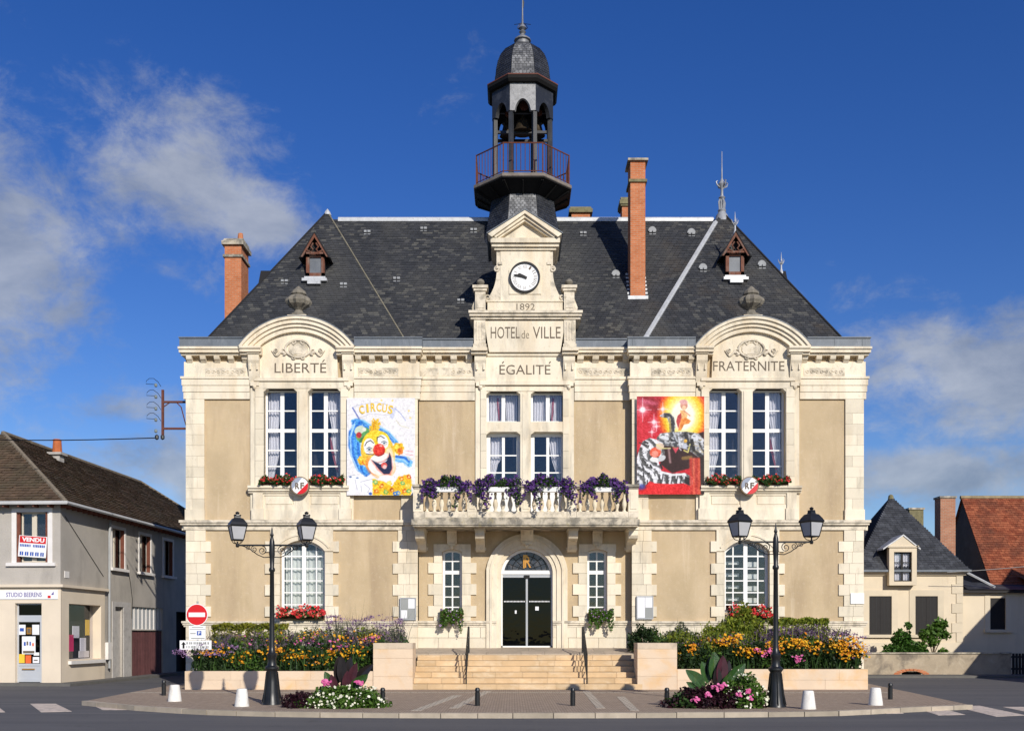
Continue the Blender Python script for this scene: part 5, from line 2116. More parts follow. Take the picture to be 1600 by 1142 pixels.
CHT = M('grey topped wall stone', (.60, .49, .37), .9, .1, 2, .3, 25, stains=[((.30, .25, .20), 3, .52, .72, .6, (1, 1, 1))], rnd=.05)
stone_wall('stair_wall', 'square cream stone stair wall left of the steps', 'wall', X(583, YS), SXL, YS, YS + 1.0, 0, [.42, .98, 1.27, 1.46], STONE_WALL, 'stone walls flanking the steps', (1.5, 2), CHT)
stone_wall('stair_wall', 'square cream stone stair wall right of the steps', 'wall', SXR, X(1058, YS), YS, YS + 1.0, 0, [.42, .98, 1.27, 1.46], STONE_WALL, 'stone walls flanking the steps', (1.5, 2), CHT)
PLX0, PLX1 = X(288, YS), X(583, YS) - .01
PRX0, PRX1 = X(1058, YS) + .01, X(1357, YS)
for a, b, lab, sgn in ((PLX0, PLX1, 'low pinkish stone planter wall left of the steps', -1), (PRX0, PRX1, 'low pinkish stone planter wall right of the steps', 1)):
    zt = .58 if sgn < 0 else .64
    t = stone_wall('planter_wall', lab, 'planter wall', a, b, YS + .04, YS + .30, 0, [.30, zt], STONE_WALL, 'planter walls in front of the town hall', (1.0, 1.9))
    # end return of the planter
    xx = a if sgn < 0 else b - .26
    for y0, y1 in ((YS + .31, YS + 1.6), (YS + 1.6, YW - .2)):
        for z0, z1 in ((0, .30), (.30, zt)):
            piece('stone', STONE_WALL, t, xx, xx + .26, y0 + .003, y1 - .003, z0 + .003, z1 - .003)
    m_ = MB()
    m_.prism_x([(YS + .28, 0), (YW - .15, 0), (YW - .15, 1.0), (YS + .28, .50)], a + .2 if sgn < 0 else SXR + .9, SXL - .9 if sgn < 0 else b - .2)
    m_.build('soil', SOIL, t)


# handrails ------------------------------------------------------------
def handrail(px_b, label):
    xb = X(px_b, YS)
    t = thing('handrail', label, 'handrail', (xb, YS + .2, 0), group='black handrails on the steps')
    y0, y1 = YS + .15, YS + TR * NS + .35
    zst = lambda y: min(NS, max(0, math.floor((y - YS) / TR) + 1)) * RI
    n_ = 9
    m_ = MB()
    top = [(xb, y0, zst(y0) + .92), (xb, y1 - .45, zst(y1) + .92), (xb, y1, zst(y1) + .92)]
    m_.tube(top, .028, 6)
    m_.tube([(p_[0], p_[1], p_[2] - .74) for p_ in top], .016, 5)
    m_.build('rail', IRON, t)
    for i in range(n_ + 1):
        y = y0 + (y1 - y0) * i / n_
        zt = np.interp(y, [p_[1] for p_ in top], [p_[2] for p_ in top])
        m_ = MB()
        r_ = .024 if i in (0, n_) else .014
        zb_ = zst(y) - .01 if i in (0, 4, n_) else zt - .74
        m_.tube([(xb, y, zb_), (xb, y, zt)], r_, 6)
        m_.build('post' if i in (0, 4, n_) else 'bar', IRON, t)


handrail(728, 'black iron handrail nearer the left stair wall')
handrail(917.6, 'black iron handrail nearer the right stair wall')


# ================================================================== LAMPS
def street_lamp(x, y, label):
    t = thing('street_lamp', label, 'street lamp', (x, y, 0), local=True, group='twin lantern street lamps on the square')
    m_ = MB()
    prof = [(.25, 0), (.24, .05), (.215, .10), (.19, .30), (.16, .55), (.135, .82), (.15, .85), (.175, .88), (.175, .92), (.12, .96), (.105, 1.02), (.10, 1.14), (.12, 1.18), (.125, 1.24), (.085, 1.28), (.068, 1.42), (.062, 1.9), (.052, 3.25), (.075, 3.28), (.075, 3.33), (.05, 3.37), (.062, 3.62), (.072, 3.68), (.068, 3.9), (.06, 4.0), (.045, 4.05), (.03, 4.12), (.045, 4.16), (.025, 4.22), (.02, 4.30), (.004, 4.36)]
    m_.lathe(prof, 0, 0, 16, fl=None)
    post = m_.build('post', IRON, t, smooth=True)
    m_ = MB()
    for k in range(8):
        a = k * math.pi / 4
        m_.tube([(math.cos(a) * .245, math.sin(a) * .245, .05), (math.cos(a) * .19, math.sin(a) * .19, .32), (math.cos(a) * .137, math.sin(a) * .137, .8)], .014, 4)
    m_.build('fluting', IRON, post)
    for s_ in (-1, 1):
        m_ = MB()
        ln = .85
        m_.tube([(s_ * .05, 0, 3.91), (s_ * ln, 0, 3.91)], .022, 6)
        # scrolls under the arm
        m_.tube(spiral(s_ * .24, 3.78, .11, .02, math.pi / 2, 1.6 * s_, 0, 20), .011, 5)
        m_.tube(spiral(s_ * .44, 3.81, .085, .015, math.pi / 2, -1.6 * s_, 0, 20), .010, 5)
        m_.tube(spiral(s_ * .60, 3.85, .06, .012, math.pi / 2, 1.5 * s_, 0, 16), .009, 5)
        m_.tube([(s_ * .06, 0, 3.62), (s_ * .20, 0, 3.61), (s_ * .36, 0, 3.68), (s_ * .52, 0, 3.80), (s_ * .68, 0, 3.88), (s_ * .80, 0, 3.91)], .012, 5)
        m_.build('arm', IRON, t)
        # lantern
        cx = s_ * ln
        rot = math.pi / 4 + .45
        k_ = math.sqrt(2)
        m_ = MB()
        m_.lathe([(.03, 3.86), (.05, 3.90), (.02, 3.96), (.02, 4.0)], cx, 0, 8)
        zb_, zt = 4.04, 4.38
        rb, rt = .125, .190
        cb = [(cx + rb * k_ * math.cos(rot + i * math.pi / 2), rb * k_ * math.sin(rot + i * math.pi / 2), zb_) for i in range(4)]
        ct = [(cx + rt * k_ * math.cos(rot + i * math.pi / 2), rt * k_ * math.sin(rot + i * math.pi / 2), zt) for i in range(4)]
        m_.tube(cb, .014, 4, closed=True)
        m_.tube(ct, .016, 4, closed=True)
        for i in range(4):
            m_.tube([cb[i], ct[i]], .013, 4)
            m_.tube([(cx, 0, 3.93), ((cb[i][0] + cx) / 2 + (cb[i][0] - cx) * .15, cb[i][1] * .65, 3.97), cb[i]], .010, 4)
        lan = m_.build('lantern', IRON, t)
        m_ = MB()
        m_.lathe([(.205 * k_, zt + .0), (.215 * k_, zt + .02), (.18 * k_, zt + .09), (.12 * k_, zt + .18), (.07 * k_, zt + .20), (.065 * k_, zt + .24), (.05 * k_, zt + .25)], cx, 0, 4, rot)
        m_.lathe([(.06, zt + .23), (.095, zt + .25), (.09, zt + .28), (.03, zt + .29), (.055, zt + .32), (.045, zt + .34), (.01, zt + .36)], cx, 0, 8)
        m_.build('lantern_roof', IRON, lan)
        for i in range(4):
            j = (i + 1) % 4
            c_ = Vector((cx, 0, (zb_ + zt) / 2))
            m_ = MB()
            q = [Vector(cb[i]), Vector(cb[j]), Vector(ct[j]), Vector(ct[i])]
            q = [v.lerp(Vector((cx, 0, v.z)), .03) for v in q]
            q2 = [v.lerp(Vector((cx, 0, v.z)), .06) for v in q]
            m_.add(q + q2, [(0, 1, 2, 3), (7, 6, 5, 4), (0, 4, 5, 1), (1, 5, 6, 2), (2, 6, 7, 3), (3, 7, 4, 0)])
            m_.build('pane', LANTERN_GLASS, lan)
    return t


street_lamp(X(425, 25.5), 25.5, 'black twin lantern street lamp before the clown poster side, left')
street_lamp(X(1212, 24.6), 24.6, 'black twin lantern street lamp in front of the right planter wall')

# ================================================================== BOLLARDS
m_ = MB()
m_.lathe([(.062, 0), (.062, .32), (.050, .33), (.050, .345), (.062, .355), (.060, .40), (.045, .43), (.02, .44)], 0, 0, 12)
blk = m_.build('bollard', IRON, None, smooth=True)
m_ = MB()
m_.lathe([(.175, 0), (.172, .03), (.122, .40), (.112, .42), (.09, .425)], 0, 0, 18)
wht = m_.build('bollard', M('chalky white concrete', (.74, .72, .67), .9, .06, 4, .3, 30, stains=[((.42, .37, .31), 6, .50, .68, .6, (1, 1, .5)), ((.15, .14, .12), 16, .62, .72, .6, (1, 1, 1))]), None, smooth=True)
first = True
for px, py, lab in ((598, 1102, 'black bollard at the right edge of the left flower mound'), (746, 1102, 'black bollard on the paving below the left handrail'), (895, 1102, 'black bollard on the paving below the right handrail'),
                    (1042, 1102, 'black bollard at the left edge of the right flower mound'), (256, 1086, 'black bollard farthest left, behind a white cone bollard'), (1391, 1092, 'black bollard farthest right, beside a white cone bollard')):
    o = blk if first else blk.copy()
    if not first: COL.objects.link(o)
    first = False
    x, y = G(px, py)
    o.location = (x, y, 0)
    tag(o, lab, 'bollard', 'black iron bollards along the kerb')
first = True
for px, py, lab in ((273, 1095, 'white cone bollard farthest left by the planter corner'), (378, 1103, 'white cone bollard just left of the left street lamp'), (1263, 1107, 'white cone bollard just right of the right street lamp'), (1368, 1101, 'white cone bollard farthest right beside the planter end')):
    o = wht if first else wht.copy()
    if not first: COL.objects.link(o)
    first = False
    x, y = G(px, py)
    o.location = (x, y, 0)
    tag(o, lab, 'bollard', 'white cone bollards along the kerb')

# ================================================================== SIGNS
DS = 33.0
sx = X(308, DS)
sg = thing('road_sign', 'round red no entry sign with parking plate and white direction arrow panel', 'road sign', (sx, DS, .5))
m_ = MB(); m_.tube([(sx, DS + .05, .4), (sx, DS + .05, 2.78)], .03, 8); m_.build('pole', M('galvanised pole', (.35, .36, .36), .5, .1, metal=.5), sg)
zc0 = Z(960, DS)
m_ = MB(); disc_xz(m_, sx, zc0, .35, DS - .02, DS + .0, 40); dsk = m_.build('disc', WHITE, sg)
m_ = MB(); disc_xz(m_, sx, zc0, .325, DS - .026, DS - .021, 40); m_.build('red_field', REDSIGN, dsk)
m_ = MB(); m_.box(sx - .26, sx + .26, DS - .032, DS - .027, zc0 - .07, zc0 + .07); m_.build('white_bar', WHITE, dsk)
m_ = MB(); m_.box(X(295.5, DS), X(321.5, DS), DS - .02, DS, Z(999, DS), Z(977, DS)); pl = m_.build('parking_plate', WHITE, sg)
m_ = MB()
for q0, q1, a, b in ((979, 980, 300, 318), (982.2, 983, 296.5, 321), (996, 997.5, 299, 320), (988.5, 990, 297.5, 306)):
    m_.box(X(a, DS), X(b, DS), DS - .024, DS - .0205, Z(q1, DS), Z(q0, DS))
m_.build('small_print', GREYP, pl)['kind'] = 'stuff'
m_ = MB(); m_.box(X(308, DS), X(315, DS), DS - .024, DS - .0205, Z(992, DS), Z(985.3, DS)); m_.build('blue_square', BLUESIGN, pl)
lettering('parking_letter', 'P', X(310, DS), X(313.4, DS), Z(991, DS), Z(986.3, DS), DS - .025, WHITE, pl, .02, .003)
m_ = MB(); m_.box(X(281.5, DS), X(331, DS), DS - .045, DS - .025, Z(1014.5, DS), Z(1000, DS)); ap_ = m_.build('direction_panel', WHITE, sg)
m_ = MB()
ax = X(287.5, DS)
m_.prism([(ax - .03, Z(1012.5, DS)), (ax + .03, Z(1012.5, DS)), (ax + .03, Z(1006.5, DS)), (ax + .075, Z(1006.5, DS)), (ax, Z(1002, DS)), (ax - .075, Z(1006.5, DS)), (ax - .03, Z(1006.5, DS))], DS - .05, DS - .046)
m_.build('arrow', BLACK, ap_)
m_ = MB()
for row, (q0, q1) in enumerate(((1002.6, 1006), (1008.5, 1012))):
    x = 292
    while x < 327:
        w = random.uniform(1.2, 2.6)
        m_.box(X(x, DS), X(x + w, DS), DS - .049, DS - .046, Z(q1, DS), Z(q0, DS))
        x += w + random.choice((.7, .8, 2))
m_.build('small_print', GREYP, ap_)['kind'] = 'stuff'

# ================================================================== POSTERS (flat prints, painted on a fine grid)


def s2l(c):
    c = np.asarray(c, float) / 255
    return np.where(c <= .04045, c / 12.92, ((c + .055) / 1.055) ** 2.4)


class Canvas:
    def __init__(s, w, h, bg):
        s.w, s.h = w, h
        yy, xx = np.mgrid[0:h, 0:w]
        s.x = xx / (w - 1); s.y = yy / (h - 1) * (h / w)          # y downwards, in widths
        s.ar = h / w
        s.im = np.zeros((h, w, 3)) + np.array(bg, float)
        r = np.random.default_rng(1)
        n_ = r.normal(size=(h, w))
        for _ in range(3):
            n_ = (n_ + np.roll(n_, 1, 0) + np.roll(n_, -1, 0) + np.roll(n_, 1, 1) + np.roll(n_, -1, 1)) / 5
        s.n = n_ / n_.std()
        s.px = 1 / w

    def put(s, mask, col, a=1.0):
        m_ = (np.clip(mask, 0, 1) * a)[..., None]
        s.im = s.im * (1 - m_) + np.array(col, float) * m_

    def ell(s, cx, cy, rx, ry, col, rot=0, a=1.0, soft=1.2, rough=0.0):
        c, d = math.cos(rot), math.sin(rot)
        u = (s.x - cx) * c + (s.y - cy) * d
        v = -(s.x - cx) * d + (s.y - cy) * c
        r = np.sqrt((u / rx) ** 2 + (v / ry) ** 2) + rough * s.n
        s.put((1 - r) * min(rx, ry) / (s.px * soft) + .5, col, a)

    def poly(s, pts, col, a=1.0, soft=1.0, rough=0.0):
        inside = np.zeros(s.x.shape, bool)
        dist = np.full(s.x.shape, 9.0)
        n_ = len(pts)
        for i in range(n_):
            x0, y0 = pts[i]; x1, y1 = pts[(i + 1) % n_]
            cond = (y0 > s.y) != (y1 > s.y)
            with np.errstate(divide='ignore', invalid='ignore'):
                xi = (x1 - x0) * (s.y - y0) / ((y1 - y0) if y1 != y0 else 1e-9) + x0
            inside ^= cond & (s.x < xi)
            t = np.clip(((s.x - x0) * (x1 - x0) + (s.y - y0) * (y1 - y0)) / ((x1 - x0) ** 2 + (y1 - y0) ** 2 + 1e-12), 0, 1)
            dist = np.minimum(dist, np.hypot(s.x - x0 - t * (x1 - x0), s.y - y0 - t * (y1 - y0)))
        sd = np.where(inside, dist, -dist) + rough * s.n * .02
        s.put(sd / (s.px * soft) + .5, col, a)

    def tex(s, pts, fn):
        """polygon filled with a grey tone worked out per point"""
        keep = s.im.copy()
        tone = np.clip(fn(s.x, s.y, s.n), 0, 1)
        s.poly(pts, (0, 0, 0), 1, 1.2)
        m_ = 1 - (s.im.sum(-1) + 1) / (keep.sum(-1) + 1)
        m_ = np.clip(m_, 0, 1)[..., None]
        s.im = keep * (1 - m_) + (20 + 225 * tone[..., None] * np.array([1.0, 1.0, 1.02])) * m_

    def line(s, pts, w, col, a=1.0, soft=1.0):
        dist = np.full(s.x.shape, 9.0)
        for (x0, y0), (x1, y1) in zip(pts, pts[1:]):
            t = np.clip(((s.x - x0) * (x1 - x0) + (s.y - y0) * (y1 - y0)) / ((x1 - x0) ** 2 + (y1 - y0) ** 2 + 1e-12), 0, 1)
            dist = np.minimum(dist, np.hypot(s.x - x0 - t * (x1 - x0), s.y - y0 - t * (y1 - y0)))
        s.put((w / 2 - dist) / (s.px * soft) + .5, col, a)

    def grain(s, amt, seed=3):
        r = np.random.default_rng(seed)
        lum = s.im.mean(-1, keepdims=True)
        sat = (s.im.max(-1, keepdims=True) - s.im.min(-1, keepdims=True)) / 255
        streak = r.normal(size=(s.h, s.w))
        for _ in range(2):
            streak = (streak + np.roll(np.roll(streak, 1, 0), 1, 1) + np.roll(np.roll(streak, -1, 0), -1, 1)) / 3
        s.im = s.im + (streak[..., None] * amt * 1.6 + s.n[..., None] * amt * .6) * (.25 + sat)

    def mesh(s, name, x0, x1, z0, z1, y, parent, mat):
        h, w = s.h, s.w
        xs = np.linspace(x0, x1, w); zs = np.linspace(z1, z0, h)
        XX, ZZ = np.meshgrid(xs, zs)
        bulge = .012 * np.sin(np.linspace(0, 9, w))[None, :] * np.sin(np.linspace(0, 5, h))[:, None]
        off = org(parent)
        co = np.stack([XX - off.x, np.full_like(XX, y) + bulge - off.y, ZZ - off.z], -1).reshape(-1, 3)
        idx = np.arange(h * w).reshape(h, w)
        q = np.stack([idx[1:, :-1], idx[1:, 1:], idx[:-1, 1:], idx[:-1, :-1]], -1).reshape(-1, 4)
        me = bpy.data.meshes.new(name)
        me.vertices.add(len(co)); me.vertices.foreach_set('co', co.ravel())
        me.loops.add(q.size); me.loops.foreach_set('vertex_index', q.ravel())
        me.polygons.add(len(q)); me.polygons.foreach_set('loop_start', np.arange(len(q)) * 4); me.polygons.foreach_set('loop_total', np.full(len(q), 4))
        me.update(calc_edges=True)
        at = me.color_attributes.new('print', 'FLOAT_COLOR', 'POINT')
        rgba = np.ones((h * w, 4))
        rgba[:, :3] = s2l(np.clip(s.im, 0, 255).reshape(-1, 3)) * .82
        at.data.foreach_set('color', rgba.ravel())
        return link(name, me, mat, parent)


m, nt, p, out = new_mat('printed canvas')
ca = nt.nodes.new('ShaderNodeVertexColor'); ca.layer_name = 'print'
nt.links.new(ca.outputs[0], p.inputs['Base Color'])
p.inputs['Roughness'].default_value = .6
p.inputs['Specular IOR Level'].default_value = .3
PRINT = m

W_, H_ = 160, 230


def poster_thing(name, label, x0, x1, z0, z1, y):
    t = thing(name, label, 'poster', ((x0 + x1) / 2, y, z0))
    m_ = MB(); m_.box(x0, x1, y + .012 + .004, y + .03, z0, z1)
    m_.build('backing_board', WHITE, t)
    return t


# --- clown
c = Canvas(W_, H_, (240, 238, 240))
T = lambda u, v: ((u - 50) / 650, (v - 88) / 964 * c.ar)          # read from a 650 wide sheet
c.im += c.n[..., None] * 3
blue = (30, 130, 225)
for pts_, w, col in (([(120, 320), (200, 330), (270, 380)], 45, (40, 150, 230)), ([(100, 430), (95, 560), (150, 700)], 60, (25, 110, 220)), ([(150, 330), (110, 450), (120, 620), (180, 770), (230, 810)], 70, (20, 120, 225)),
                     ([(160, 520), (170, 620), (200, 780)], 60, (60, 170, 240)), ([(360, 390), (440, 440), (510, 520)], 40, (60, 165, 235)), ([(520, 690), (600, 700), (640, 740)], 55, (50, 160, 235)), ([(230, 850), (290, 800)], 30, (60, 110, 170)), ([(200, 350), (260, 400)], 30, (20, 100, 210))):
    c.line([T(*q) for q in pts_], w / 650, col, .75, 6)
    for k_ in range(9):
        dx_, dy_ = rng.uniform(-.5, .5, 2) * w
        c.line([T(q[0] + dx_, q[1] + dy_) for q in pts_], .012 + .012 * (k_ % 3), ((20, 95, 205), (110, 190, 245), (30, 140, 230), (215, 235, 250))[k_ % 4], .6, 2)
# title banner
c.line([T(110, 180), T(150, 160), T(330, 130), T(490, 165)], 6 / 650, (150, 160, 190), .6, 2)
c.line([T(105, 185), T(165, 290)], 12 / 650, (60, 80, 170), .8, 2)
c.line([T(165, 290), T(270, 245), T(470, 260)], 5 / 650, (170, 170, 190), .6, 2)
c.poly([T(470, 180), T(520, 190), T(490, 300), T(460, 280)], (205, 212, 235), .9, 2)
c.line([T(510, 190), T(560, 240), T(610, 310)], 8 / 650, (110, 130, 200), .6, 2)
c.line([T(520, 310), T(560, 360), T(640, 385)], 7 / 650, (200, 195, 150), .6, 2)
for u, v in ((485, 115), (655, 285), (640, 215), (380, 112)):
    c.ell(*T(u, v), .015, .015, (245, 215, 130))
# hat, hair
c.ell(*T(205, 450), .12, .095, (95, 165, 95), -.7)
c.ell(*T(170, 405), .08, .06, (205, 220, 200), -.6)
c.ell(*T(165, 455), .04, .045, (190, 50, 60))
c.ell(*T(215, 400), .03, .03, (235, 235, 215))
c.ell(*T(200, 500), .06, .03, (60, 120, 70), -.7)
c.poly([T(265, 430), T(280, 330), T(310, 300), T(345, 300), T(372, 330), T(350, 430)], (240, 185, 30), 1, 2, .6)
c.line([T(300, 420), T(310, 330)], .02, (200, 130, 20), .7); c.line([T(335, 420), T(340, 320)], .015, (255, 220, 90), .8)
# ears of hair
for u, v, rx, ry in ((540, 590, .085, .09), (200, 705, .075, .075)):
    c.ell(*T(u, v), rx, ry, (245, 190, 30), .3, rough=.07)
    c.ell(*T(u + 20, v + 25), rx * .55, ry * .5, (235, 120, 30), rough=.08)
    c.ell(*T(u - 10, v - 20), rx * .4, ry * .35, (255, 225, 80))
# head
c.ell(*T(345, 630), .245, .335, (250, 200, 60), -.22)
c.ell(*T(330, 520), .20, .16, (252, 215, 45), -.2)
c.ell(*T(395, 780), .19, .17, (248, 215, 170), -.2)
c.ell(*T(290, 760), .09, .13, (240, 130, 60), -.35, .8, 6)
c.ell(*T(460, 700), .07, .19, (250, 235, 205), -.1, .9, 4)
c.ell(*T(265, 570), .085, .125, (250, 250, 250), -.1)
c.ell(*T(395, 520), .075, .105, (250, 250, 250), -.35)
c.line([T(222, 560), T(240, 525), T(275, 508), T(305, 535)], .013, (60, 50, 50))
c.line([T(338, 515), T(340, 478), T(375, 466), T(408, 488)], .013, (60, 50, 50))
for k_ in range(70):
    a_ = k_ * 2.399; r_ = .05 + .27 * ((k_ * .618) % 1)
    u_, v_ = 345 + 650 * r_ * .7 * math.cos(a_), 640 + 650 * r_ * math.sin(a_)
    c.line([T(u_, v_), T(u_ + 22, v_ + 34)], .012, ((255, 225, 90), (235, 160, 50), (255, 240, 190), (245, 180, 90))[k_ % 4], .35, 3)
c.line([T(238, 590), T(262, 572), T(290, 588)], .010, (90, 95, 105)); c.ell(*T(264, 597), .026, .022, (150, 170, 185)); c.ell(*T(264, 598), .012, .012, (60, 65, 75)); c.line([T(240, 612), T(265, 622), T(290, 610)], .010, (170, 160, 165))
c.line([T(378, 528), T(405, 512), T(432, 530)], .010, (90, 95, 105)); c.ell(*T(406, 534), .022, .017, (150, 170, 185)); c.ell(*T(406, 535), .010, .010, (60, 65, 75)); c.line([T(385, 550), T(408, 556), T(430, 545)], .010, (190, 170, 150))
c.line([T(235, 640), T(300, 650)], .012, (60, 50, 50))
# white muzzle, mouth
c.ell(*T(375, 740), .19, .16, (250, 246, 240), -.35)
c.poly([T(270, 690), T(310, 720), T(370, 720), T(430, 690), T(455, 630), T(475, 660), T(490, 780), T(470, 850), T(410, 860), T(340, 800)], (225, 70, 60), .5, 4)
c.poly([T(285, 700), T(345, 730), T(410, 715), T(450, 670), T(455, 625), T(475, 680), T(480, 790), T(455, 840), T(400, 840), T(345, 780)], (24, 36, 74), 1, 1.5)
c.poly([T(305, 712), T(350, 732), T(410, 715), T(440, 690), T(425, 715), T(370, 745)], (245, 245, 245))
c.ell(*T(405, 755), .045, .045, (225, 90, 85), .3)
c.ell(*T(410, 770), .03, .03, (250, 200, 195), .3)
c.line([T(300, 800), T(370, 870), T(450, 880)], .02, (250, 240, 220))
# nose
c.ell(*T(358, 603), .088, .092, (215, 40, 25))
c.ell(*T(352, 590), .065, .062, (240, 60, 40), 0, .9, 5)
c.ell(*T(375, 562), .022, .014, (255, 170, 150))
c.line([T(300, 645), T(350, 665), T(405, 640)], .012, (120, 20, 20), .8)
# ruff, coat, glove
c.ell(*T(430, 910), .13, .09, (246, 244, 248), .1)
c.ell(*T(590, 810), .11, .07, (240, 244, 248), .3)
c.poly([T(290, 890), T(400, 910), T(480, 960), T(540, 870), T(640, 840), T(670, 900), T(660, 1052), T(300, 1052)], (250, 195, 25), 1, 2, .3)
for u, v, col in ((380, 960, (225, 110, 30)), (580, 930, (120, 190, 110)), (640, 870, (215, 90, 40)), (330, 1010, (225, 120, 30)), (420, 1020, (140, 190, 90)), (510, 1035, (40, 110, 200)), (540, 1030, (60, 130, 210)), (600, 1010, (230, 110, 30)), (320, 920, (130, 190, 110)), (480, 1000, (220, 120, 30)), (570, 890, (235, 130, 30)), (455, 930, (250, 220, 90)), (630, 960, (250, 225, 90)), (640, 1010, (120, 180, 90))):
    c.ell(*T(u, v), .034, .032, col, rough=.1)
    c.ell(*T(u + 3, v), .014, .013, (250, 225, 120))
c.poly([T(60, 860), T(180, 860), T(290, 880), T(290, 980), T(240, 1025), T(150, 1020), T(60, 1030)], (247, 246, 250), 1, 3)
for pts_ in ([(130, 900), (150, 1000)], [(185, 950), (190, 1015)], [(215, 940), (270, 985), (250, 1020)], [(65, 860), (130, 850)], [(180, 920), (290, 890)]):
    c.line([T(*q) for q in pts_], .008, (150, 155, 175), .8)
c.ell(*T(275, 1035), .025, .02, (60, 100, 190)); c.ell(*T(85, 870), .02, .012, (90, 120, 170)); c.ell(*T(150, 880), .02, .012, (110, 140, 190))
for v in (620, 655):
    c.line([T(610, v - 10), T(680, v)], .014, (240, 170, 175), .8)
c.line([T(625, 670), T(640, 700), T(680, 690)], .012, (235, 215, 170), .8)
px0_, px1_, pz0, pz1 = X(543.5), X(649.5), Z(775), Z(624)
P1 = poster_thing('poster', 'white clown poster with red nose hung left of the middle bay', px0_, px1_, pz0, pz1, YW - .22)
c.grain(20)
c.mesh('print', px0_, px1_, pz0, pz1, YW - .22, P1, PRINT)
for i, ch in enumerate('CIRCUS'):
    t = i / 5
    x = px0_ + (px1_ - px0_) * (.22 + .42 * t)
    z = pz1 - (pz1 - pz0) * (.115 - .025 * math.sin(math.pi * t))
    hw_ = .035 if ch == 'I' else .085
    lettering('lettering', ch, x - hw_, x + hw_, z - .16, z + .13, YW - .236, YELLOW, P1, .02, .003, tilt=(.5 - t) * .35)

# --- circus beasts
c = Canvas(W_, H_, (205, 25, 45))
T = lambda u, v: ((u - 62) / 683, (v - 75) / 990 * c.ar)
c.ell(*T(220, 150), .25, .10, (130, 25, 40), .5, .8, 20)
c.ell(*T(160, 130), .2, .03, (235, 120, 150), .2, .6, 6)
for r_, col in ((.46, (225, 70, 25)), (.41, (245, 140, 25)), (.36, (252, 205, 40)), (.30, (255, 235, 130)), (.22, (255, 250, 225))):
    c.ell(*T(530, 270), r_ * .82, r_, col, 0, 1, 8)
c.poly([T(300, 560), T(745, 430), T(745, 1060), T(690, 1060), T(600, 800), T(420, 850), T(300, 760)], (48, 20, 22), 1, 3)
c.poly([T(62, 650), T(120, 600), T(160, 950), T(62, 1000)], (90, 20, 25), 1, 5)
# rider
c.ell(*T(540, 165), .055, .065, (215, 150, 130), .1)
c.ell(*T(535, 130), .06, .035, (225, 170, 165)); c.ell(*T(540, 190), .03, .035, (245, 205, 165))
c.poly([T(500, 215), T(550, 215), T(575, 270), T(560, 310), T(505, 300)], (240, 185, 120), 1, 2)
c.poly([T(460, 330), T(475, 270), T(510, 240), T(515, 300), T(480, 400)], (190, 60, 60), 1, 2)
c.poly([T(510, 300), T(560, 290), T(610, 320), T(590, 350), T(540, 360), T(510, 420), T(480, 420)], (235, 140, 60), 1, 2)
c.line([T(540, 220), T(600, 270)], .02, (225, 160, 130))
# horse / elephant-like grey mount
c.tex([T(290, 270), T(340, 240), T(400, 245), T(440, 290), T(455, 380), T(440, 450), T(395, 450), T(390, 350), T(370, 295), T(310, 285)], lambda x, y, n_: .45 + .1 * n_ + .25 * np.sin(40 * x + 22 * y))
c.line([T(345, 255), T(405, 270), T(430, 350), T(430, 440)], .03, (55, 58, 64)); c.line([T(395, 300), T(405, 430)], .02, (170, 150, 90))
c.poly([T(260, 500), T(300, 450), T(380, 440), T(560, 430), T(690, 450), T(745, 520), T(745, 670), T(690, 690), T(620, 640), T(540, 600), T(420, 580), T(330, 570)], (140, 143, 150), 1, 2)
c.tex([T(260, 500), T(300, 450), T(380, 440), T(560, 430), T(690, 450), T(745, 520), T(745, 670), T(690, 690), T(620, 640), T(540, 600), T(420, 580), T(330, 570)],
      lambda x, y, n_: .50 + .13 * n_ + .28 * np.sin(21 * x + 9 * y) * np.sin(17 * y - 6 * x) + .1 * np.sin(60 * x))
for a, b, w, col in (((420, 450), (450, 570), .05, (60, 64, 72)), ((480, 450), (500, 570), .02, (215, 220, 230)), ((560, 470), (590, 560), .05, (40, 42, 48)), ((640, 480), (720, 520), .07, (220, 222, 228)), ((650, 560), (730, 600), .06, (200, 200, 205)), ((620, 520), (640, 620), .05, (25, 25, 28)),
                     ((300, 480), (370, 500), .05, (225, 228, 232)), ((300, 520), (360, 550), .03, (80, 85, 90)), ((660, 640), (720, 680), .05, (45, 45, 48)), ((700, 560), (745, 640), .03, (60, 60, 64)), ((430, 440), (470, 530), .02, (190, 195, 205))):
    c.line([T(*a), T(*b)], w, col, .95, 2)
c.ell(*T(548, 580), .035, .04, (190, 195, 210)); c.ell(*T(555, 525), .025, .025, (230, 180, 70))
c.line([T(540, 620), T(580, 640), T(600, 560)], .018, (215, 205, 120)); c.line([T(530, 700), T(610, 690)], .05, (150, 120, 60), .8, 3)
c.poly([T(420, 590), T(490, 590), T(455, 650)], (215, 70, 90), 1, 2)
# big cat
c.poly([T(62, 700), T(90, 600), T(120, 530), T(190, 495), T(260, 510), T(310, 560), T(345, 640), T(320, 720), T(280, 740), T(310, 830), T(420, 855), T(550, 850), T(620, 890), T(630, 960), T(580, 1000), T(540, 950), T(400, 960), T(280, 960), T(190, 930), T(120, 1000), T(62, 960)], (185, 187, 190), 1, 1.5)
c.tex([T(62, 700), T(90, 600), T(120, 530), T(190, 495), T(260, 510), T(310, 560), T(345, 640), T(320, 720), T(280, 740), T(310, 830), T(420, 855), T(550, 850), T(620, 890), T(630, 960), T(580, 1000), T(540, 950), T(400, 960), T(280, 960), T(190, 930), T(120, 1000), T(62, 960)],
      lambda x, y, n_: .62 + .06 * n_ + .55 * np.tanh(3 * (np.sin(62 * (x * .75 - y * .55) + 2.2 * np.sin(14 * y + 5 * x) + .5 * n_) - .05)) * .62)
rs_ = random.Random(4)
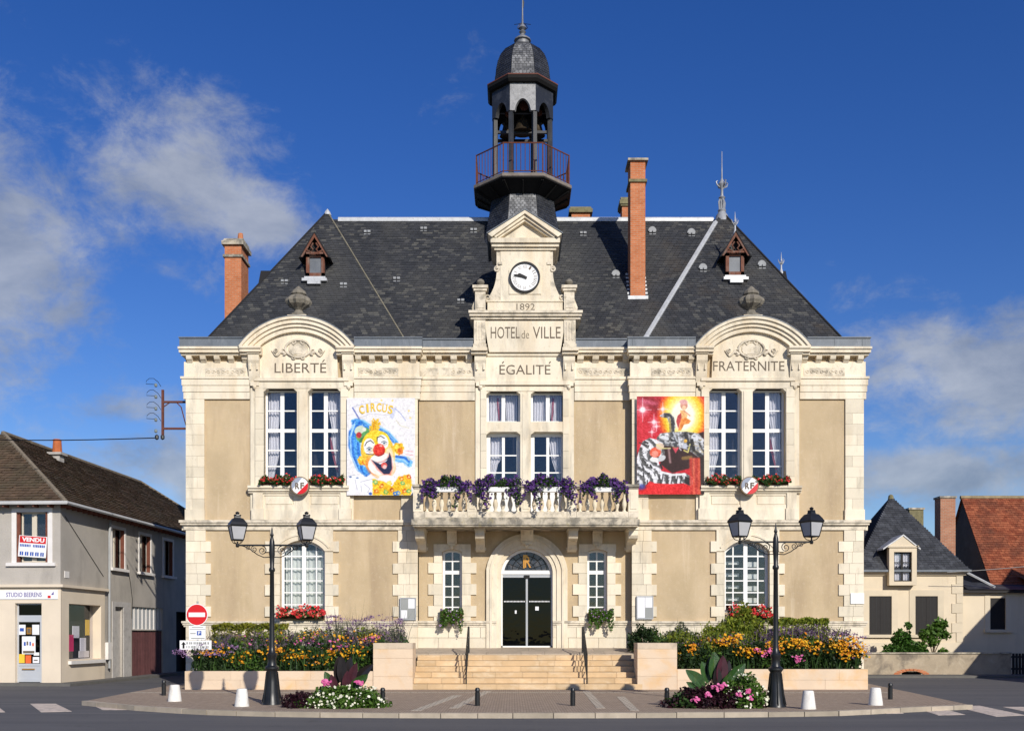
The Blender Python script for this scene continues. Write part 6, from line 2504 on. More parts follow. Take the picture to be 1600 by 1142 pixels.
for i in range(24):
    u, v = rs_.uniform(75, 300), rs_.uniform(520, 950)
    ang = 1.0 + (v - 700) / 400 + rs_.uniform(-.3, .3)
    l_ = rs_.uniform(30, 75)
    if u > 200 and 560 < v < 760: continue
    c.line([T(u, v), T(u + l_ * math.cos(ang), v + l_ * math.sin(ang))], rs_.uniform(.012, .03), rs_.choice(((25, 25, 28), (40, 40, 44), (235, 236, 238))), .95, 1.5)
for i in range(60):
    u, v = rs_.uniform(270, 740), rs_.uniform(445, 660)
    if v > 600 - (u < 420) * 30 and u < 620: continue
    c.line([T(u, v), T(u + rs_.uniform(10, 40), v + rs_.uniform(-10, 25))], rs_.uniform(.006, .018), rs_.choice(((40, 42, 48), (85, 88, 95), (215, 218, 224), (235, 236, 240), (160, 140, 90))), .8, 1.5)
for u in (330, 380, 430, 480, 520):
    c.line([T(u, 860), T(u - 18, 950)], .02, (60, 60, 64), .9, 1.5)
c.poly([T(550, 880), T(600, 900), T(600, 960), T(570, 990), T(545, 940)], (35, 32, 36), 1, 2)
c.line([T(310, 840), T(420, 868), T(540, 862)], .03, (235, 236, 238), 1, 2)
c.ell(*T(250, 640), .085, .075, (225, 90, 60), -.2); c.ell(*T(245, 655), .05, .045, (240, 150, 130), -.2)
c.ell(*T(240, 715), .07, .035, (235, 235, 232)); c.ell(*T(295, 580), .06, .05, (225, 200, 175)); c.ell(*T(315, 700), .06, .04, (205, 205, 208), -.5)
c.line([T(260, 560), T(320, 600), T(400, 600)], .018, (215, 205, 140)); c.line([T(385, 610), T(400, 740)], .03, (205, 170, 170), .7, 4)
# floor, drape
c.poly([T(120, 1000), T(190, 950), T(400, 960), T(560, 960), T(620, 990), T(640, 1062), T(80, 1062)], (225, 25, 30), 1, 2)
for u, col in ((610, (205, 60, 45)), (640, (230, 100, 70)), (665, (190, 45, 35)), (690, (225, 80, 50))):
    c.line([T(u, 710), T(u + 5, 1062)], .045, col, .9, 4)
c.line([T(725, 700), T(735, 1062)], .06, (40, 25, 25), 1, 3)
c.ell(*T(110, 990), .06, .04, (50, 60, 150), 0, .8, 5)
for u, v, r_ in ((120, 210, .06), (235, 335, .04), (325, 205, .035), (260, 378, .025), (215, 435, .022)):
    c.ell(*T(u, v), r_ * 1.6, r_ * 1.6, (245, 180, 190), 0, .45, 12)
    c.ell(*T(u, v), r_ * .7, r_ * .7, (255, 250, 252), 0, 1, 5)
    c.line([T(u - r_ * 1500, v), T(u + r_ * 1500, v)], .010, (255, 225, 232), .8, 2)
    c.line([T(u, v - r_ * 2000), T(u, v + r_ * 2000)], .010, (255, 225, 232), .8, 2)
px0_, px1_, pz0, pz1 = X(994), X(1098.5), Z(773.5), Z(621.5)
P2 = poster_thing('poster', 'red poster of grey circus beasts hung right of the middle bay', px0_, px1_, pz0, pz1, YW - .22)
c.grain(16, 8)
c.mesh('print', px0_, px1_, pz0, pz1, YW - .22, P2, PRINT)

# ================================================================== EMBLEMS, NOTICE BOARDS, PLAQUE
for px, lab in ((469, 'round tricolour shield lettered RF under the left first floor window'), (1171, 'round tricolour shield lettered RF under the right first floor window')):
    x, z, y = X(px, 35.6), Z(759, 35.6), YW - .44
    t = thing('emblem', lab, 'emblem', (x, y, z - .3), group='round shields on the window sills')
    m_ = MB(); disc_xz(m_, x, z, .32, y, y + .12, 36); m_.build('back', M('bronze rim', (.22, .16, .10), .6, .2, 6) if 'bronze rim' not in bpy.data.materials else bpy.data.materials['bronze rim'], t)
    m_ = MB(); disc_xz(m_, x, z, .285, y - .01, y - .001, 36); m_.build('white_field', WHITE, t)

    def cap(a0, a1, name, mat):
        m2 = MB()
        m2.prism([(x + .284 * math.cos(a), z + .284 * math.sin(a)) for a in np.linspace(a0, a1, 16)], y - .018, y - .012)
        m2.build(name, mat, t)
    cap(R(-110), R(20), 'red_field', REDSIGN)
    cap(R(75), R(205), 'blue_field', M('faded blue enamel', (.30, .34, .42), .4, .1) if 'faded blue enamel' not in bpy.data.materials else bpy.data.materials['faded blue enamel'])
    lettering('letter', 'R', x - .16, x - .01, z - .11, z + .10, y - .019, INK, t, .03, .004)
    lettering('letter', 'F', x + .02, x + .15, z - .10, z + .11, y - .019, INK, t, .03, .004)

ALU = bpy.data.materials['grey aluminium']
for px0b, px1b, q0, q1, lab, cells in ((625.5, 650.5, 933.5, 968.5, 'glazed notice board left of the entrance', ((.08, .45, .08, .44, 'p'), (.52, .92, .52, .94, 'p'), (.08, .48, .5, .94, 'g'), (.52, .92, .06, .46, 'g'))),
                                       (994, 1020, 931, 967, 'glazed notice board right of the entrance', ((.06, .50, .06, .95, 'p'), (.52, .94, .50, .95, 'p'), (.52, .94, .05, .46, 'g')))):
    a, b, c0, c1 = X(px0b), X(px1b), Z(q1), Z(q0)
    y = YW - .13
    t = thing('notice_board', lab, 'notice board', ((a + b) / 2, y, c0), group='notice boards beside the entrance')
    m_ = MB()
    m_.box(a, b, y, y + .07, c0, c1)
    m_.build('case', GREYP, t)
    m_ = MB()
    for q in ((a, a + .03, c0, c1), (b - .03, b, c0, c1)):
        m_.box(q[0], q[1], y - .02, y + .001, q[2], q[3])
    m_.box(a + .03, b - .03, y - .019, y, c0, c0 + .03); m_.box(a + .03, b - .03, y - .019, y, c1 - .03, c1)
    m_.build('frame', ALU, t)
    for u0, u1, v0, v1, k in cells:
        m_ = MB()
        w, h = b - a, c1 - c0
        m_.box(a + w * u0, a + w * u1, y - .006, y - .001, c0 + h * v0, c0 + h * v1)
        m_.build('sheet', PAPER if k == 'p' else GREYP, t)
m_ = MB(); m_.box(X(1328), X(1349), YW - .085, YW - .06, Z(943), Z(926.5))
tag(m_.build('plaque', WHITE), 'plain white plaque on the right corner pilaster', 'plaque')


# ================================================================== PLANTS
def flower_box(name, label, group, x0, x1, y, z, boxmat, leafm, petals, nl, nf, rad, hang=0.0, fs=.035, ls=.045, up=.0, ends=0):
    """trough with a mound of leaves and blossoms"""
    t = thing(name, label, 'flower box', ((x0 + x1) / 2, y, z), group=group)
    m_ = MB()
    m_.prism_x([(y - .09, z), (y + .09, z), (y + .11, z + .16), (y - .11, z + .16)], x0 + .04, x1 - .04)
    m_.build('trough', boxmat, t)
    w = x1 - x0
    ph = rng.uniform(0, 6.3, 3)

    def pts_(n_, grow, front):
        u = rng.random(n_)
        if ends and front:
            k_ = rng.random(n_)
            u = np.where(k_ < .46, .17 + .13 * rng.normal(size=n_), np.where(k_ < .9, .83 + .13 * rng.normal(size=n_), u)).clip(-.06, 1.06)
        px = x0 + w * u
        lump = .72 + .22 * np.sin(u * 9 + ph[0]) + .16 * np.sin(u * 21 + ph[1])
        th = rng.uniform(-.15, math.pi + .15, n_)
        r = rad * lump * (rng.random(n_) ** .35) * grow
        py = y - np.cos(th) * r
        pz = z + .14 + up + np.sin(th) * r * (1 + .5 * np.sin(u * math.pi) * ends)
        side = np.abs(u - .5) * 2
        hp = (.55 if hang else 0) * (np.clip((side - .25) * 2.2, 0, 1.3) if ends else 1)
        d = rng.random(n_) ** .8 * hang * (lump + .25 * np.sin(u * 15 + ph[2]))
        hm = rng.random(n_) < hp
        py = np.where(hm, y - .12 - rng.random(n_) * rad * .5, py)
        pz = np.where(hm, z + .16 - d, pz)
        return np.stack([px, py, pz], 1)
    o = quad_cloud('foliage', pts_(nl, 1, False), ls, leafm, t); o['kind'] = 'stuff'
    for i, (pm, share) in enumerate(petals):
        o = quad_cloud('blossoms', pts_(int(nf * share), 1.12, True) + np.array([0, -.02, .02]), fs, pm, t, face=(0.1, -1, .5), face_amt=.6, kind='disc'); o['kind'] = 'stuff'
    return t


TERRA = M('brown trough', (.11, .05, .03), .8, .2, 6)
for i, (a, b, lab) in enumerate(((406, 462, 'red geranium box under the left light of the left upper window'), (484, 537, 'red geranium box under the right light of the left upper window'),
                                 (1104, 1159, 'red geranium box under the left light of the right upper window'), (1177, 1234, 'red geranium box under the right light of the right upper window'))):
    flower_box('flower_box', lab, 'geranium boxes on the upper sills', X(a, 35.7), X(b, 35.7), YW - .20, Z(759.5), TERRA, L_GREEN, [(P_RED, 1)], 1100, 130, .25, .16, .027, .045)
for a, b, lab in ((434, 508, 'red geranium box on the left ground floor window sill'), (1140, 1206, 'red geranium box on the right ground floor window sill')):
    flower_box('flower_box', lab, 'geranium boxes on the ground floor sills', X(a, 35.8), X(b, 35.8), YW - .14, Z(966), TERRA, L_GREEN, [(P_RED, .85), (P_SALM, .15)], 900, 430, .33, .14, .036, .05)
for a, b, lab in ((688, 724, 'trailing green box below the narrow window left of the door'), (920, 958, 'trailing green box below the narrow window right of the door')):
    flower_box('flower_box', lab, 'trailing boxes on the narrow window sills', X(a, 36.1), X(b, 36.1), YC - .24, ZC(966), TERRA, L_BRIGHT, [(P_LIL, 1)], 1300, 40, .22, .52, .025, .04)
for i, (a, b, lab) in enumerate(((664, 732, 'purple petunia box at the left end of the balcony'), (744, 814, 'purple petunia box on the balcony left of the middle pier'),
                                 (825, 896, 'purple petunia box on the balcony right of the middle pier'), (910, 976, 'purple petunia box at the right end of the balcony'))):
    flower_box('flower_box', lab, 'petunia boxes on the balcony rail', X(a, 34.7), X(b, 34.7), YB - .16, Z(769, 34.7), WHITE, L_GREEN, [(P_PURP, 1)], 1500, 640, .26, .62, .032, .045, up=.06, ends=1)


def mass(name, label, cat, fn, n, size, mat, group=None, parent=None, kind='leaf', face=None, fa=0.0):
    o = quad_cloud(name, fn(n), size, mat, parent, kind=kind, face=face, face_amt=fa)
    o['kind'] = 'stuff'
    if parent is None:
        tag(o, label, cat, group)
    return o


def bed(x0, x1, y0, y1, h0, h1, gz=lambda y: .52 + (y - 32.7) * .16, clump=2.2, top=False, seed=0.0, pw=.6):
    def fn(n):
        x = x0 + (x1 - x0) * rng.random(n)
        y = y0 + (y1 - y0) * rng.random(n)
        hh = h0 + (h1 - h0) * (.5 + .5 * np.sin(x * clump * 2.1 + seed) * np.sin(x * clump * .9 + y * 3 + seed * 2)) + .06 * np.sin(x * 13 + y * 9)
        t = rng.random(n) ** pw if not top else .90 + .16 * rng.random(n)
        return np.stack([x + rng.normal(size=n) * .03, y, gz(y) + hh * t], 1)
    return fn


def clumps(cs, spread, flat=.35):
    def fn(n):
        i = rng.integers(0, len(cs), n)
        c_ = np.array(cs)[i]
        return c_ + rng.normal(size=(n, 3)) * np.array([spread, spread * .6, spread * flat])
    return fn


# ---- left bed
gz = lambda y: .52 + (y - 32.7) * .16
mass('bedding_plants', 'dark green leafy plants filling the front of the left planter', 'plants', bed(-10.1, -4.45, 32.68, 33.2, .30, .72, seed=1), 7500, .055, L_DARK)
mass('bedding_plants', 'grey purple leafy planting in the middle of the left planter', 'plants', bed(-9.9, -3.4, 33.1, 34.4, .45, .95, seed=2), 7000, .055, L_GREEN)
mass('salvia', 'hazy purple salvia flowers across the middle of the left planter', 'flowers', bed(-10.0, -3.5, 33.0, 34.5, .65, 1.12, top=True, seed=2), 2200, .026, P_MAUVE)
mass('verbena', 'lilac verbena sprays rising at the right of the left planter', 'flowers', clumps([(rng.uniform(-6.2, -3.7), rng.uniform(34.2, 35.2), rng.uniform(1.75, 2.38)) for _ in range(55)], .07), 1300, .026, P_LIL)
mass('verbena', 'dark mauve cloud of flowers along the back of the left planter', 'flowers', bed(-7.6, -3.6, 34.3, 35.3, .8, 1.15, seed=4, pw=.4), 3600, .034, P_LIL if False else L_GREY)
mass('verbena', 'pinkish lilac flowers at the left front of the left planter', 'flowers', clumps([(rng.uniform(-10.6, -8.6), rng.uniform(32.6, 33.2), rng.uniform(1.0, 1.45)) for _ in range(30)], .08), 700, .030, P_LIL)
yc = [(rng.uniform(-9.8, -4.6), rng.uniform(32.62, 32.9), 0) for _ in range(44)]
yc = [(x, y, 1.02 + .22 * math.sin(x * 2.3) * math.sin(x * 5 + 1) + rng.uniform(-.06, .14)) for x, y, _ in yc]
mass('golden_flowers', 'orange yellow daisies along the front of the left planter', 'flowers', clumps(yc, .14, .6), 430, .034, P_YEL, kind='disc', face=(.1, -.8, .8), fa=.45)
yc = [(rng.uniform(-7.8, -4.2), rng.uniform(33.4, 34.2), rng.uniform(1.42, 1.75)) for _ in range(24)]
mass('golden_flowers', 'scattered yellow daisies in the middle of the left planter', 'flowers', clumps(yc, .14, .6), 170, .032, P_YEL, kind='disc', face=(.1, -.8, .8), fa=.6)
mass('pink_flowers', 'pink and salmon blooms scattered through the left planter', 'flowers', clumps([(rng.uniform(-9.6, -4.2), rng.uniform(33.0, 33.9), rng.uniform(1.25, 1.65)) for _ in range(26)], .12, .6), 95, .030, P_PINK, kind='disc', face=(.1, -.8, .8), fa=.6)

def over(x0, x1, y0, y1, n, z=None):
    x = rng.uniform(x0, x1, n); y = rng.uniform(y0, y1, n)
    return np.stack([x, y, (gz(y) if z is None else np.full(n, z))], 1)


for args, lab in (((over(-10.1, -4.5, 32.66, 33.1, 420), .58, .018, L_GREEN), 'upright green stems at the front of the left planter'),
                  ((over(-9.9, -3.5, 33.2, 34.4, 700), .95, .014, L_GREY), 'thin grey green stems in the middle of the left planter'),
                  ((over(-6.2, -3.6, 34.3, 35.2, 260), 1.35, .008, L_GREY), 'wiry verbena stems at the right of the left planter'),
                  ((over(5.3, 11.0, 32.66, 33.2, 480), .70, .018, L_GREEN), 'upright green stems at the front of the right planter'),
                  ((over(4.8, 10.9, 33.3, 34.4, 700), 1.05, .014, L_LIME), 'light green stems in the middle of the right planter')):
    tag(blades('plant_stems', *args), lab, 'plants')
mass('bedding_plants', 'fresh green leaf clumps between the daisies of the left planter', 'plants', clumps([(rng.uniform(-9.8, -4.4), rng.uniform(32.62, 33.3), rng.uniform(.7, 1.2)) for _ in range(26)], .16, 1.0), 1500, .05, L_BRIGHT)
mass('bedding_plants', 'yellowish leaf clumps through the back of the left planter', 'plants', clumps([(rng.uniform(-9.0, -4.0), rng.uniform(33.6, 34.6), rng.uniform(1.3, 1.75)) for _ in range(30)], .16, .7), 1800, .045, L_LIME)
mass('bedding_plants', 'fresh green leaf clumps between the daisies of the right planter', 'plants', clumps([(rng.uniform(5.3, 10.9), rng.uniform(32.62, 33.3), rng.uniform(.75, 1.35)) for _ in range(28)], .16, 1.0), 1600, .05, L_BRIGHT)
mass('bedding_plants', 'yellowish leaf clumps in the left half of the right planter', 'plants', clumps([(rng.uniform(5.1, 7.6), rng.uniform(33.0, 34.2), rng.uniform(1.1, 1.7)) for _ in range(24)], .17, .8), 1700, .045, L_LIME)
# hedges behind
def hedge(name, label, cat, x0, x1, y0, y1, z0, z1, n, size, mat, group=None):
    t = thing(name, label, cat, ((x0 + x1) / 2, (y0 + y1) / 2, z0), group=group)
    m_ = MB()
    for i in range(6):
        x = x0 + (x1 - x0) * (i + .5) / 6
        m_.tube([(x, (y0 + y1) / 2, z0 - .1), (x + .05, (y0 + y1) / 2, z0 + (z1 - z0) * .8)], [.02, .008], 5)
    m_.build('trunk', BARK, t)
    x = x0 + (x1 - x0) * rng.random(n); y = y0 + (y1 - y0) * rng.random(n)
    # keep to the outer shell
    f = rng.random(n)
    y = np.where(f < .5, y0 + rng.random(n) ** 2 * .18, y)
    z = z0 + (z1 - z0) * rng.random(n)
    z = np.where(f > .55, z1 - rng.random(n) ** 2 * .16 + .04 * np.sin(x * 9), z)
    o = quad_cloud('crown', np.stack([x, y, z], 1), size, mat, t); o['kind'] = 'stuff'
    return t


hedge('hedge', 'clipped yellow green hedge at the left end of the left planter', 'hedge', X(334, 34.8), X(446, 34.8), 34.5, 35.3, .9, Z(975.5, 34.8), 5200, .05, L_YEL)


def shrub(name, label, c, r, n, size, mat, group=None, flat=True, shell=.35):
    t = thing(name, label, 'shrub', (c[0], c[1], c[2] - (0 if flat else r[2])), group=group)
    m_ = MB()
    for k in range(5):
        a = k * 1.26
        m_.tube([(c[0], c[1], c[2] - (.1 if flat else r[2])), (c[0] + math.cos(a) * r[0] * .3, c[1] + math.sin(a) * r[1] * .3, c[2] + r[2] * .3), (c[0] + math.cos(a) * r[0] * .65, c[1] + math.sin(a) * r[1] * .65, c[2] + r[2] * .6)], [.03, .02, .008], 5)
    m_.build('trunk', BARK, t)
    o = quad_cloud('crown', ellip(n, c, r, shell, flat), size, mat, t); o['kind'] = 'stuff'
    return t


# ---- right bed
shrub('shrub', 'round dark green shrub on the terrace behind the right stair wall', (X(1009, 34.7), 34.7, 1.15), (.58, .55, .85), 3200, .045, L_DARK)
shrub('shrub', 'grey green lavender bush beside the round dark shrub', (X(1062, 34.6), 34.6, 1.0), (.85, .5, .95), 3000, .045, L_GREY)
shrub('shrub', 'tall bright lime shrub under the right ground floor window', (X(1160, 34.7), 34.7, .9), (.95, .62, 1.62), 6000, .055, L_LIME)
shrub('shrub', 'lower lime shrub left of the tall bright shrub', (X(1118, 34.4), 34.4, .9), (.62, .5, 1.15), 3000, .05, L_LIME)
hedge('hedge', 'green hedge behind the flowers right of the right lamp', 'hedge', X(1203, 34.9), X(1290, 34.9), 34.5, 35.3, .9, Z(967, 34.9), 4600, .05, L_LIME)
mass('bedding_plants', 'dark green leafy plants filling the front of the right planter', 'plants', bed(5.25, 11.05, 32.68, 33.3, .45, .95, seed=3), 8500, .055, L_DARK)
mass('bedding_plants', 'mixed green planting in the middle of the right planter', 'plants', bed(4.6, 10.9, 33.2, 34.5, .6, 1.05, seed=5), 7500, .055, L_GREEN)
mass('salvia', 'purple salvia flowers across the back of the right planter', 'flowers', bed(8.0, 11.0, 33.3, 34.4, .95, 1.25, top=True, seed=5), 1900, .030, P_MAUVE)
mass('verbena', 'mauve flowers in the left half of the right planter', 'flowers', bed(5.2, 8.4, 33.0, 34.0, .75, 1.05, top=True, seed=6), 1000, .030, P_MAUVE)
mass('verbena', 'lilac verbena sprays at the right end of the right planter', 'flowers', clumps([(rng.uniform(10.5, 11.25), rng.uniform(32.6, 33.4), rng.uniform(.95, 1.75)) for _ in range(30)], .07), 600, .028, P_LIL)
yc = [(rng.uniform(8.1, 11.0), rng.uniform(32.62, 33.0), 0) for _ in range(60)]
yc = [(x, y, 1.40 + .10 * math.sin(x * 3) + rng.uniform(-.12, .10)) for x, y, _ in yc] + [(rng.uniform(10.2, 11.0), 32.62, rng.uniform(1.05, 1.25)) for _ in range(12)]
mass('golden_flowers', 'dense orange yellow daisies on the right half of the right planter', 'flowers', clumps(yc, .13, .8), 640, .034, P_YEL, kind='disc', face=(.1, -.8, .8), fa=.6)
yc = [(rng.uniform(6.2, 7.3), rng.uniform(33.0, 33.4), rng.uniform(1.35, 1.72)) for _ in range(14)] + [(rng.uniform(7.0, 8.0), 32.7, rng.uniform(1.15, 1.3)) for _ in range(8)] + [(rng.uniform(5.2, 6.0), 32.9, rng.uniform(1.0, 1.4)) for _ in range(8)]
mass('golden_flowers', 'loose orange daisies behind the canna in the right planter', 'flowers', clumps(yc, .11, .6), 380, .036, P_YEL, kind='disc', face=(.1, -.8, .8), fa=.6)
mass('pink_flowers', 'crimson blooms beside the right lamp post in the planter', 'flowers', clumps([(7.9, 32.6, 1.15), (8.1, 32.6, 1.22), (8.25, 32.6, 1.05), (8.95, 32.6, .98), (9.05, 32.6, .92), (7.7, 32.65, 1.25)], .07, .8), 100, .030, P_PINK, kind='disc', face=(.1, -.8, .8), fa=.6)


# ---- street mounds with cannas
def canna(t, x, y, z0, leaves, k0=1.0):
    for (dx, dy, lean, hgt, ln, wd, mat) in leaves:
        dx, dy, hgt, ln, wd = dx * k0, dy, hgt * k0, ln * k0, wd * k0 * 1.15
        m_ = MB()
        base = Vector((x + dx * .15, y + dy * .15, z0))
        mid = Vector((x + dx * .5, y + dy * .5, z0 + hgt * .45))
        dirv = Vector((dx * lean, dy * lean, 1 - abs(lean) * .35)).normalized()
        k = 8
        side = dirv.cross(Vector((.25, -1, .15))).normalized()
        nn = side.cross(dirv)
        rows = []
        for i in range(k + 1):
            s_ = i / k
            c_ = mid + dirv * ln * s_ + Vector((dx, dy, -.35)) * (lean * .35 * s_ * s_ * ln)
            w = wd * math.sin(math.pi * min(1, s_ * .93 + .06)) ** .75
            rows += [c_ - side * w + nn * w * .35, c_, c_ + side * w + nn * w * .35]
        m_.add(rows, [(3 * i + j, 3 * i + j + 1, 3 * i + 4 + j, 3 * i + 3 + j) for i in range(k) for j in (0, 1)])
        m_.tube([base, mid, mid + dirv * ln * .3], [.018, .014, .006], 5)
        m_.build('leaf', mat, t, smooth=True)


CAN_G = M('green canna leaf', (.026, .075, .016), .4, .4, 9, .5, 30, stains=[((.06, .10, .02), 14, .5, .65, .6, (1, 1, .3)), ((.05, .02, .015), 5, .58, .7, .6, (1, 1, 1))], spec=.5)
CAN_P = M('maroon canna leaf', (.055, .014, .022), .35, .35, 6, spec=.5)
CAN_D = M('dark canna leaf', (.014, .010, .010), .35, .3, 6, spec=.5)


def mound(x, y, rx, ry, h, label, low_mats, nl, nf):
    o = quad_cloud('flower_mound', ellip(nl, (x, y, .0), (rx, ry, h), .3, True), .042, low_mats[0])
    tag(o, label, 'flowers', None, 'stuff')
    return o


mx_, my_ = X(524, 24.4), 24.5
mound(mx_ + .1, my_, 1.0, .55, .50, 'green mound of small white flowers beside the left lamp', [L_BRIGHT], 4200, 0)
o = quad_cloud('flower_mound', ellip(230, (mx_ + .2, my_ - .05, .02), (.95, .58, .52), .06, True), .024, P_WHITE, kind='disc', face=(.1, -1, .6), face_amt=.6)
tag(o, 'small white flowers dotting the mound beside the left lamp', 'flowers', None, 'stuff')
o = quad_cloud('flower_mound', ellip(1500, (mx_ - .75, my_ + .05, .0), (.55, .5, .36), .4, True), .04, L_PURP)
tag(o, 'dark purple low foliage at the foot of the left lamp', 'plants', None, 'stuff')
o = quad_cloud('flower_mound', clumps([(mx_ - .25, my_ - .2, .62), (mx_ - .18, my_ - .25, .58), (mx_ + .55, my_ - .2, .6)], .05)(50), .035, P_PINK, kind='disc', face=(.1, -1, .6), face_amt=.6)
tag(o, 'pink blooms above the white flowered mound', 'flowers', None, 'stuff')
t = thing('canna_plant', 'dark maroon canna rising from the white flowered mound', 'plant', (mx_ + .1, my_, 0))
canna(t, mx_ + .1, my_ + .05, .2, [(.05, -.1, .12, .75, .55, .09, CAN_D), (-.12, .0, -.15, .7, .55, .085, CAN_D), (.35, -.1, .5, .55, .55, .08, CAN_P), (.5, .0, .8, .6, .6, .09, CAN_D), (-.35, -.1, .55, .45, .4, .08, CAN_G), (.45, -.15, .9, .35, .5, .10, CAN_G), (.2, -.2, .4, .35, .45, .07, CAN_P), (-.2, -.2, .5, .3, .4, .07, CAN_P), (.0, .1, .1, .8, .5, .08, CAN_P), (.25, .1, .3, .75, .55, .08, CAN_D)], 1.15)
m2x, m2y = X(1122, 24.4), 24.5
mound(m2x - .1, m2y, 1.05, .55, .52, 'dark mound of pink dahlias beside the right lamp', [L_PURP], 3600, 0)
o = quad_cloud('flower_mound', ellip(2600, (m2x + .62, m2y, .0), (.55, .5, .80), .35, True), .042, L_BRIGHT)
tag(o, 'fresh green white flowered plant left of the right lamp foot', 'plants', None, 'stuff')
o = quad_cloud('flower_mound', ellip(120, (m2x + .64, m2y - .04, .02), (.56, .52, .80), .05, True), .024, P_WHITE, kind='disc', face=(.1, -1, .6), face_amt=.6)
tag(o, 'small white flowers on the plant left of the right lamp foot', 'flowers', None, 'stuff')
o = quad_cloud('flower_mound', ellip(900, (m2x - .80, m2y, .0), (.42, .45, .38), .4, True), .04, L_GREEN)
tag(o, 'green low foliage beside the bollard at the right mound', 'plants', None, 'stuff')
o = quad_cloud('flower_mound', clumps([(m2x - .15, m2y - .5, .52), (m2x - .05, m2y - .5, .48), (m2x + .0, m2y - .5, .54), (m2x + .42, m2y - .5, .32), (m2x + .62, m2y - .5, .40), (m2x - .6, m2y - .5, .22), (m2x + .7, m2y - .5, .25), (m2x - .3, m2y - .5, .33)], .035, .8)(120), .028, P_PINK, kind='disc', face=(.1, -1, .6), face_amt=.6)
tag(o, 'bright pink dahlias on the dark mound beside the right lamp', 'flowers', None, 'stuff')
t = thing('canna_plant', 'large green and maroon canna rising from the right street mound', 'plant', (m2x, m2y, 0))
canna(t, m2x - .05, m2y + .05, .2, [(-.05, -.1, -.12, .85, .62, .13, CAN_G), (.22, -.1, .22, .6, .68, .12, CAN_P), (.5, -.05, .75, .62, .62, .12, CAN_G), (-.5, -.1, .85, .5, .55, .12, CAN_G), (.6, .05, .6, .6, .6, .12, CAN_D), (-.15, .1, .15, .9, .5, .12, CAN_D), (.05, -.2, .1, .45, .5, .09, CAN_D), (-.55, -.15, .9, .15, .45, .09, CAN_G), (.3, -.2, .6, .35, .45, .09, CAN_G), (.1, .1, .1, .7, .6, .11, CAN_D), (.5, .1, .9, .45, .5, .11, CAN_D), (-.3, .0, .5, .75, .5, .11, CAN_G), (.35, .0, .45, .8, .5, .10, CAN_D)], 1.10)

# ================================================================== LEFT BUILDING (corner shop)
ROUGH = M('grey roughcast', (.44, .405, .36), .95, .14, .7, .8, 35, stains=[((.17, .155, .14), 1.0, .52, .75, .55, V), ((.45, .42, .37), 1.6, .58, .75, .4, (1, 1, 1))])
SHOPC = M('cream shop render', (.70, .60, .47), .9, .06, 1.0, .2, 30, stains=[((.45, .36, .27), 1.5, .58, .8, .35, V)])
TRIMW = M('white trim', (.72, .69, .66), .8, .06, 3)
SHUT = M('brown shutter', (.16, .055, .035), .7, .2, 6)
PIPE = M('grey downpipe', (.33, .34, .345), .6, .1, 4)
OLDDOOR = M('flaking grey door', (.46, .44, .42), .85, .12, 4, stains=[((.25, .23, .21), 6, .55, .7, .6, (1, 1, 1))])


def tile_mat(name, a, b, moss):
    m, nt, p, out = new_mat(name)
    g = nt.nodes.new('ShaderNodeNewGeometry')
    c = mixc(nt, g.outputs['Random Per Island'], a, b)
    c = mixc(nt, ramp(nt, nz(nt, .9, 6, .65), .45, .68, (0, 0, 0, 1), (.8, .8, .8, 1)), c, moss)
    c = mixc(nt, ramp(nt, nz(nt, 7, 4, .6), .52, .7, (0, 0, 0, 1), (.6, .6, .6, 1)), c, tuple(x * .35 for x in a))
    nt.links.new(c, p.inputs['Base Color'])
    p.inputs['Roughness'].default_value = .9
    p.inputs['Specular IOR Level'].default_value = .2
    return m


TILE_OLD = tile_mat('old brown tiles', (.085, .058, .04), (.15, .10, .065), (.10, .085, .055))
TILE_RED = tile_mat('red flat tiles', (.20, .05, .025), (.36, .115, .055), (.105, .045, .03))

LB = thing('corner_house', 'grey roughcast corner house with a cream photo shop on its ground floor', 'house', (-16.2, 37.2, 0), R(-3.1), local=True)
EZ = 6.45
DW = (-1.66, -.68, -.05, 2.85)
FW = (-1.62, -.46, 4.32, 6.12)
m_ = MB()
wall_holes(m_, -8.6, 0, 3.48, EZ, 0, .25, [FW])
m_.build('front_wall', ROUGH, LB, recalc=False)
m_ = MB()
wall_holes(m_, -8.6, .03, -.1, 3.42, -.03, .30, [DW])
m_.build('shop_front', SHOPC, LB, recalc=False)
SW = [(4.2, 5.35, 4.42, 5.98), (6.85, 8.0, 4.42, 5.98), (9.45, 10.55, 4.42, 5.98), (12.2, 13.3, 4.42, 5.98)]
SHOP = (.55, 3.15, .80, 2.85)
DR2 = (4.45, 5.25, -.1, 2.85)
GLZ = (6.1, 9.4, 1.95, 2.9)
GAR = (6.1, 9.4, -.1, 1.9)
m_ = MB()
wall_holes(m_, 0, 21, 3.48, EZ, 0, .22, SW)
wall_holes(m_, 3.5, 21, -.1, 3.48, 0, .22, [DR2, GLZ, GAR, (11, 13, .0, 2.8)])
m_.v = [(-y, x, z) for x, y, z in m_.v]
m_.build('side_wall', ROUGH, LB, recalc=False)
m_ = MB()
wall_holes(m_, -.03, 3.5, -.1, 3.42, -.04, .45, [SHOP])
m_.v = [(-y, x, z) for x, y, z in m_.v]
m_.box(-.1, .04, 3.46, 3.5, -.1, 3.42)
m_.build('shop_side', SHOPC, LB, recalc=False)
m_ = MB()
m_.add([(-.5, .3, -.05), (-.5, 21, -.05), (-.5, 21, EZ), (-.5, .3, EZ)], [(0, 1, 2, 3)])
m_.add([(-8.6, .55, -.05), (-.2, .55, -.05), (-.2, .55, EZ), (-8.6, .55, EZ)], [(0, 1, 2, 3)])
m_.add([(-8.6, 0, -.05), (-8.6, 21, -.05), (-8.6, 21, EZ), (-8.6, 0, EZ)], [(0, 1, 2, 3)])
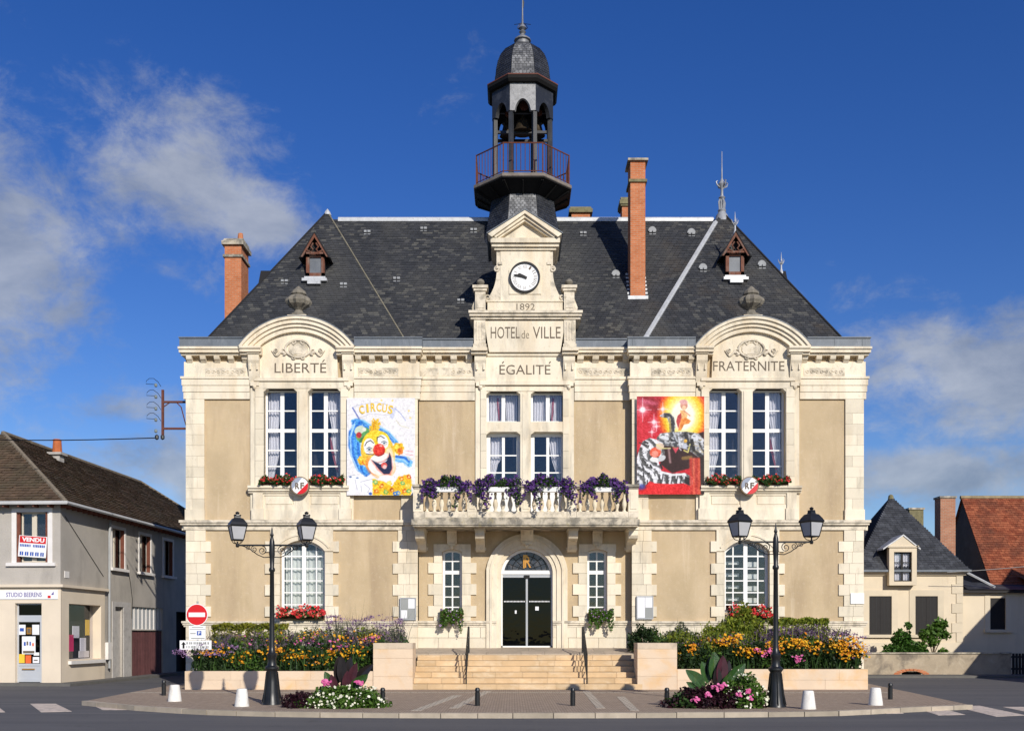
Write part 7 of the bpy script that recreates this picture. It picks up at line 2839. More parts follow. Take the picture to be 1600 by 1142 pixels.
m_.add([(-8.6, 21, -.05), (0, 21, -.05), (0, 21, EZ), (-8.6, 21, EZ)], [(0, 1, 2, 3)])
m_.build('inner_wall', ROOM, LB, recalc=False)
m_ = MB()
m_.box(-8.6, .16, -.16, .02, 3.42, 3.52); m_.box(.0, .16, .02, 3.6, 3.42, 3.52)
m_.build('shop_cornice', SHOPC, LB)
# front first floor window
m_ = MB()
a, b, c0, c1 = FW
m_.box(a - .17, a, -.03, .02, c0 - .02, c1 + .14); m_.box(b, b + .17, -.03, .02, c0 - .02, c1 + .14)
m_.box(a, b, -.028, .02, c1, c1 + .14)
m_.box(a - .35, b + .30, -.10, .1, c0 - .14, c0 - .02)
m_.build('window_surround', TRIMW, LB)
w_ = window(LB, a + .12, b - .10, c0, c1, .14, [((a + b) / 2, .17)], [], .05, frame=M('cream sash', (.58, .52, .42), .7, .05), label='first floor window with sold board')
for q in ((a, a + .10), (b - .10, b)):
    m_ = MB(); m_.box(q[0], q[1], .02, .10, c0, c1); m_.build('shutter', SHUT, LB)
# VENDU board
vb_ = thing('sale_board', 'tilted red and white VENDU board in the upper window of the shop house', 'sign', LB.matrix_world @ Vector((0, 0, 0)), local=True)
bpy.context.view_layer.update()
vb_.location = (-16.2, 37.2, 0); vb_.rotation_euler = (0, 0, R(-3.1))
bx0, bx1, bz0, bz1 = -1.53, -.50, 4.50, 5.26


def tiltmesh(o, cx, cz, a):
    ca, sa = math.cos(a), math.sin(a)
    for v in o.data.vertices:
        x, z = v.co.x - cx, v.co.z - cz
        v.co.x, v.co.z = cx + x * ca - z * sa, cz + x * sa + z * ca
    return o


tcx, tcz, ta = (bx0 + bx1) / 2, (bz0 + bz1) / 2, -.07
m_ = MB(); m_.box(bx0, bx1, -.03, -.01, bz0, bz1); bo = tiltmesh(m_.build('board', WHITE, vb_), tcx, tcz, ta)
m_ = MB(); m_.box(bx0 + .03, bx1 - .03, -.036, -.031, bz1 - .26, bz1 - .02); tiltmesh(m_.build('red_band', REDSIGN, bo), tcx, tcz, ta)
o = lettering('lettering', 'VENDU', bx0 + .11, bx1 - .09, bz1 - .215, bz1 - .06, -.036, WHITE, bo, .045, .004); tiltmesh(o, tcx, tcz, ta)
m_ = MB()
x = bx0 + .05
rs = random.Random(3)
while x < bx1 - .08:
    w = rs.uniform(.03, .06)
    if abs(x - tcx + .05) > .04: m_.box(x, x + w, -.034, -.031, bz1 - .40, bz1 - .31)
    x += w + .018
for i in range(5):
    xx = bx0 + .06 + i * .19
    for j in (0, 1):
        m_.box(xx + j * .075, xx + j * .075 + .055, -.034, -.031, bz0 + .05, bz0 + .17)
    m_.box(xx, xx + .13, -.033, -.031, bz0 + .175, bz0 + .185)
tiltmesh(m_.build('small_print', BLUESIGN, bo), tcx, tcz, ta)['kind'] = 'stuff'
# shop sign
sgn = thing('shop_sign', 'white fascia sign reading STUDIO BEERENS above the shop door', 'sign', (-16.2, 37.2, 0), R(-3.1), local=True)
m_ = MB(); m_.box(-2.3, -.07, -.06, -.035, 2.99, 3.32); m_.build('panel', WHITE, sgn)
PURPLE = M('purple letters', (.10, .07, .30), .5, .05)
lettering('lettering', 'STUDIO BEERENS', -1.97, -.66, 3.075, 3.235, -.06, PURPLE, sgn, .0, .006)
m_ = MB(); m_.prism([(-.31, 3.15), (-.22, 3.15), (-.22, 3.27)], -.066, -.061); m_.build('logo_mark', PURPLE, sgn)
m_ = MB(); m_.box(-.44, -.33, -.066, -.061, 3.03, 3.12); m_.build('logo_mark', REDSIGN, sgn)
# shop door
dx0, dx1 = DW[0], DW[1]
DOORG = M('pale grey aluminium door', (.52, .54, .57), .4, .05, metal=.2)
m_ = MB()
y = .13
m_.box(dx0, dx0 + .05, y, y + .06, 0, 2.85); m_.box(dx1 - .14, dx1, y, y + .06, 0, 2.42)
m_.box(dx0 + .05, dx1 - .14, y + .002, y + .058, 2.18, 2.42); m_.box(dx0 + .05, dx1 - .14, y + .002, y + .058, .60, .68)
m_.box(dx0 + .05, dx1 - .14, y + .002, y + .058, .02, .14); m_.box(dx0 + .05, dx1 - .14, y + .02, y + .05, .14, .60)
m_.box(dx0, dx1, y + .003, y + .05, 2.80, 2.85)
sd = m_.build('shop_door', DOORG, LB)
m_ = MB(); m_.box(dx0 + .05, dx1 - .14, y + .03, y + .036, .68, 2.18); m_.build('pane', GLASS_DARK, sd)
m_ = MB(); m_.box(dx0 + .05, dx1, y + .03, y + .036, 2.42, 2.80); m_.build('pane', GLASS_DARK, sd)
m_ = MB(); m_.box(-1.48, -1.02, y - .03, y + .005, .46, .50); m_.build('letter_flap', GOLD, sd)
for q, mt in (((-1.62, -1.37, 1.72, 2.08), PAPER), ((-1.58, -1.43, 1.84, 1.96), BLUESIGN), ((-1.33, -1.15, 1.74, 1.98), GOLD), ((-1.29, -1.19, 1.79, 1.93), INK), ((-1.12, -.86, 1.72, 2.08), PAPER), ((-1.50, -1.0, 1.02, 1.66), PAPER), ((-1.46, -1.04, 1.05, 1.14), INK),
              ((-1.43, -1.36, 1.32, 1.46), BLUESIGN), ((-1.33, -1.27, 1.34, 1.48), INK), ((-1.22, -1.17, 1.33, 1.47), BLUESIGN), ((-1.12, -1.06, 1.31, 1.42), ORANGE), ((-1.66, -1.40, .70, 1.02), YELLOW), ((-1.37, -1.16, .69, .98), ORANGE), ((-1.10, -.86, .70, .92), PAPER), ((-1.06, -.92, .78, .82), INK), ((-1.06, -.86, .97, 1.08), WHITE)):
    m_ = MB(); dz = .004 if mt not in (PAPER, GOLD) else 0
    m_.box(q[0], q[1], y + .018 - dz, y + .022 - dz, q[2], q[3]); m_.build('sticker', mt, sd)
# shop window on the side: fittings
u0, u1, z0, z1 = SHOP
m_ = MB(); m_.box(-.30, -.29, u0, u1, z0, z1); sp_ = m_.build('shop_window', GLASS_SHOP, LB)
m_ = MB(); m_.box(.03, .16, u0 - .05, u1 + .15, z0 - .16, z0 - .04); m_.build('shop_sill', TRIMW, LB)
m_ = MB(); m_.box(-.42, -.32, u0 + .05, u1 - .02, z0 - .05, z0 + .02); m_.build('display_shelf', TRIMW, sp_)
for (a, b, c0, c1, mt) in ((.75, 1.15, 1.6, 2.0, YELLOW), (.78, 1.2, 1.35, 1.6, PAPER), (.75, 1.15, 1.2, 1.36, YELLOW), (.72, 1.10, .82, 1.2, GREENP), (1.4, 1.75, 1.1, 1.72, PINKP), (1.45, 1.7, .85, 1.1, INK), (1.7, 2.2, 1.6, 2.05, PAPER), (2.3, 2.75, 1.1, 1.6, PAPER), (2.2, 3.0, .85, 1.1, TRIMW), (.58, .75, .85, 1.1, ORANGE), (2.75, 3.05, 1.7, 2.3, YELLOW)):
    m_ = MB(); m_.box(-.40, -.37, a, b, c0, c1); m_.build('display_card', mt, sp_)
# side windows with shutters
for (u0, u1, z0, z1) in SW:
    m_ = MB()
    m_.box(-.03, .03, u0 - .12, u0, z0 - .03, z1 + .12); m_.box(-.03, .03, u1, u1 + .12, z0 - .03, z1 + .12); m_.box(-.03, .028, u0, u1, z1, z1 + .12)
    so2 = m_.build('window_surround', TRIMW, LB)
    m_ = MB(); m_.box(-.03, .14, u0 - .2, u1 + .2, z0 - .14, z0 - .03); m_.build('window_sill', TRIMW, so2)
    m_ = MB(); m_.box(-.20, -.19, u0, u1, z0, z1); wn_ = m_.build('side_window', GLASS, LB)
    m_ = MB(); m_.box(-.19, -.15, (u0 + u1) / 2 - .06, (u0 + u1) / 2 + .06, z0, z1); m_.box(-.19, -.15, u0, u0 + .10, z0, z1); m_.build('sash', bpy.data.materials['cream sash'], wn_)
    m_ = MB(); m_.box(-.14, .0, u1 - .05, u1, z0, z1); m_.box(-.13, -.02, u0, u0 + .04, z0, z1); m_.build('shutter', SHUT, LB)
# old door, garage
m_ = MB()
m_.box(-.05, .03, 4.2, 4.45, -.1, 3.05); m_.box(-.05, .03, 5.25, 5.95, -.1, 3.05); m_.box(-.05, .028, 4.45, 5.25, 2.85, 3.05)
m_.build('door_surround', OLDDOOR, LB)
m_ = MB(); m_.box(-.20, -.12, 4.45, 5.25, -.08, 2.85); m_.build('side_door', OLDDOOR, LB)
for i in range(12):
    u = 6.1 + i * .275
    m_ = MB(); m_.box(-.12 - random.random() * .01, -.06, u + .006, u + .269, -.08, 1.88); m_.build('garage_board', GATE_RED, LB)
m_ = MB()
for i in range(9):
    u = 6.1 + i * .4125
    m_.box(-.12, -.06, u - .03, u + .03, 1.95, 2.9)
m_.box(-.12, -.06, 6.1, 9.4, 1.90, 1.96)
gf = m_.build('workshop_window', TRIMW, LB)
for i in range(8):
    u = 6.1 + i * .4125
    m_ = MB(); m_.box(-.10, -.09, u + .03, u + .38, 1.96, 2.9); m_.build('pane', LANTERN_GLASS, gf)
m_ = MB(); m_.tube([(.10, 3.85, 6.15), (.10, 3.8, 5.9), (.10, 3.75, 5.6), (.10, 3.75, .4)], .05, 8); m_.build('downpipe', PIPE, LB)
m_ = MB(); m_.box(.02, .16, 3.52, 3.82, .75, 1.42); m_.build('meter_box', TRIMW, LB)
m_ = MB(); m_.box(-.02, .02, .28, .62, 3.78, 4.02); m_.build('street_name_plate', TRIMW, LB)
m_ = MB()
m_.tube([(.02, .3, 6.0), (.02, 3.4, 4.0)], .012, 4)
m_.tube([(.02, 5.6, 4.6), (.02, 5.9, 3.9), (.02, 6.1, 3.2), (.02, 6.05, 2.4)], .012, 4)
m_.build('wall_cable', BLACK, LB)
# roof
m_ = MB()
OV = .38
RX, RZ = -4.3, 9.72
e0, e1 = OV, -8.6 - OV
ey0, ey1 = -OV, 21 + OV
zz = EZ - .05
m_.add([(e0, ey0, zz), (e0, ey1, zz), (e1, ey1, zz), (e1, ey0, zz), (RX, 3.9, RZ), (RX, 17.2, RZ)], [(0, 1, 5, 4), (1, 2, 5), (2, 3, 4, 5), (3, 0, 4), (0, 3, 2, 1)])
lr = m_.build('tiled_roof', TILE_OLD, LB)
vd = Vector((RX - e0, 0, RZ - zz)); Hs = vd.length
slates(lr, (e0, 0, zz + .02), (0, 1, 0), vd, lambda v: (ey0 + (3.9 - ey0) * v / Hs, ey1 + (17.2 - ey1) * v / Hs), Hs, .24, .19, 'roof_tiles', TILE_OLD, 8, .05)
vd = Vector((0, 3.9 - ey0, RZ - zz)); Hs2 = vd.length
slates(lr, (0, ey0, zz + .02), (1, 0, 0), vd, lambda v: (e1 + (RX - e1) * v / Hs2, e0 + (RX - e0) * v / Hs2), Hs2, .24, .19, 'roof_tiles', TILE_OLD, 9, .05)
m_ = MB()
m_.tube([(e0, ey0, zz + .03), (RX, 3.9, RZ + .03), (RX, 17.2, RZ + .03), (e0, ey1, zz)], .09, 7)
m_.build('ridge_tiles', M('ridge mortar', (.20, .165, .12), .95, .3, 5), lr)
m_ = MB()
m_.tube([(e1, ey0 - .05, zz), (e0 + .05, ey0 - .05, zz), (e0 + .05, ey1, zz)], .065, 7)
m_.build('roof_gutter', M('pale gutter', (.50, .50, .49), .5, .1), lr)
for i in range(50):
    m_ = MB(); u = i * .42
    m_.box(-.0, OV, u, u + .06, zz - .13, zz - .03); m_.build('rafter_end', SHUT, lr)
for i in range(9):
    m_ = MB(); m_.box(-.3 - i * .55, -.24 - i * .55, -OV, 0, zz - .13, zz - .03); m_.build('rafter_end', SHUT, lr)
# chimney with pot on the street slope
m_ = MB()
px_, py_ = -3.4, 6.5
m_.box(px_ - .2, px_ + .2, py_ - .2, py_ + .2, 8.0, 9.30)
m_.box(px_ - .30, px_ + .30, py_ - .30, py_ + .30, 9.30, 9.40)
lc = m_.build('chimney', M('rendered stack', (.42, .40, .37), .9, .15, 4), LB)
m_ = MB(); m_.lathe([(.20, 9.40), (.165, 9.9), (.175, 9.96), (.13, 9.98)], px_, py_, 12); m_.build('chimney_pot', M('terracotta pot', (.48, .14, .05), .85, .2, 5), lc)
m_ = MB(); m_.prism_z([(-9, -.7), (.7, -.7), (.75, 3.7), (.55, 21), (-9, 21)], -.25, 0)
m_.v = [(x, y, z) for x, y, z in m_.v]
sw_ = m_.build('sidewalk', M('worn sidewalk', (.13, .125, .115), .9, .15, 2, .3, 25)); tag(sw_, kind='structure')
sw_.location = (-16.2, 37.2, 0); sw_.rotation_euler = (0, 0, R(-3.1))

# ---- wall bracket with insulators and wires
WB = thing('wall_bracket', 'rusty power bracket with insulators on the left corner of the town hall', 'power bracket', (X(272, 36.2), 36.2, Z(650, 36.2)))
d2 = 36.2
bxp = lambda p: X(p, d2)
bzp = lambda q: Z(q, d2)
m_ = MB()
m_.box(bxp(252.5), bxp(256), d2 - .03, d2 + .04, bzp(681), bzp(609))
m_.box(bxp(256), bxp(292), d2 - .03, d2 + .04, bzp(629.5), bzp(626.5))
m_.box(bxp(256), bxp(292), d2 - .03, d2 + .04, bzp(671), bzp(668))
m_.tube([(bxp(255), d2, bzp(636)), (bxp(265), d2, bzp(629))], .02, 5)
m_.tube([(bxp(276), d2, bzp(629)), (bxp(283), d2, bzp(636)), (bxp(291), d2, bzp(666))], .02, 5)
m_.build('frame', RUST, WB)
PORC = M('grey porcelain', (.20, .23, .22), .25, .2, spec=.6)
for i, q in enumerate((602, 620, 638.5, 656, 673.5)):
    m_ = MB()
    zc0 = bzp(q)
    m_.lathe([(.02, zc0 - .06), (.05, zc0 - .04), (.055, zc0), (.045, zc0 + .05), (.015, zc0 + .07)], bxp(243.5), d2, 10)
    ins = m_.build('insulator', PORC, WB)
    if i < 4:
        m_ = MB()
        xs_ = bxp(228 + (1 if i else 0)); xe = bxp(251.5)
        m_.tube([(bxp(243), d2, zc0 + .03), (xs_, d2, zc0 + .05), (xs_ + .02, d2, zc0 + .16), (xs_ + .12, d2, zc0 + .24), (bxp(240), d2, zc0 + .24), (bxp(247), d2, zc0 + .12), (xe, d2, zc0 - .04)], .009, 4)
        m_.build('jumper', IRON, ins)
m_ = MB()
for p_, q in ((245, 683), (254, 683)):
    m_.lathe([(.02, bzp(q) - .09), (.07, bzp(q) - .05), (.07, bzp(q) + .05), (.02, bzp(q) + .09)], bxp(p_), d2, 8)
m_.build('clamp', IRON, WB)
m_ = MB()
P0 = Vector((bxp(244), d2, bzp(684))); P1_ = Vector((-22.5, 38.5, Z(681, 38.5)))
m_.tube([P0.lerp(P1_, t) - Vector((0, 0, .12 * math.sin(math.pi * t))) for t in np.linspace(0, 1, 9)], .018, 4)
tag(m_.build('cable', BLACK), 'dark overhead cable running left from the wall bracket', 'cable')

# ================================================================== RIGHT SIDE HOUSES
RENDER = M('cream render', (.68, .58, .43), .92, .07, .8, .3, 30, stains=[((.40, .32, .22), 1.2, .56, .78, .4, V)])
RSTONE = M('pale dressed stone', (.66, .57, .43), .9, .08, 1.2, .2, 30, rnd=.08)
SHDARK = M('black brown shutters', (.018, .016, .016), .6, .15, 6)
dH = 48.0
hx_ = lambda p: X(p, dH)
hz_ = lambda q: Z(q, dH)
RH = thing('pavilion_house', 'cream house with steep slate pavilion roof and stone dormer', 'house', (18.3, 48, 0))
hx0, hx1 = 12.4, hx_(1504)
EZH = hz_(893)
WH = [(hx_(1358), hx_(1393), hz_(991), hz_(931)), (hx_(1430), hx_(1465), hz_(991), hz_(931))]
m_ = MB()
wall_holes(m_, hx0, hx1, -.1, EZH, dH, .2, WH)
m_.add([(hx1, dH, -.1), (hx1, dH + 6, -.1), (hx1, dH + 6, EZH), (hx1, dH, EZH)], [(0, 1, 2, 3)])
hw = m_.build('wall', RENDER, RH, recalc=False)
for (a, b, c0, c1) in WH:
    m_ = MB()
    m_.box(a - .28, a, dH - .03, dH + .02, c0, c1 + .28); m_.box(b, b + .28, dH - .03, dH + .02, c0, c1 + .28); m_.box(a, b, dH - .028, dH + .02, c1, c1 + .28)
    sr = m_.build('window_surround', RSTONE, RH)
    m_ = MB(); m_.box(a - .35, b + .35, dH - .12, dH, c0 - .14, c0); m_.build('window_sill', RSTONE, sr)
    for q in ((a, (a + b) / 2 - .005), ((a + b) / 2 + .005, b)):
        m_ = MB(); m_.box(q[0], q[1], dH + .02, dH + .06, c0, c1)
        for k in (1, 2):
            u = q[0] + (q[1] - q[0]) * k / 3
        sh = m_.build('shutter', SHDARK, RH)
        m_ = MB()
        for k in (1, 2):
            u = q[0] + (q[1] - q[0]) * k / 3
            m_.box(u - .008, u + .008, dH + .014, dH + .02, c0, c1)
        m_.build('shutter_batten', IRON, sh)
m_ = MB(); m_.box(hx0, hx1 + .12, dH - .10, dH + .02, EZH - .16, EZH - .05); m_.box(hx0, hx1 + .2, dH - .2, dH + .02, EZH - .05, EZH + .02); m_.build('eaves_cornice', RSTONE, RH)
m_ = MB(); m_.box(hx0, hx1 + .28, dH - .32, dH - .2, EZH - .02, EZH + .08); m_.build('gutter', ZINC, RH)
m_ = MB(); m_.box(hx0, hx1, dH - .04, dH + .02, -.1, hz_(1003)); m_.build('plinth', RSTONE, RH)
z = hz_(1003); i = 0
while z < EZH - .2:
    e = min(z + .45, EZH - .17)
    piece('quoin', RSTONE, hw, hx_(1487 if i % 2 else 1494), hx1 + .01, dH - .035, dH + .02, z + .005, e - .005)
    z = e; i += 1
# pavilion roof
ax_, ay_, az_ = X(1392, 50.3), 50.3, Z(775, 50.3)
rx0, rx1 = hx_(1331), hx1 + .3
ry0, ry1 = dH - .28, dH + 4.9
m_ = MB()
m_.add([(rx0, ry0, EZH), (rx1, ry0, EZH), (rx1, ry1, EZH), (rx0, ry1, EZH), (ax_, ay_, az_)], [(0, 1, 4), (1, 2, 4), (2, 3, 4), (3, 0, 4), (0, 3, 2, 1)])
pr_ = m_.build('pavilion_roof', SLATE_BASE, RH)
SL3 = isl_mat('house slates', (.020, .022, .026), (.042, .045, .052), .6)
vd = Vector((0, ay_ - ry0, az_ - EZH)); Hs3 = vd.length
slates(pr_, (0, ry0, EZH), (1, 0, 0), vd, lambda v: (rx0 + (ax_ - rx0) * v / Hs3, rx1 + (ax_ - rx1) * v / Hs3), Hs3, .24, .13, seed=12, mat=SL3)
m_ = MB()
m_.add([(hx0 - 2, dH + .2, EZH), (rx0 + 1.4, dH + .2, EZH), (rx0 + 1.4, dH + 6, EZH), (hx0 - 2, dH + 6, EZH), (hx0 - 2, dH + 3.1, az_ - .4), (rx0 + 1.4, dH + 3.1, az_ - .4)], [(0, 1, 5, 4), (1, 2, 5), (2, 3, 4, 5), (3, 0, 4)])
m_.build('rear_roof', SL3, RH)
m_ = MB(); m_.lathe([(.15, az_ - .14), (.12, az_ + .02), (.04, az_ + .08)], ax_, ay_, 8); m_.build('roof_tip', LICHEN, RH)
# stone dormer
m_ = MB()
d3 = dH - .38
qa, qb = X(1389.5, d3), X(1432.5, d3)
ga, gb = X(1397, d3), X(1425, d3)
zb3, zt3, zp3 = Z(914, d3), Z(853, d3), Z(838, d3)
m_.box(qa, ga, d3, d3 + .3, zb3, zt3); m_.box(gb, qb, d3, d3 + .3, zb3, zt3); m_.box(ga, gb, d3 + .002, d3 + .3, Z(862, d3), zt3); m_.box(ga, gb, d3 + .002, d3 + .3, zb3, Z(908, d3))
m_.prism([(qa - .06, zt3), (qb + .06, zt3), ((qa + qb) / 2, zp3 + .02)], d3 - .02, d3 + .3)
m_.box(qa - .08, qb + .08, d3 - .06, d3 + .28, zt3 - .06, zt3 + .02)
dm = m_.build('dormer', RSTONE, RH)
m_ = MB()
for s_ in (-1, 1):
    c_ = (qa + qb) / 2
    e = qa - .3 if s_ < 0 else qb + .15
    m_.prism([(e, zt3 - .10), (c_, zp3 + .10), (c_, zp3 + .03), (e, zt3 - .17)], d3 - .06, d3 + 1.6)
m_.build('dormer_roof', LEAD, dm)
m_ = MB()
m_.box(qa + .02, qa + .04, d3 + .3, d3 + 1.8, zb3 + .3, zt3); m_.box(qb - .04, qb - .02, d3 + .3, d3 + 1.8, zb3 + .3, zt3)
m_.build('dormer_cheek', SLATE_BASE, dm)
w_ = window(RH, ga, gb, Z(908, d3), Z(862, d3), d3 + .12, [((ga + gb) / 2, .09)], [(Z(878, d3), .03), (Z(892, d3), .03)], .06, frame=SHDARK, label='dormer window with dark frame and lace curtain')
curtain(w_, [(Z(864, d3), ga + .03, gb - .03), (Z(906, d3), ga + .03, gb - .03)], d3 + .24, CURTAIN, 6, amp=.02)
m_ = MB(); m_.box(qa, qb, d3 + .32, d3 + .34, zb3, zt3); m_.build('dark_interior', ROOM, dm)


def stack(px0, px1, q, d_, zb_, mat, lab, capm):
    m_ = MB(); m_.box(X(px0, d_), X(px1, d_), d_, d_ + .7, zb_, Z(q, d_))
    s_ = m_.build('chimney', mat, RH); s_['label'] = lab
    m_ = MB(); m_.box(X(px0, d_) - .05, X(px1, d_) + .05, d_ - .05, d_ + .75, Z(q, d_) + .003, Z(q, d_) + .10); m_.build('cap', capm, s_)


stack(1469.5, 1493, 778, 51.0, 4.2, brick_mat('pale red brick', (.40, .16, .09), (.48, .22, .13), (.40, .30, .22), .23, .075, .011), 'tall pale red brick chimney right of the pavilion roof', STONE_DIRTY)
stack(1421, 1443, 796, 54.0, 4.2, LICHEN, 'lichened stone chimney behind the pavilion roof', STONE_DIRTY)

# low annex
AN = thing('annex', 'low cream annex with dark shuttered window right of the pavilion house', 'house', (24, 48.4, 0))
d4 = 48.3
m_ = MB()
wz = Z(926, d4)
WA = (X(1547, d4), X(1571, d4), Z(983, d4), Z(934, d4))
wall_holes(m_, hx1 + .02, 29, -.1, wz, d4, .2, [WA])
m_.build('wall', RENDER, AN, recalc=False)
m_ = MB(); m_.box(WA[0], WA[1], d4 + .04, d4 + .08, WA[2], WA[3]); m_.build('shutter', SHDARK, AN)
m_ = MB(); m_.box(WA[0] - .3, WA[1] + .3, d4 - .12, d4, WA[2] - .14, WA[2]); m_.build('window_sill', RSTONE, AN)
m_ = MB(); m_.box(WA[0] - .25, WA[0], d4 - .025, d4 + .01, WA[2], WA[3] + .2); m_.box(WA[1], WA[1] + .25, d4 - .025, d4 + .01, WA[2], WA[3] + .2); m_.build('window_surround', RSTONE, AN)
m_ = MB(); m_.box(hx1 - .1, 29, d4 - .25, d4 + .05, wz, wz + .14); m_.build('eaves', SHDARK, AN)
m_ = MB()
m_.add([(hx1 + .3, d4 - .3, wz + .14), (29, d4 - .3, wz + .14), (29, d4 + 2.5, wz + .62), (hx1 + .3, d4 + 2.5, wz + .62)], [(0, 1, 2, 3)])
m_.add([(hx1 + .3, d4 - .2, wz + .16), (X(1545, d4), d4 - .2, wz + .2), (hx1 + .3, d4 + 2.0, EZH)], [(0, 1, 2)])
m_.build('annex_roof', SL3, AN, recalc=False)
m_ = MB(); m_.tube([(hx1 + .25, d4 - .15, EZH - .02), (X(1550, d4), d4 - .3, wz + .25)], .06, 5); m_.build('roof_flashing', LEAD, AN)

# barn
BN = thing('barn', 'barn with steep red tiled roof and dark gable behind the annex', 'barn', (27, 53, 0))
gx = 23.2
be, br, bz, brz = 50.0, 53.3, 4.05, 8.74
m_ = MB()
m_.add([(gx, be, -.1), (gx, br * 2 - be, -.1), (gx, br * 2 - be, bz), (gx, br, brz), (gx, be, bz)], [(0, 1, 2, 3, 4)])
m_.add([(gx, be, -.1), (36, be, -.1), (36, be, bz), (gx, be, bz)], [(0, 1, 2, 3)])
m_.build('wall', M('dark old rubble', (.12, .10, .085), .95, .2, 2, .6, 20), BN, recalc=False)
m_ = MB()
m_.add([(gx - .12, be - .2, bz - .2), (36, be - .2, bz - .2), (36, br, brz), (gx - .12, br, brz), (gx - .12, 2 * br - be + .2, bz - .2), (36, 2 * br - be + .2, bz - .2)], [(0, 1, 2, 3), (3, 2, 5, 4)])
brf = m_.build('tiled_roof', TILE_RED, BN, recalc=False)
vd = Vector((0, br - be + .2, brz - bz + .2))
slates(brf, (0, be - .2, bz - .18), (1, 0, 0), vd, lambda v: (gx - .12, 33), vd.length, .22, .15, 'roof_tiles', TILE_RED, 21, .03)
m_ = MB(); m_.tube([(gx - .15, br, brz + .03), (36, br, brz + .03)], .10, 7); m_.build('ridge_tiles', M('mossy ridge', (.30, .24, .14), .95, .35, 4), brf)
m_ = MB()
m_.add([(24.5, 48.6, wz + .35), (33, 48.6, wz + .35), (33, 50.2, wz + 1.0), (24.5, 50.2, wz + .9)], [(0, 1, 2, 3)])
m_.build('lean_to_roof', TILE_RED, BN, recalc=False)

# garden wall, gate, shrubs
RUB = M('rubble garden wall', (.40, .33, .24), .95, .18, 1.4, .8, 9, stains=[((.12, .105, .09), 1.3, .50, .68, .75, (1, 1, .8)), ((.52, .45, .34), 3, .55, .7, .5, (1, 1, 1))])
dG = 45.0
gw_ = thing('garden_wall', 'low stained rubble garden wall with a small brick arch at its foot', 'wall', (18.5, 45, 0))
ga0, ga1 = 13.0, X(1580, dG)
ac = X(1424, dG)
m_ = MB()
zt4 = Z(1021, dG)
wall_holes(m_, ga0, ga1, -.1, zt4, dG, .3, [(ac - .42, ac + .42, -.1, .12)])
m_.add([(ga0, dG, zt4), (ga1, dG, zt4), (ga1, dG + .35, zt4), (ga0, dG + .35, zt4)], [(0, 1, 2, 3)])
m_.add([(ga0, dG + .35, -.1), (ga1, dG + .35, -.1), (ga1, dG + .35, zt4), (ga0, dG + .35, zt4)], [(0, 1, 2, 3)])
m_.build('wall_body', RUB, gw_, recalc=False)
m_ = MB(); m_.box(ga0, ga1, dG - .05, dG + .40, zt4, zt4 + .06); m_.build('coping', STONE_DIRTY, gw_)
k = 13
for i in range(k):
    a0, a1 = math.pi * (i + .06) / k, math.pi * (i + .94) / k
    f = lambda r_, a: (ac + r_ * 1.35 * math.cos(a), -.08 + r_ * .55 * math.sin(a))
    m_ = MB(); m_.prism([f(.42, a0), f(.60, a0), f(.60, a1), f(.42, a1)], dG - .035, dG + .08); m_.build('arch_brick', BRICK, gw_)
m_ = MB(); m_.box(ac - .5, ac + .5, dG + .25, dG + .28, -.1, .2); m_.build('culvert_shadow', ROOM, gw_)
gt = thing('garden_gate', 'dark slatted garden gate at the right edge behind the road', 'gate', (X(1600, dG), dG, 0))
for i in range(14):
    m_ = MB(); x = ga1 + .1 + i * .14; m_.box(x, x + .10, dG + .1, dG + .13, 0, zt4 + .02); m_.build('slat', SHDARK, gt)
m_ = MB(); m_.box(ga1 + .05, ga1 + 2.1, dG + .13, dG + .17, .2, .28); m_.box(ga1 + .05, ga1 + 2.1, dG + .13, dG + .17, .72, .80); m_.build('rail', SHDARK, gt)


def small_tree(name, label, x, y, z0, h, blobs, n, size, mat):
    t = thing(name, label, 'shrub', (x, y, z0), group='shrubs behind the garden wall')
    m_ = MB()
    m_.tube([(x, y, z0), (x + .03, y, z0 + h * .4), (x - .02, y, z0 + h * .75)], [.05, .035, .015], 6)
    for (bx_, bz_, r_) in blobs:
        m_.tube([(x, y, z0 + h * .3), (x + bx_ * .6, y, z0 + bz_ * .85), (x + bx_, y, z0 + bz_)], [.025, .018, .008], 5)
    m_.build('trunk', BARK, t)
    P = np.concatenate([ellip(int(n * r_ * r_ / sum(b[2] ** 2 for b in blobs)), (x + bx_, y, z0 + bz_), (r_, r_ * .8, r_ * .85), .6) for bx_, bz_, r_ in blobs])
    o = quad_cloud('crown', P, size, mat, t); o['kind'] = 'stuff'


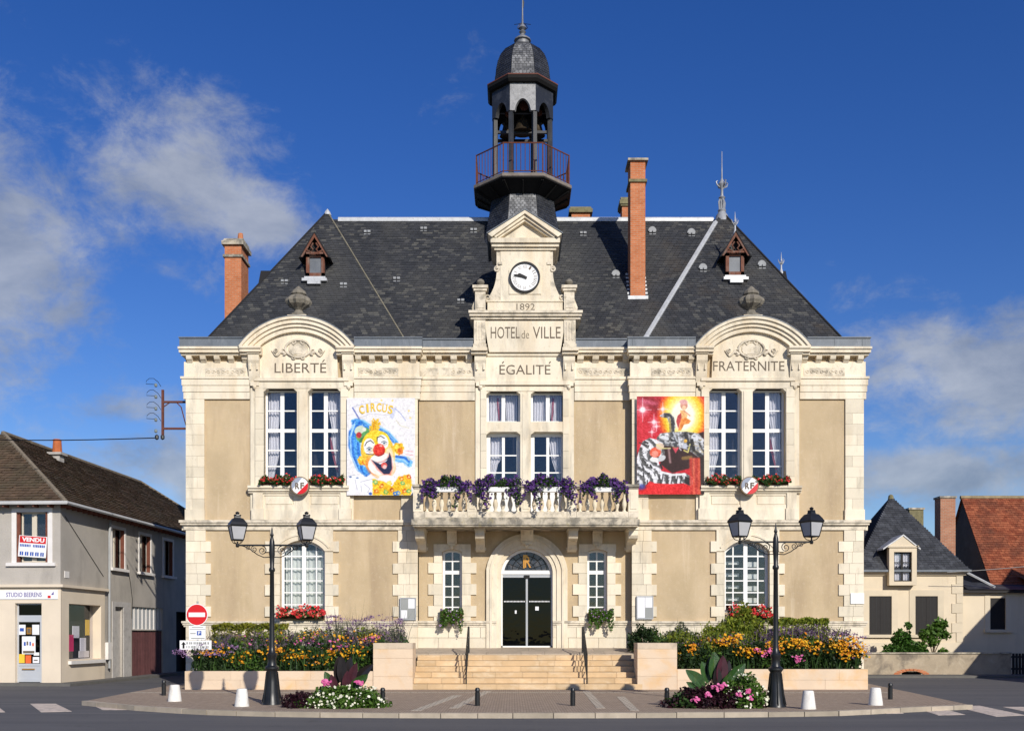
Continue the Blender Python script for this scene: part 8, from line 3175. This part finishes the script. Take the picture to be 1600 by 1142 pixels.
small_tree('shrub', 'rounded leafy shrub left of the slim one behind the garden wall', X(1412, 46), 46, .0, 2.0, [(0, 1.1, .55), (-.55, .95, .42), (.55, .9, .45), (-.1, 1.6, .42), (.2, 2.1, .16), (.9, .8, .3), (-.8, .75, .28)], 2600, .085, leaf_mat('shrub leaves', (.03, .09, .012), (.08, .18, .03)))
small_tree('shrub', 'slim open shrub with bright leaves under the right shuttered window', X(1458, 46), 46, .0, 2.6, [(.1, 1.9, .36), (.35, 2.2, .28), (-.3, 1.7, .34), (-.55, 1.2, .26), (.5, 1.7, .24), (.45, .95, .22), (0, 1.4, .26)], 1300, .085, leaf_mat('young leaves', (.05, .12, .015), (.12, .22, .035)))

m_ = MB()
P0 = Vector((X(1480, 47), 47, Z(894, 47))); P1_ = Vector((27, 46, Z(866, 46)))
m_.tube([P0.lerp(P1_, t) - Vector((0, 0, .1 * math.sin(math.pi * t))) for t in np.linspace(0, 1, 8)], .014, 4)
tag(m_.build('cable', M('pale cable', (.35, .34, .32), .7, .05)), 'thin pale overhead cable crossing in front of the red roof', 'cable')

# pavement by the garden wall
m_ = MB(); m_.prism_z([(13.5, 43.6), (30, 43.6), (30, 45.0), (13.5, 45.0)], -.25, .0)
tag(m_.build('sidewalk', bpy.data.materials['worn sidewalk']), kind='structure')

# neighbouring house on the right of the square (stands outside the frame, shades the annex)
NB = thing('neighbour_house', 'gabled house beyond the right edge of the view', 'house', (29, 34, 0))
nx0, nx1, ny0, ny1, nez, nrz = 23.5, 34.5, 28.5, 40.0, 4.9, 10.9
m_ = MB()
m_.box(nx0, nx1, ny0, ny1, -.1, nez)
m_.prism([(nx0, nez), (nx1, nez), ((nx0 + nx1) / 2, nrz - .3)], ny0, ny1)
m_.build('wall', RENDER, NB)
m_ = MB()
for s_ in (-1, 1):
    e = nx0 - .25 if s_ < 0 else nx1 + .25
    m_.prism([(e, nez - .2), ((nx0 + nx1) / 2, nrz), ((nx0 + nx1) / 2, nrz - .2), (e, nez - .4)], ny0 - .2, ny1 + .2)
m_.build('roof', SL3, NB)
